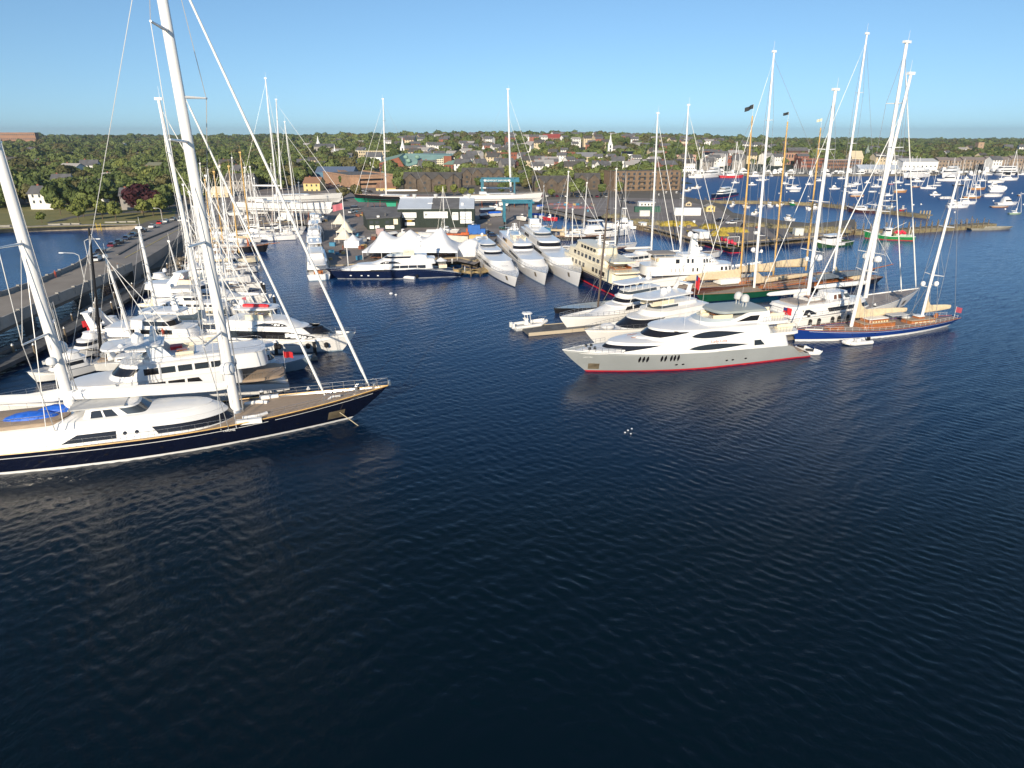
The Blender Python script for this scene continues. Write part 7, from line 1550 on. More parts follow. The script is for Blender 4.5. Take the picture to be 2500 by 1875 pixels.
# ================================================================ moored boats in the harbour
MP = {}
def msail(m, kind):
    """prototype of a moored boat, 10 m long"""
    r = link('moored_boat', None); L = 10.; h = Hull(L, 3.2, .95, .9, 1.25, ovb=1.0, ovs=.8, tw=.6, m=.48, bul=.05); part('hull', h.mesh(5), m, r); part('deck', h.deck(.03), gel if m is not white else lgrey, r)
    if kind == 'sloop' or kind == 'ketch':
        c = Cabin(-2, 2, .9, .9, 1.4, rf=.6, rr=.1, nose=1, inset=.1); part('cabin', c.mesh(), gel, r)
        part('mast', MB().tube((.8, 0, .9), (.8, 0, 13.5), .16, .12, 6), white, r, False); part('boom', MB().tube((.8, 0, 2.1), (-3.2, 0, 2.2), .2, .16, 6), wcanvas, r, False); part('furled_headsail', MB().tube((4.6, 0, 1.3), (.9, 0, 12.8), .11, .06, 5), wcanvas, r, False); part('backstay', MB().tube((-4.7, 0, 1), (.8, 0, 13.4), .05, .05, 4), wire, r, False)
        if kind == 'ketch': part('mizzen_mast', MB().tube((-3.2, 0, .9), (-3.3, 0, 9), .14, .1, 6), white, r, False)
    elif kind == 'motor':
        c = Cabin(-2.5, 2.4, 1.2, .9, 2.4, rf=1.2, rr=.2, nose=1.5, inset=.2); part('cabin', c.mesh(), gel, r); part('window', c.band(.2, .4, .8), glass, r, False); part('flybridge', Cabin(-2, .8, .9, 2.5, 3.2, nose=.6).mesh(), white, r)
    elif kind == 'launch': part('cover', Cabin(-4, 3.8, 1.2, .8, 1.3, rf=.8, nose=3, inset=.4).mesh(), lgrey, r)
    elif kind == 'balloon': part('white_canopy', MB().path([(-4.6, 0, 1.6), (-3.6, 0, 2.1), (3.4, 0, 2.2), (4.4, 0, 1.7)], 1.5, 12), white, r)
    return r
def moor(u, v, kind, Ln, rz, col, label, hs=1.):
    key = (kind, col.name); x, y = P(u, v, 0)
    s = Ln / 12.5
    if key not in MP: MP[key] = msail(col, kind); r = MP[key]; r.location = (x, y, 0); r.rotation_euler = (0, 0, rz); r.scale = (s, s, s * hs)
    else: r = dup(MP[key], (x, y), rz, (s, s, s * hs))
    tag(r, label, 'sailboat' if kind in ('sloop', 'ketch') else 'motorboat', 'boats moored in the harbour'); return r
tanb = mat('tan_boat_hull', (.42, .22, .09), .5, coat=.2); dk = mat('dark_boat_hull', (.02, .02, .03), .4)
ML = [(1858, 441, 'sloop', 13, 0, gel, 'white sloop moored closest to the red hulled schooner', 1), (1837, 452, 'motor', 9, 0, gel, 'white cabin cruiser moored left of the tall white mast', 1), (1936, 462, 'sloop', 14, 3.0, gel, 'white sloop moored between two wooden masts', 1.2), (1940, 468, 'launch', 10, 0, gel, 'white launch under the same sloop', 1), (1916, 449, 'sloop', 9, 0, gel, 'small white sloop behind the flagged wooden mast', 1), (1932, 436, 'motor', 9, 0, gel, 'white motor launch just off the far wharf', 1), (1976, 451, 'sloop', 9, 0, gel, 'little white sloop left of the third wooden mast', 1), (2000, 442, 'sloop', 11, 0, gel, 'white sloop right of the third wooden mast', 1), (1930, 453, 'launch', 8, 0, dk, 'dark launch next to the little sloop', 1),
 (2037, 462, 'motor', 11, 0, gel, 'white motorboat moored beside the leaning white mast', 1), (2090, 451, 'sloop', 11, 0, gel, 'white sloop of a cluster behind the white masts', 1), (2075, 456, 'ketch', 13, 0, gel, 'white ketch of the cluster behind the white masts', 1), (2088, 472, 'sloop', 14, 0, gel, 'low white sloop under the cluster', 1), (2092, 480, 'launch', 12, 0, tanb, 'cream launch under the low white sloop', 1), (2118, 447, 'motor', 8, 0, gel, 'small white motorboat alone above the cluster', 1), (2140, 457, 'ketch', 12, 0, gel, 'white ketch crossed by the leaning stay', 1), (2130, 469, 'launch', 8, 0, gel, 'small white dinghy right of the stay', 1), (2168, 478, 'sloop', 9, 0, gel, 'white sloop touching the thick white mast', 1), (2197, 470, 'launch', 12, 0, tanb, 'square tan boat moored in mid harbour', 1.6), (2192, 447, 'sloop', 12, 0, gel, 'white sloop above the tan boat', 1), (2175, 450, 'launch', 6, 0, red, 'tiny red dinghy above the tan boat', 1), (2165, 491, 'launch', 6, 0, gel, 'tiny white dinghy below the tan boat', 1), (2182, 492, 'launch', 6, .1, dk, 'tiny dark dinghy below the tan boat', 1),
 (2233, 438, 'sloop', 18, 0, dk, 'dark long sloop close to the far yachts', 1.0), (2240, 444, 'motor', 16, 0, gel, 'wide cream cruiser below the dark long sloop', .8), (2235, 457, 'sloop', 9, 0, tanb, 'brown sloop between cruiser and ketch', 1), (2265, 461, 'ketch', 14, 3.0, gel, 'white ketch with small mizzen and dark waterline', 1), (2287, 454, 'launch', 9, 0, gel, 'white launch above the small ketch stern', 1), (2290, 447, 'launch', 6, 0, gel, 'white speck of a dinghy near the launch', 1), (2283, 477, 'motor', 10, 0, gel, 'grey white cruiser moored alone in open water', 1), (2315, 442, 'motor', 26, 3.1, gel, 'large white motor cruiser moored beside the beige mizzen mast top', .8), (2340, 454, 'sloop', 12, 0, dk, 'dark sloop below the large cruiser', 1.1), (2310, 485, 'launch', 12, 0, gel, 'long white dinghy near the blue ketch mizzen', 1), (2337, 507, 'sloop', 16, 0, gel, 'cream sloop just right of the mizzen mast', 1.0), (2357, 498, 'sloop', 16, 0, gel, 'white sloop behind the cream one', 1.1), (2330, 499, 'motor', 10, 0, gel, 'white motorboat touching the mizzen mast', 1),
 (2372, 484, 'ketch', 15, 0, tanb, 'varnished ketch with bare masts', 1.0), (2386, 463, 'ketch', 15, 0, tanb, 'brown ketch behind the varnished one', 1.3), (2427, 456, 'motor', 14, 0, gel, 'white cruiser moored under the big white ketch', 1), (2430, 446, 'launch', 20, 0, gel, 'long white launch in front of the big white ketch', 1), (2460, 440, 'ketch', 24, 0, gel, 'big white ketch moored nearest the far marina', 1), (2433, 469, 'balloon', 15, 0, gel, 'boat under a fat white canopy', 1), (2423, 480, 'launch', 17, .05, gel, 'white sport boat moored under the canopy boat', 1), (2457, 500, 'motor', 17, .1, gel, 'white motor yacht in the open harbour near the frame edge', 1), (2440, 506, 'launch', 13, 0, tanb, 'low brown boat in front of the white motor yacht', .6), (2477, 523, 'sloop', 9, .1, mat('pale_green_hull', (.25, .35, .25), .5), 'little pale green sloop nearest the viewer in the harbour', 1.1), (2486, 478, 'launch', 6, 1.2, tanb, 'small round tan dinghy near the frame edge', 1.6),
 (1795, 447, 'sloop', 9, 0, gel, 'small sloop off the white hotel', 1), (2054, 437, 'sloop', 10, 0, gel, 'white sloop moored near the far docks', 1), (2150, 440, 'sloop', 10, 0, gel, 'white sloop behind the thick mast', 1), (2216, 451, 'launch', 7, 0, gel, 'white dinghy beside the cruiser group', 1), (2360, 440, 'motor', 12, 0, gel, 'white motorboat in front of the far condominiums', 1), (2398, 442, 'sloop', 11, 0, gel, 'white sloop in front of the far condominiums', 1)]
for q in ML: moor(*q)
rnd = random.Random(21)
for i in range(34):                                   # mooring buoys
    u, v = rnd.uniform(1900, 2500), rnd.uniform(445, 520); x, y = P(u, v, 0)
    if i == 0: by = one('buoy', MB().sph((0, 0, .25), .45, 1, 8), white, 'small white mooring buoy in the harbour', 'buoy', 'mooring buoys in the harbour', (x, y, 0)); continue
    dup(by, (x, y))
# far marina: rows of white boats along the far wharves, individual, tiny
rnd = random.Random(22); keys = list(MP)
for i in range(120):
    u = 1690 + 820 * (i + rnd.random()) / 120; v = 428.5 + rnd.uniform(-1, 3.5) - (u - 1690) / 820 * 4
    key = rnd.choice([k for k in keys if k[0] in ('sloop', 'sloop', 'motor') and 'gelcoat' in k[1]]); s = rnd.uniform(.7, 1.7) * (1.25 if key[0] == 'motor' else .8)
    r = dup(MP[key], P(u, v, 0), rnd.choice((0, 3.14, 1.4, -1.5)), s); tag(r, 'white boat in the packed row along the far wharves', 'boat', 'white boats along the far wharves')
moor(1785, 434, 'ketch', 30, 0, mat('red_hull_far', (.5, .03, .04), .5), 'red hulled schooner at the far wharf', 1); moor(1705, 434, 'ketch', 26, 0, gel, 'long white schooner at the far white hotel', 1)
motor('far blue and white cruise boat with red waterline in the harbour', (1736, 474, 3.2), (1796, 470, 1.5), 6, 1.5, 2.4, 3.2, [(.1, .7, 2.4, 2.2, 4.2, dict(rf=1, nose=2, band=(.25, .4, .8))), (.3, .6, 2, 4.2, 6.0, dict(rf=.8, nose=1.2, band=(.25, .4, .8)))], hm=navy2, boot=redb, rail=False, ovb=2)
motor('large far white ferry like yacht at the far wharf', (1716, 427, 3), (1756, 426, 2), 9, 2, 3, 4, [(.1, .85, 3.6, 3, 6, dict(rf=3, nose=5, band=(.3, .4, .7))), (.15, .6, 3, 6, 9, dict(rf=2, nose=3, band=(.3, .4, .7)))], rail=False)
motor('long white superyacht at the far marina', (2300, 424, 4), (2335, 424, 3), 10, 2, 4, 5, [(.05, .8, 4, 4, 7, dict(rf=3, nose=5, band=(.2, .4, .7))), (.15, .6, 3, 7, 10, dict(rf=2, nose=3, band=(.3, .4, .7)))], rail=False)
motor('white superyacht beside the far boat sheds', (2205, 424, 4), (2260, 424, 3), 10, 2, 4, 5, [(.05, .8, 4, 4, 7, dict(rf=3, nose=5, band=(.2, .4, .7))), (.2, .55, 3, 7, 9, dict(rf=2, nose=3))], rail=False)
motor('big black hulled passenger boat at the far right marina', (2428, 420, 3), (2478, 419, 3), 10, 2, 3, 4, [(.05, .9, 4, 3, 6, dict(rf=2, nose=3, band=(.2, .4, .7))), (.1, .8, 3.6, 6, 8.5, dict(rf=2, nose=3, band=(.2, .3, .7)))], hm=black, rail=False)
# ================================================================ buildings of the town
# brown shingled condominiums behind the yard
def condo(label, p0, p1, vt, dep, n, group=None):
    r, L, zt = bld('condominium_block', label, 'apartment building', p0, p1, vt, dep, shingle, shingled, 'gable', 4.0, rows=2, k=n * 3, ww=1.2, wh=1.4)
    for i in range(n):
        x = L * (i + .5) / n; w = L / n * .42; g = MB().bx(x - w, x + w, -1.4, 0, -1, zt); g.add([(x - w, -1.4, zt), (x + w, -1.4, zt), (x, -1.4, zt + 3.2)], [(0, 1, 2)]); gb = part('gabled_bay', g, shingle, r, False)
        part('bay_roof', MB().gable(x - w, x + w, -1.4, dep * .45, zt + .03, zt + 3.2, .35, .2, 'y'), shingled, gb, False)
        for z in (zt * .3, zt * .72): ubox('window', glass2, gb, (x, -1.45, z), (1.6, .1, 1.4))
condo('brown shingled condominium with gabled bays behind the shipyard', (986, 468), (1126, 468), 437, 14, 4); condo('brown shingled condominium row behind the trees, right part', (1128, 452), (1230, 452), 424, 12, 4); condo('brown shingled block right of the boat lift', (1300, 470), (1392, 470), 446, 14, 3)
condo('low brown shingled wing beside the lift yacht bow', (1266, 448), (1340, 448), 430, 12, 3); condo('brown shingled block with dark roof near the bare masts', (1404, 462), (1464, 462), 438, 12, 2)
r, L, zt = bld('wharf_building', 'four storey brown brick wharf building with balconies at the harbour edge', 'building', (1498, 467), (1658, 464), 420, 20, mat('wharf_brown', (.20, .135, .085), .9, var=.15, scale=.4), shingled, 'flat', rows=4, k=12, ww=1.6, wh=1.6, wmat=glass2)
for z in range(3):
    for i in range(6): ubox('balcony', shingle, r, (L * (i + .5) / 6, -.7, zt * (z + 1) / 4), (4.2, 1.4, .9))
bld('brick_store', 'brown brick block with shingled balconies beside the wharf building', 'building', (1627, 463), (1662, 461), 425, 22, shingle, roofg, 'flat', rows=4, k=3)
# the big hotel with green copper roof and glass slope
def hotel():
    Y = 700; a = PY(928, 425, Y); zb = ZL; W = PY(1172, 425, Y)[0] - a[0]; r = thing('hotel', 'large red brick hotel with green copper roof and a sloping white lattice window wall', 'hotel', (a[0], Y, zb), 0); U = lambda u: (u - 928) / (1172 - 928) * W; Z = lambda v: PY(1050, v, Y)[2] - zb
    zt = Z(378)
    part('brick_wing', MB().add([(0, 0, -1), (U(990), 0, -1), (U(990), 40, -1), (0, 40, -1), (0, 0, Z(398)), (U(975), 0, Z(384)), (U(990), 0, Z(410)), (U(975), 40, Z(384)), (0, 40, Z(398))], [(0, 1, 6, 5, 4), (4, 5, 7, 8), (0, 4, 8, 3)]), brickm, r, False)
    for z in (.25, .5, .75): pass
    wingrid(r, U(929), U(944), -.1, [Z(418), Z(411), Z(404)], 3, 1.6, 1.9, glass2)
    part('copper_roof', MB().add([(0, -.3, Z(398) + .1), (U(975), -.3, Z(384)), (U(975), 40, Z(376)), (0, 40, Z(388))], [(0, 1, 2, 3)]), copper, r, False)
    part('copper_roof', MB().add([(U(975), 3, Z(384)), (U(992), .5, Z(407)), (U(1085), .5, Z(385)), (U(1103), 3, Z(380)), (U(1103), 45, Z(377)), (U(975), 45, Z(377))], [(0, 1, 2, 3, 4, 5)]), mat('blue_green_copper', (.22, .36, .33), .7, var=.1, scale=.1), r, False)
    for u, v in ((990, 384), (1018, 384), (996, 393)): part('roof_dormer', MB().sph((U(u), 8, Z(v)), 2.6, .8, 8), copper, r)
    lt = MB(); base = Z(414)
    part('glass_wall', MB().add([(U(990), .9, base), (U(1083), .9, base), (U(1083), .9, Z(386)), (U(990), .9, Z(409))], [(0, 1, 2, 3)]), glass2, r, False)
    for i in range(23):
        x = lerp(U(990), U(1083), i / 22); zt_ = lerp(Z(409), Z(386), i / 22); lt.bx(x - .3, x + .3, .4, .8, base, zt_)
    for j in range(7):
        z = base + j * 1.9; x0 = U(990) + max(0, (z - Z(409))) / (Z(386) - Z(409)) * (U(1083) - U(990)); lt.bx(min(x0, U(1082)), U(1083), .35, .75, z - .3, z + .3)
    part('window_lattice', lt, cream, r, False)
    part('brick_pier', MB().bx(U(1085), U(1103), 0, 30, -1, Z(381)), brickm, r, False)
    for (u0, u1, y0, dd) in ((1087, 1133, -12, 30), (1133, 1172, -22, 30)):
        part('brick_wing', MB().bx(U(u0), U(u1), y0, y0 + dd, -1, Z(400)), brickm, r, False); part('copper_roof', MB().gable(U(u0), U(u1), y0, y0 + dd, Z(400) + .05, Z(392), .8, .3, 'x', 6), copper, r, False); wingrid(r, U(u0) + 1, U(u1) - 1, y0 - .05, [Z(412), Z(406)], 5, 1.5, 1.8, glass2)
    part('low_wing', MB().bx(U(945), U(1003), -30, -1, -1, Z(419)), brickm, r, False); part('low_roof', MB().bx(U(945) - .5, U(1003) + .5, -30.5, -1, Z(419), Z(416)), copper, r, False); FOOT.append((a[0], Y - 30, 0, W, 80))
hotel()
# parking garage and visitors centre
r, L, zt = bld('parking_garage', 'tan brick parking garage with a big open deck', 'garage', (856, 460), (960, 456), 432, 70, brickt, mat('deck_asphalt', (.13, .125, .12), .9, var=.1, scale=.1), 'flat', par=1.0, rows=2, k=0, zt=8)
for z in (2.6, 5.6): ubox('deck_opening', black, r, (L * .5, -.05, z), (L * .55, .1, 1.3))
r2, L, zt = bld('brick_arcade', 'long tan brick arcade with arched openings beside the parking lot', 'building', (824, 436), (858, 460), 425, 6, brickt, brickt, 'flat', zt=7.5, rows=1, k=11, ww=1.8, wh=2.6)
far('visitor_centre', 'brick building with two blue glass pyramid roofs', 'building', 838, 868, 398, 735, 14, brickm, mat('blue_glass_roof', (.10, .20, .38), .3), 'gable', 6, rows=1, k=3, axis='y'); far('visitor_hall', 'long low hall with blue and red brown roof planes', 'building', 770, 862, 420, 600, 20, mat('blue_wall', (.06, .16, .26), .6), mat('blue_grey_roof', (.12, .16, .24), .6), 'gable', 4, rows=1, k=0)
for (a_) in (('cream_hotel', 'long cream hotel with arched windows and small towers', 'hotel', 874, 972, 369, 900, 24, chouse, copper, 'flat', 2, 4, 18, 1.6, 2.2), ('brick_row', 'long low red brick row with many windows behind the boat lift mast', 'building', 1194, 1312, 373, 880, 18, brickm, roofg, 'flat', 2, 2, 18, 1.5, 1.8), ('institution', 'red and white institution building with corner turret on the hill', 'building', 1326, 1368, 336, 1250, 20, mat('pink_brick', (.36, .16, .12), .9), mat('red_roof', (.30, .06, .05), .8), 'gable', 6, 3, 10, 1.6, 2.4),
    ('brick_school', 'red brick building with white cornice and tall windows among the trees', 'building', 355, 401, 404, 640, 16, brickm, mat('olive_roof', (.20, .20, .13), .9), 'gable', 2.5, 2, 8, 1.4, 2.0), ('hill_hotel', 'big orange brick block on the far left ridge', 'building', -30, 84, 324, 1500, 12, mat('orange_brick', (.30, .17, .11), .9, var=.1, scale=.1), roofg, 'flat', 2, 4, 24, 2, 2.4), ('white_hotel', 'long white hotel with gabled roofs across the water', 'hotel', 1552, 1698, 399, 720, 22, signw, shingled, 'gable', 4, 3, 30, 1.0, 1.1),
    ('green_shutter_house', 'white house with dark roof in front of the wooded hill', 'house', 1520, 1550, 376, 900, 14, signw, black, 'gable', 3, 2, 5, 1.2, 1.6), ('brick_market', 'brick building with row of tall arched windows at the far wharf', 'building', 1918, 1974, 374, 900, 20, mat('pink_tan_brick', (.38, .22, .15), .9), roofg, 'flat', 2, 2, 8, 1.8, 4), ('brick_wharf', 'long brick wharf building with even windows', 'building', 1958, 2016, 388, 800, 20, brickm, conc, 'flat', 2, 3, 14, 1.4, 2), ('brick_warehouse', 'wide brown brick warehouse with pale flat roof', 'building', 2018, 2104, 391, 790, 24, mat('brown_brick', (.20, .11, .07), .9, var=.2, scale=.3), signw, 'flat', 2, 3, 16, 1.6, 2),
    ('yellow_gable_house', 'cream gabled house rising over the brick warehouse', 'house', 2080, 2108, 384, 830, 14, chouse, chouse, 'gable', 7, 2, 3, 1.2, 1.6), ('boat_shed', 'long white boat shed at the far marina', 'shed', 2206, 2292, 395, 760, 24, signw, lgrey, 'gable', 3, 1, 8, 1.4, 1.6), ('boathouse', 'grey and white roofed boathouse on the far wharf', 'building', 2100, 2200, 413, 720, 20, lgrey, roofl, 'gable', 4, 1, 8, 1.6, 1.6), ('courthouse', 'grey stone church hall with white cupola on the hill', 'church', 766, 812, 358, 1050, 22, mat('grey_stone', (.32, .30, .26), .9, var=.1, scale=.3), roofg, 'gable', 4, 2, 8, 1.4, 2),
    ('mansard_house', 'large grey brown house with tall chimneys near the left masts', 'house', 545, 612, 440, 470, 14, ghouse, shingled, 'gable', 4, 2, 6, 1.1, 1.5), ('round_hall', 'round cream building near the left masts', 'building', 512, 556, 470, 420, 12, chouse, cream, 'gable', 3, 1, 3, 1, 1), ('yellow_house', 'yellow gabled house before the trees right of the tall mast pair', 'house', 740, 780, 447, 470, 14, yhouse, mat('brown_roof', (.28, .15, .09), .9), 'gable', 3.5, 2, 3, 1.1, 1.4), ('yellow_house', 'low yellow house with brown roof behind the black yacht', 'house', 918, 966, 459, 470, 14, yhouse, MAT['brown_roof'], 'gable', 3, 1, 4, 1.0, 1.2),
    ('red_house', 'dark red house with white dormers near the waterfront', 'house', 1268, 1300, 393, 800, 12, mat('dark_red_wall', (.26, .05, .04), .9), roofg, 'gable', 4, 2, 4, 1.1, 1.5), ('victorian_house', 'cream house with pointed gables behind the moored masts', 'house', 1302, 1336, 390, 790, 12, chouse, roofg, 'gable', 4, 2, 4, 1.1, 1.5), ('victorian_house', 'white and grey twin gabled house by the trees', 'house', 1338, 1362, 392, 800, 12, whouse, roofg, 'gable', 4, 2, 4, 1.1, 1.5), ('white_house', 'white and grey waterfront house right of the red brick row', 'house', 1206, 1238, 394, 780, 12, whouse, roofg, 'gable', 3.5, 2, 4, 1.1, 1.5),
    ('grey_mall', 'long grey roofed shopping building with cream walls', 'building', 1408, 1458, 383, 860, 22, chouse, mat('pale_grey_roof', (.24, .24, .25), .9), 'gable', 5, 2, 8, 1.4, 1.6), ('brick_bank', 'red brick building with white window bands left of the mall', 'building', 1374, 1404, 372, 930, 14, brickm, roofg, 'flat', 2, 2, 6, 1.4, 1.8), ('brick_block', 'square red brick block on the wooded slope', 'building', 1664, 1694, 352, 1150, 16, brickm, roofg, 'flat', 2, 3, 6, 1.6, 1.8), ('arcade_house', 'black roofed house with white arches across the water', 'house', 1722, 1758, 378, 880, 14, signw, black, 'gable', 3, 2, 6, 1.4, 1.8), ('brick_house', 'red square brick house at the far wharf', 'house', 1778, 1800, 381, 850, 12, brickm, roofg, 'flat', 2, 2, 4, 1.4, 1.8), ('garden_hotel', 'pink and white hotel block with rows of windows', 'hotel', 1652, 1700, 379, 850, 16, mat('pink_wall', (.48, .30, .24), .9), lgrey, 'flat', 2, 2, 8, 1.4, 1.6),
    ('terrace_house', 'row of white shops at the near left of the white hotel', 'building', 1400, 1440, 404, 740, 10, whouse, roofg, 'gable', 3, 1, 5, 1.2, 1.5), ('white_barn', 'white house behind the blue pyramid roofs', 'house', 892, 930, 383, 800, 12, signw, roofg, 'gable', 5, 2, 4, 1.2, 1.5), ('blue_roof_shed', 'grey roofed store by the park road', 'shed', 770, 806, 402, 720, 12, whouse, roofg, 'gable', 3, 1, 4, 1.2, 1.4), ('tan_store', 'cream roadside store left of the visitors centre', 'building', 736, 768, 397, 760, 12, chouse, roofg, 'flat', 2, 1, 4, 1.2, 1.5)):
    n, lb, ct, u0, u1, vt, Y, dep, wm, rm, rf, ri, rows, k, ww, wh = a_; far(n, lb, ct, u0, u1, vt, Y, dep, wm, rm, rf, ri, rows, k, ww, wh, chim=1 if ct == 'house' else 0)
for i in range(9): far('condominium_block', 'brown gabled condominium in the far right waterfront row', 'apartment building', 2292 + i * 30, 2320 + i * 30, 391 - i * .6 + (i % 2) * 2, 790, 14, mat('far_brown', (.26, .20, .15), .9, var=.1, scale=.3), mat('far_brown_roof', (.24, .20, .18), .9), 'gable', 3, 3, 3, 1.6, 1.6, group='brown condominiums on the far waterfront')
def steeple(label, u, vb, vt, Y, wd, m=signw, nave=None, name='church'):
    a = PY(u, vb, Y); t = PY(u, vt, Y); zb = gz(a[0], Y) - 1; r = thing(name, label, 'church', (a[0], Y, zb)); h0 = a[2] - zb; h1 = t[2] - zb; part('tower', MB().bx(-wd / 2, wd / 2, -wd / 2, wd / 2, -1, h0), m, r, False)
    rg = []
    for k, s in ((0, .85), (.16, .8), (.17, .6), (.34, .55), (.35, .42), (1, .03)): rg.append([(wd * .55 * s * cos(q), wd * .55 * s * sin(q), h0 + (h1 - h0) * k) for q in [2 * pi * i / 8 + .39 for i in range(8)]])
    part('spire', MB().loft(rg), m, r, False)
    if nave: n = MB().bx(wd / 2, wd / 2 + nave[0], -5, 5, -1, nave[1]); part('nave', n, nave[2], r, False); part('nave_roof', MB().gable(wd / 2, wd / 2 + nave[0], -5, 5, nave[1] + .05, nave[1] + 4, .4, .3), roofg, r, False); wingrid(r, wd / 2 + 1, wd / 2 + nave[0] - 1, -5.05, [nave[1] * .5], 5, 1.2, 2.6, glass2)
    for z in (.5, .8): ubox('louvre', glass2, r, (0, -wd / 2 - .02, h0 * z), (wd * .35, .1, wd * .6))
steeple('tall slender white church steeple rising above the trees in the middle of town', 1490, 352, 325, 1000, 6.5, nave=(26, 10, whouse)); steeple('white church steeple with stepped tiers above the brick hotel', 983, 360, 334, 1000, 6.5, nave=(30, 12, mat('brown_stone', (.25, .17, .12), .9)))
steeple('small white steeple with domed top above the left rooftops', 818, 378, 352, 900, 5, nave=(20, 9, whouse)); steeple('square white bell tower near the brick row', 1180, 366, 355, 950, 7, nave=(14, 8, whouse)); steeple('dark brown pointed church spire across the harbour', 1914, 372, 328, 1050, 8, mat('dark_stone', (.09, .05, .04), .9), nave=(30, 14, MAT['dark_stone'])); steeple('white domed cupola of the grey stone hall', 777, 352, 331, 1080, 7)
steeple('thin green grey steeple far behind the white masts', 2118, 366, 352, 1000, 4.5, mat('grey_green_spire', (.25, .30, .26), .8)); far('stone_tower', 'tan stone tower on the wooded ridge at the right', 'tower', 2390, 2404, 348, 1200, 9, mat('tan_stone', (.38, .27, .18), .9), roofg, 'flat', 2, 3, 1, 1.2, 2)

# ---- small houses on the hillside: four kinds, each house an object of its own
HP = []
for i, (wm, rm, W, D, zt, ri) in enumerate(((whouse, roofg, 11, 9, 5.5, 3.2), (chouse, shingled, 12, 9, 5.2, 3.4), (ghouse, roofg, 10, 8, 5.5, 3.8), (whouse, mat('pale_roof', (.36, .34, .32), .9), 14, 10, 5, 2.6), (mat('red_brown_wall', (.30, .12, .08), .9), roofg, 13, 9, 6, 2.5))):
    r = thing('house', 'x', 'house', (0, 0, -500)); fill_bld(r, W, D, zt, wm, rm, 'gable', ri, 2, 3, 1.0, 1.4, 0, 0, .5, None, 'x' if i % 2 else 'x', 0, 1); HP.append((r, W, D))
HOUSES = []; rnd = random.Random(31); tries = 0
def clear(x, y, m=6):
    for fx, fy, rz, L, D in FOOT:
        dx, dy = x - fx, y - fy; lx = dx * cos(rz) + dy * sin(rz); ly = -dx * sin(rz) + dy * cos(rz)
        if -m < lx < L + m and -m - 22 < ly < D + m: return False
    return True
used = [0] * 5
while len(HOUSES) < 295 and tries < 6000:
    tries += 1
    # choose in the picture so that houses spread evenly over the visible hill, then step onto the ground
    u = rnd.choice((rnd.uniform(0, 2500), rnd.uniform(950, 1900), rnd.uniform(1000, 1750))); d = 600 + 1100 * rnd.random() ** 1.3 if u > 700 else 330 + 2200 * rnd.random() ** 1.3
    x = (u - 1250) / F * d; y = d
    if not inpoly(x, y, coastw) or not inpoly(x, y - 30, coastw) or not clear(x, y): continue
    if any(abs(x - q[0]) < 15 and abs(y - q[1]) < 17 for q in HOUSES): continue
    if d < 520 and u > 430: continue
    k = rnd.choice((0, 0, 0, 1, 1, 2, 3, 3, 4)); z = gz(x, y); HOUSES.append((x, y)); lift = 8.5 if d > 1150 else 5.0 if d > 560 else 2.2
    lb = ['small white clapboard house with grey roof among the trees', 'small cream house with brown roof among the trees', 'small grey shingled house among the trees', 'wide white house with pale roof among the trees', 'small brick red house among the trees'][k]
    if used[k] == 0: r = HP[k][0]; r.location = (x, y, z + lift); r.rotation_euler = (0, 0, rnd.uniform(-.5, .5)); r['label'] = lb; used[k] = 1
    else: r = dup(HP[k][0], (x, y, z + lift), rnd.uniform(-.6, .6), rnd.uniform(.9, 1.3), lb)
    r['group'] = 'houses on the wooded hillside'
# ================================================================ trees
leafm = {}
def leaf_mat(n, c1, c2):
    m = bpy.data.materials.new(n); m.use_nodes = True; t = m.node_tree; b = t.nodes['Principled BSDF']; b.inputs['Roughness'].default_value = .7; b.inputs['Specular IOR Level'].default_value = .2
    oi = t.nodes.new('ShaderNodeObjectInfo'); ge = t.nodes.new('ShaderNodeNewGeometry'); no = t.nodes.new('ShaderNodeTexNoise'); no.inputs['Scale'].default_value = .016
    t.links.new(ge.outputs['Position'], no.inputs['Vector'])
    ad = t.nodes.new('ShaderNodeMath'); ad.operation = 'MULTIPLY_ADD'; t.links.new(oi.outputs['Random'], ad.inputs[0]); ad.inputs[1].default_value = .7; t.links.new(no.outputs['Fac'], ad.inputs[2])
    mr = t.nodes.new('ShaderNodeMapRange'); mr.inputs[1].default_value = .32; mr.inputs[2].default_value = 1.15; t.links.new(ad.outputs[0], mr.inputs[0])
    mx = t.nodes.new('ShaderNodeMix'); mx.data_type = 'RGBA'; mx.inputs[6].default_value = (*c1, 1); mx.inputs[7].default_value = (*c2, 1); t.links.new(mr.outputs[0], mx.inputs[0]); t.links.new(mx.outputs[2], b.inputs['Base Color']); return m
LG = leaf_mat('green_foliage', (.045, .070, .020), (.155, .19, .060)); LY = leaf_mat('yellow_green_foliage', (.10, .13, .028), (.17, .19, .05)); LP = leaf_mat('purple_foliage', (.028, .008, .012), (.05, .015, .018)); LO = leaf_mat('olive_foliage', (.075, .078, .03), (.13, .12, .05))
bark = mat('bark', (.12, .09, .06), .95, var=.3, scale=3)
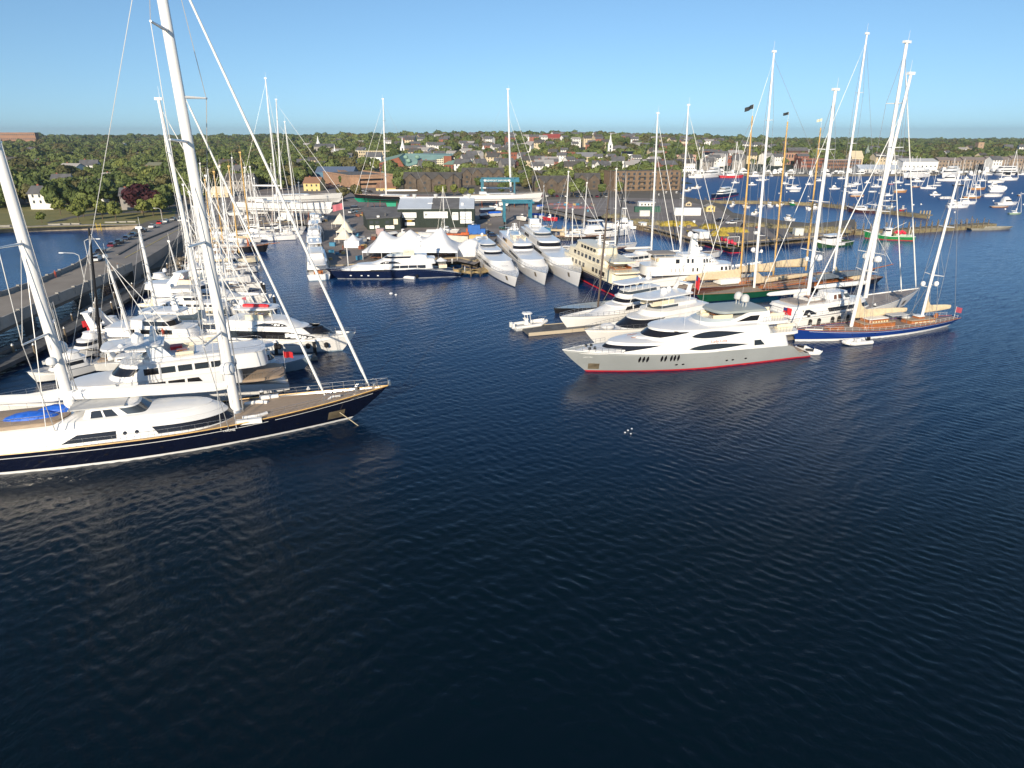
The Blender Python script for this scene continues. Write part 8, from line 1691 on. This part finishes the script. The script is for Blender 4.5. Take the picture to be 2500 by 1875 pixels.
def crown_mb(seed, R_=5., Hc=6., nl=9, per=110, q=.75):
    rnd = random.Random(seed); mb = MB(); lobes = []
    for i in range(nl):
        a = rnd.uniform(0, 2 * pi); rr = R_ * rnd.uniform(.15, .72); z = rnd.uniform(-.55, .8) * Hc * .5; lobes.append((rr * cos(a), rr * sin(a), z, R_ * rnd.uniform(.34, .56)))
    lobes.append((0, 0, Hc * .28, R_ * .55)); lobes.append((0, 0, -Hc * .1, R_ * .6))
    for (cx, cy, cz, lr) in lobes:
        for k in range(per):
            u = rnd.uniform(-1, 1); a = rnd.uniform(0, 2 * pi); s = sqrt(1 - u * u); n = Vector((s * cos(a), s * sin(a), u)); rr = lr * rnd.uniform(.8, 1.05) if rnd.random() < .93 else lr * rnd.uniform(1.0, 1.22)
            c = Vector((cx, cy, cz)) + Vector((n.x * rr, n.y * rr, n.z * rr * .85)); nn = (n + Vector((rnd.gauss(0, .3), rnd.gauss(0, .3), rnd.gauss(0, .3) + .1))).normalized(); t1 = nn.orthogonal().normalized(); t2 = nn.cross(t1); a2 = rnd.uniform(0, pi); w_ = q * rnd.uniform(.6, 1.3)
            d1 = (t1 * cos(a2) + t2 * sin(a2)) * w_; d2 = (t2 * cos(a2) - t1 * sin(a2)) * w_ * .8; mb.add([c - d1 - d2 * .6, c + d1 - d2, c + d1 * .7 + d2, c - d1 * .8 + d2 * .9], [(0, 1, 2, 3)])
    return mb
def tree_proto(seed, R_, Hc, ht, lm, name='broadleaf_tree', q=.75, per=110, nl=9):
    r = link(name, None); tr = MB().tube((0, 0, -1), (0, 0, ht * .55), R_ * .07, R_ * .045, 7); rnd = random.Random(seed)
    for i in range(5): a = i * 1.26; tr.tube((0, 0, ht * (.3 + .05 * i)), (cos(a) * R_ * .55, sin(a) * R_ * .55, ht * .62 + i * .25), R_ * .035, R_ * .015, 5)
    part('trunk', tr, bark, r, False); mb = crown_mb(seed, R_, Hc, nl, per, q); mb.v = [(x, y, z + ht - Hc * .45) for x, y, z in mb.v]; part('crown', mb, lm, r, False); r.location = (0, 0, -800); return r
TP = [tree_proto(1, 5.4, 7, 10.5, LG), tree_proto(2, 6.2, 7.5, 11.5, LG), tree_proto(3, 5., 7.5, 10, LG, nl=7), tree_proto(4, 4.6, 6, 9, LY), tree_proto(5, 5.6, 7, 10, LO)]
TL = ['broad dark green tree in the wooded neighbourhood', 'wide spreading green tree in the wooded neighbourhood', 'rounded green tree in the wooded neighbourhood', 'light yellow green tree in the wooded neighbourhood', 'olive green tree in the wooded neighbourhood']
PARK = tree_proto(11, 3.0, 4.4, 6.6, LY, 'park_tree', .42, 90, 8); PB = tree_proto(12, 7.0, 9.5, 11, LP, 'copper_beech', .7, 130, 12)
x, y = P(332, 524, ZL); PB.location = (x, y + 6, ZL); PB.scale = (1.35, 1.2, 1.1); tag(PB, 'big dark purple leaved tree at the back of the park lawn', 'tree'); PB.name = 'copper_beech'
first = True
for (u, v, s, lb) in ((103, 545, .65, 'small thin young tree on the lawn by the tall mast'), (149, 525, 1.1, 'young tree at the back of the lawn'), (193, 541, 1.1, 'pale green young tree in front of the lawn path'), (205, 530, 1.2, 'young tree just behind the pale green one'), (235, 525, 1.3, 'fuller young tree beside the lawn path'), (251, 535, 1.1, 'slender young tree right of the path'), (284, 539, 1.15, 'young tree in front of the purple tree'), (352, 530, 1.1, 'young tree right of the purple tree'), (396, 527, 1.35, 'bright green round tree close to the park corner'), (375, 528, 1.1, 'young tree left of the bright green round tree')):
    x, y = P(u, v, ZL)
    if first: o = PARK; o.location = (x, y, ZL); o.scale = (s, s, s); first = False
    else: o = dup(PARK, (x, y, ZL), rnd.uniform(0, 6), s)
    tag(o, lb, 'tree', 'young trees on the park lawn'); o.name = 'park_tree'
# specific trees round the town centre
spec = [(972, 470, .75, 0), (1068, 478, .6, 3), (1085, 480, .6, 3), (1108, 478, .6, 3), (1130, 479, .55, 3), (1150, 480, .5, 3), (1170, 462, .6, 0), (1400, 478, .8, 0), (1310, 470, .6, 0), (1345, 482, .5, 3), (1425, 480, .5, 0), (1512, 475, .7, 3), (875, 432, .9, 4), (893, 430, 1.0, 4), (905, 436, .8, 4), (870, 444, .5, 3), (835, 455, .6, 0), (838, 487, .6, 4), (748, 436, .8, 0), (760, 440, .7, 0), (870, 484, .6, 4), (1225, 478, .6, 0), (1244, 470, .6, 0), (1470, 478, .6, 0), (1440, 425, .9, 0), (1470, 420, .9, 3), (1500, 418, 1, 0), (1420, 424, .9, 0), (1395, 422, .8, 0), (1372, 424, .8, 0), (1350, 424, .7, 0), (1320, 424, .7, 0), (1290, 428, .7, 3), (1262, 430, .7, 0), (1240, 428, .8, 0), (1215, 424, .8, 3), (1535, 412, .9, 3), (1198, 420, .8, 0), (1185, 425, .6, 0), (1165, 405, 1, 0), (1050, 392, .1, 0)]
NT = 0; tused = [0] * 5
def put_tree(k, x, y, z, s, lab=None, grp='trees of the town and the wooded neighbourhood'):
    global NT
    sc = (s * rnd.uniform(.9, 1.15), s * rnd.uniform(.9, 1.15), s * rnd.uniform(.85, 1.15))
    if not tused[k]: o = TP[k]; o.location = (x, y, z); o.scale = sc; tused[k] = 1
    else: o = dup(TP[k], (x, y, z), rnd.uniform(0, 6.28), sc)
    tag(o, lab or TL[k], 'tree', grp); o.name = 'broadleaf_tree'; NT += 1
for u, v, s, k in spec: x, y = P(u, v, ZL); put_tree(k, x, y, ZL, s); 
# random woods: the nearest ones are individual trees, the far rest one mass
def px_of(x, y, z):
    dz = z - H; d = y * cp - dz * sp; return 1250 + F * x / d, 937.5 - F * (y * sp + dz * cp) / d
clearpx = [[(-900, 640), (-900, 520), (0, 517), (180, 512), (330, 514), (430, 512), (520, 480), (560, 470), (700, 470), (760, 446), (790, 405), (862, 398), (905, 426), (960, 440), (960, 455), (985, 472), (1130, 470), (1130, 455), (1240, 455), (1290, 475), (1400, 474), (1480, 470), (1660, 470), (2150, 480), (2150, 640), (-900, 760)]]
cand = []; rnd = random.Random(77)
for d0, d1, dens, s0 in ((250, 600, 75., .85), (600, 1000, 120., 1.0), (1000, 1700, 210., 1.15), (1700, 4200, 420., 1.5)):
    n = int(1.1 * (d1 * d1 - d0 * d0) / dens)
    for _ in range(n):
        y = sqrt(rnd.uniform(d0 * d0, d1 * d1)); x = rnd.uniform(-1.1, 1.1) * y
        cand.append((x, y, s0))
pts = []
for x, y, s0 in cand:
    if y < 1400 and (not inpoly(x, y, coastw)): continue
    if y < 1400 and not inpoly(x, y - 14, coastw): continue
    u, v = px_of(x, y, ZL)
    if y < 620 and any(inpoly(u, v, c) for c in clearpx): continue
    if y < 1300:
        if not clear(x, y, 5): continue
        if any(abs(x - q[0]) < 10 and -30 < y - q[1] < 13 for q in HOUSES): continue
    if 600 < y < 1250 and u > 850 and rnd.random() < (.62 if y < 900 else .45): continue
    if u > 1690 and y < 830: continue
    pts.append((y, x, s0))
pts.sort()
mass = []
for i, (y, x, s0) in enumerate(pts):
    k = rnd.choice((0, 0, 1, 1, 2, 2, 3, 4)); s = s0 * rnd.uniform(.62, 1.25) * (1.28 if rnd.random() < .08 else 1)
    if NT < 290 and abs(x) < .84 * y: put_tree(k, x, y, gz(x, y), s)
    else: mass.append((x, y, gz(x, y), s))
me = bpy.data.meshes.new('wood'); me.from_pydata([(x, y, z) for x, y, z, s in mass], [], []); at = me.attributes.new('sc', 'FLOAT', 'POINT'); at.data.foreach_set('value', [s for *_, s in mass])
wd = link('wooded_hillside', me); wd['kind'] = 'stuff'; wd['label'] = 'dense green woods covering the town hills to the horizon'; wd['category'] = 'woods'
tc = bpy.data.collections.new('tree_sources')
for k in range(5):
    src = TP[k].children[[c.name.split('.')[0] for c in TP[k].children].index('crown')]; o = bpy.data.objects.new('woods_crown', src.data); tc.objects.link(o)
g = bpy.data.node_groups.new('woods', 'GeometryNodeTree'); g.interface.new_socket('Geometry', in_out='INPUT', socket_type='NodeSocketGeometry'); g.interface.new_socket('Geometry', in_out='OUTPUT', socket_type='NodeSocketGeometry')
N = g.nodes.new; gi, go = N('NodeGroupInput'), N('NodeGroupOutput'); mp = N('GeometryNodeMeshToPoints'); ip = N('GeometryNodeInstanceOnPoints'); ci = N('GeometryNodeCollectionInfo'); ci.inputs['Collection'].default_value = tc; ci.inputs['Separate Children'].default_value = True; ci.inputs['Reset Children'].default_value = True
ip.inputs['Pick Instance'].default_value = True; na = N('GeometryNodeInputNamedAttribute'); na.data_type = 'FLOAT'; na.inputs['Name'].default_value = 'sc'; rv = N('FunctionNodeRandomValue'); rv.data_type = 'FLOAT_VECTOR'; rv.inputs[0].default_value = (0, 0, 0); rv.inputs[1].default_value = (.1, .1, 6.28)
g.links.new(gi.outputs[0], mp.inputs['Mesh']); g.links.new(mp.outputs[0], ip.inputs['Points']); g.links.new(ci.outputs[0], ip.inputs['Instance']); g.links.new(na.outputs[0], ip.inputs['Scale']); g.links.new(rv.outputs[0], ip.inputs['Rotation']); g.links.new(ip.outputs[0], go.inputs[0])
wd.modifiers.new('woods', 'NODES').node_group = g
print('trees', NT, 'mass', len(mass), 'houses', len(HOUSES))
# park details
for i, (u, v) in enumerate(((11, 553), (34, 552), (134, 549), (158, 548), (181, 547.5), (272, 544), (295, 543), (318, 542.5))):
    o = one('stone_bench', MB().bx(-2.6, 2.6, -.5, .5, 0, .5), conc, 'long low stone bench on the lawn edge above the sea wall', 'bench', 'stone benches along the sea wall', (*P(u, v, ZL), ZL))
lad = thing('ladder', 'yellow ladder hanging on the park sea wall', 'ladder', (*P(245, 562, 0), 0)); part('rail', MB().tube((-.9, -.6, -.5), (-.9, -.6, 3), .12, .12, 5), yellowp, lad, False); part('rail', MB().tube((.9, -.6, -.5), (.9, -.6, 3), .12, .12, 5), yellowp, lad, False)
for k in range(5): part('rung', MB().tube((-.9, -.6, .2 + k * .5), (.9, -.6, .2 + k * .5), .06, .06, 4), yellowp, lad, False)
# street lamps on the causeway
for (u, v0, v1, lb, dx) in ((208, 690, 617, 'tall street lamp with curved arm nearest the bridge', -3.4), (218, 643, 583, 'street lamp with arm behind the black mast', 3.4), (398, 545, 508, 'street lamp at the park corner', -2)):
    x, y = P(u, v0, 5); zt = PY(u, v1, y)[2] - 5; r = thing('street_lamp', lb, 'street lamp', (x, y, 5), 0); part('pole', MB().tube((0, 0, 0), (0, 0, zt - .6), .11, .08, 7).path([(0, 0, zt - .6), (dx * .3, 0, zt - .1), (dx, 0, zt)], .07, 5), lgrey, r); part('lamp_head', MB().bx(min(dx, dx * 1.3), max(dx, dx * 1.3), -.18, .18, zt - .12, zt + .08), white, r, False)
x, y = P(851, 656, ZL); r = thing('flag_pole', 'white flag pole on the quay with a striped flag', 'flag pole', (x, y, ZL)); part('pole', MB().tube((0, 0, 0), (0, 0, 20), .14, .09, 8), white, r); flagpart(r, (-.1, 0, 16.4), 3.4, 1.7, MAT['striped_ensign'], pole=.1)
# ================================================================ people
def person(label, u, v, z, rz, top, legs, pose=0):
    x, y = P(u, v, z); J = [(0, 0, .92, .15, .11), (0, 0, 1.15, .14, .10), (0, 0, 1.38, .17, .11), (0, 0, 1.52, .06, .06), (0, .01, 1.62, .09, .10), (0, .01, 1.72, .075, .085)]
    mb = MB(); rg = [[(x_ + a * cos(t), y_ + b * sin(t), z_) for t in [2 * pi * i / 8 for i in range(8)]] for x_, y_, z_, a, b in J]; mb.loft(rg); st = .12 if pose else .05
    me = mb
    sk_v = []; o = thing('person', label, 'person', (x, y, z), rz)
    v_ = [(0, 0, .95), (0, 0, 1.2), (0, 0, 1.42), (0, 0, 1.55), (0, .02, 1.68), (.19, 0, 1.40), (.25, .03, 1.12), (.24, .14, .88), (-.19, 0, 1.40), (-.25, .0, 1.12), (-.24, .08, .88), (.10, 0, .9), (.11, st, .5), (.11, st * .4, .08), (.11, st * .4 + .16, .04), (-.10, 0, .9), (-.11, -st, .5), (-.11, -st * 1.4, .08), (-.11, -st * 1.4 + .16, .04)]
    e_ = [(0, 1), (1, 2), (2, 3), (3, 4), (2, 5), (5, 6), (6, 7), (2, 8), (8, 9), (9, 10), (0, 11), (11, 12), (12, 13), (13, 14), (0, 15), (15, 16), (16, 17), (17, 18)]
    rad = [.15, .14, .16, .06, .10, .07, .05, .035, .07, .05, .035, .09, .065, .045, .04, .09, .065, .045, .04]
    m = bpy.data.meshes.new('person_body'); m.from_pydata(v_, e_, []); b = link('body', m, o); sk_ = b.modifiers.new('s', 'SKIN'); b.modifiers.new('d', 'SUBSURF').levels = 1
    for i, q in enumerate(m.skin_vertices[0].data): q.radius = (rad[i], rad[i] * .8); q.use_root = i == 0
    m.materials.append(top); part('head', MB().sph((0, .03, 1.68), .11, 1.15, 8), skin, o); part('hair', MB().sph((0, 0, 1.72), .115, 1, 8, 0), wood, o); return o
WS = mat('white_shirt', (.7, .7, .68), .9); RS = mat('red_shirt', (.30, .05, .03), .9); DS = mat('dark_clothes', (.03, .035, .05), .9)
x, y = P(288, 660, 5.0)
person('person in white clothes walking on the bridge pavement', 290, 661, 5.05, 1.3, WS, WS, 1); person('person in brown clothes walking behind the one in white on the bridge', 277, 667, 5.05, 1.3, mat('brown_clothes', (.2, .12, .08), .9), WS, 1); person('person in dark red clothes standing in the yacht doorway', 400, 824, 2.6, 0, RS, RS); person('person sitting on the far bridge parapet side in red', 137, 678, 5.0, 0, RS, DS)
person('person on the quay under the marquee in white', 1104, 644, ZL, .3, WS, DS); person('person in dark clothes by the navy yacht stern', 1092, 646, ZL, 2, DS, DS); person('person standing on the gangway dock', 1135, 664, 1.2, 1, WS, DS); person('person beside the cream tents in an orange top', 838, 612, ZL, 1, rust, DS)
# sea gulls' float / white skiff in the middle of the basin
g_ = one('mooring_float', MB().sph((0, 0, .15), .5, .6, 8).sph((1.4, -1.2, .12), .35, .6, 8), white, 'small white float in the middle of the basin', 'buoy', None, (*P(955, 718, 0), 0))
g_ = one('seabirds', MB().sph((0, 0, .1), .14, .6, 6).sph((.6, .5, .1), .13, .6, 6).sph((-.5, -.7, .1), .14, .6, 6).sph((.2, -1.1, .1), .12, .6, 6), white, 'few white birds resting on the open water', 'birds', None, (*P(1533, 1052, 0), 0)); g_['kind'] = 'stuff'
# ================================================================ light evening haze over town and harbour
hz = part('haze', MB().bx(-6100, 6100, -300, 9100, -5, 130), mat('tmp_haze', (1, 1, 1)), None, False); hm_ = bpy.data.materials.new('haze'); hm_.use_nodes = True; t = hm_.node_tree; t.nodes.clear()
pv = t.nodes.new('ShaderNodeVolumePrincipled'); pv.inputs['Color'].default_value = (.90, .94, 1, 1); pv.inputs['Density'].default_value = .00009; pv.inputs['Anisotropy'].default_value = .45; oo = t.nodes.new('ShaderNodeOutputMaterial'); t.links.new(pv.outputs[0], oo.inputs['Volume'])
hz.data.materials.clear(); hz.data.materials.append(hm_); hz['kind'] = 'stuff'; hz['label'] = 'faint evening haze over the harbour and town'; hz['category'] = 'haze'
SC.cycles.volume_bounces = 0
# ================================================================ tell the look-alikes apart by what they stand near
LM += [(P(332, 524, 2)[0], P(332, 524, 2)[1] + 6, 'purple leaved tree'), (PY(1050, 400, 700)[0], 700, 'copper roofed hotel'), (PY(1490, 350, 1000)[0], 1000, 'slender white steeple'), (PY(983, 350, 1000)[0], 1000, 'stepped white steeple'), (PY(777, 350, 1080)[0], 1080, 'domed cupola'), (PY(1914, 372, 1050)[0], 1050, 'dark spire'), (PY(1180, 366, 950)[0], 950, 'square bell tower')]
GR = {'trees of the town and the wooded neighbourhood', 'houses on the wooded hillside', 'white boats along the far wharves'}
for o in C.objects:
    if o.get('group') in GR:
        x, y = o.location.x, o.location.y; q = min(LM, key=lambda l: hypot(l[0] - x, (l[1] - y) * .7)); dx, dy = x - q[0], y - q[1]; d = hypot(dx, dy)
        rel = ('beside' if d < 45 and abs(dy) < 14 else 'behind' if dy > abs(dx) * .5 else 'before' if dy < -abs(dx) * .5 else 'to the east of' if dx > 0 else 'to the west of')
        lb = o['label'].replace(' in the wooded neighbourhood', '').replace(' among the trees', '').replace(' in the packed row along the far wharves', ' along the far wharves')
        o['label'] = lb + (' ' if d < 160 else ' far ' if rel in ('behind', 'before') else ' ') + rel + ' the ' + q[2]
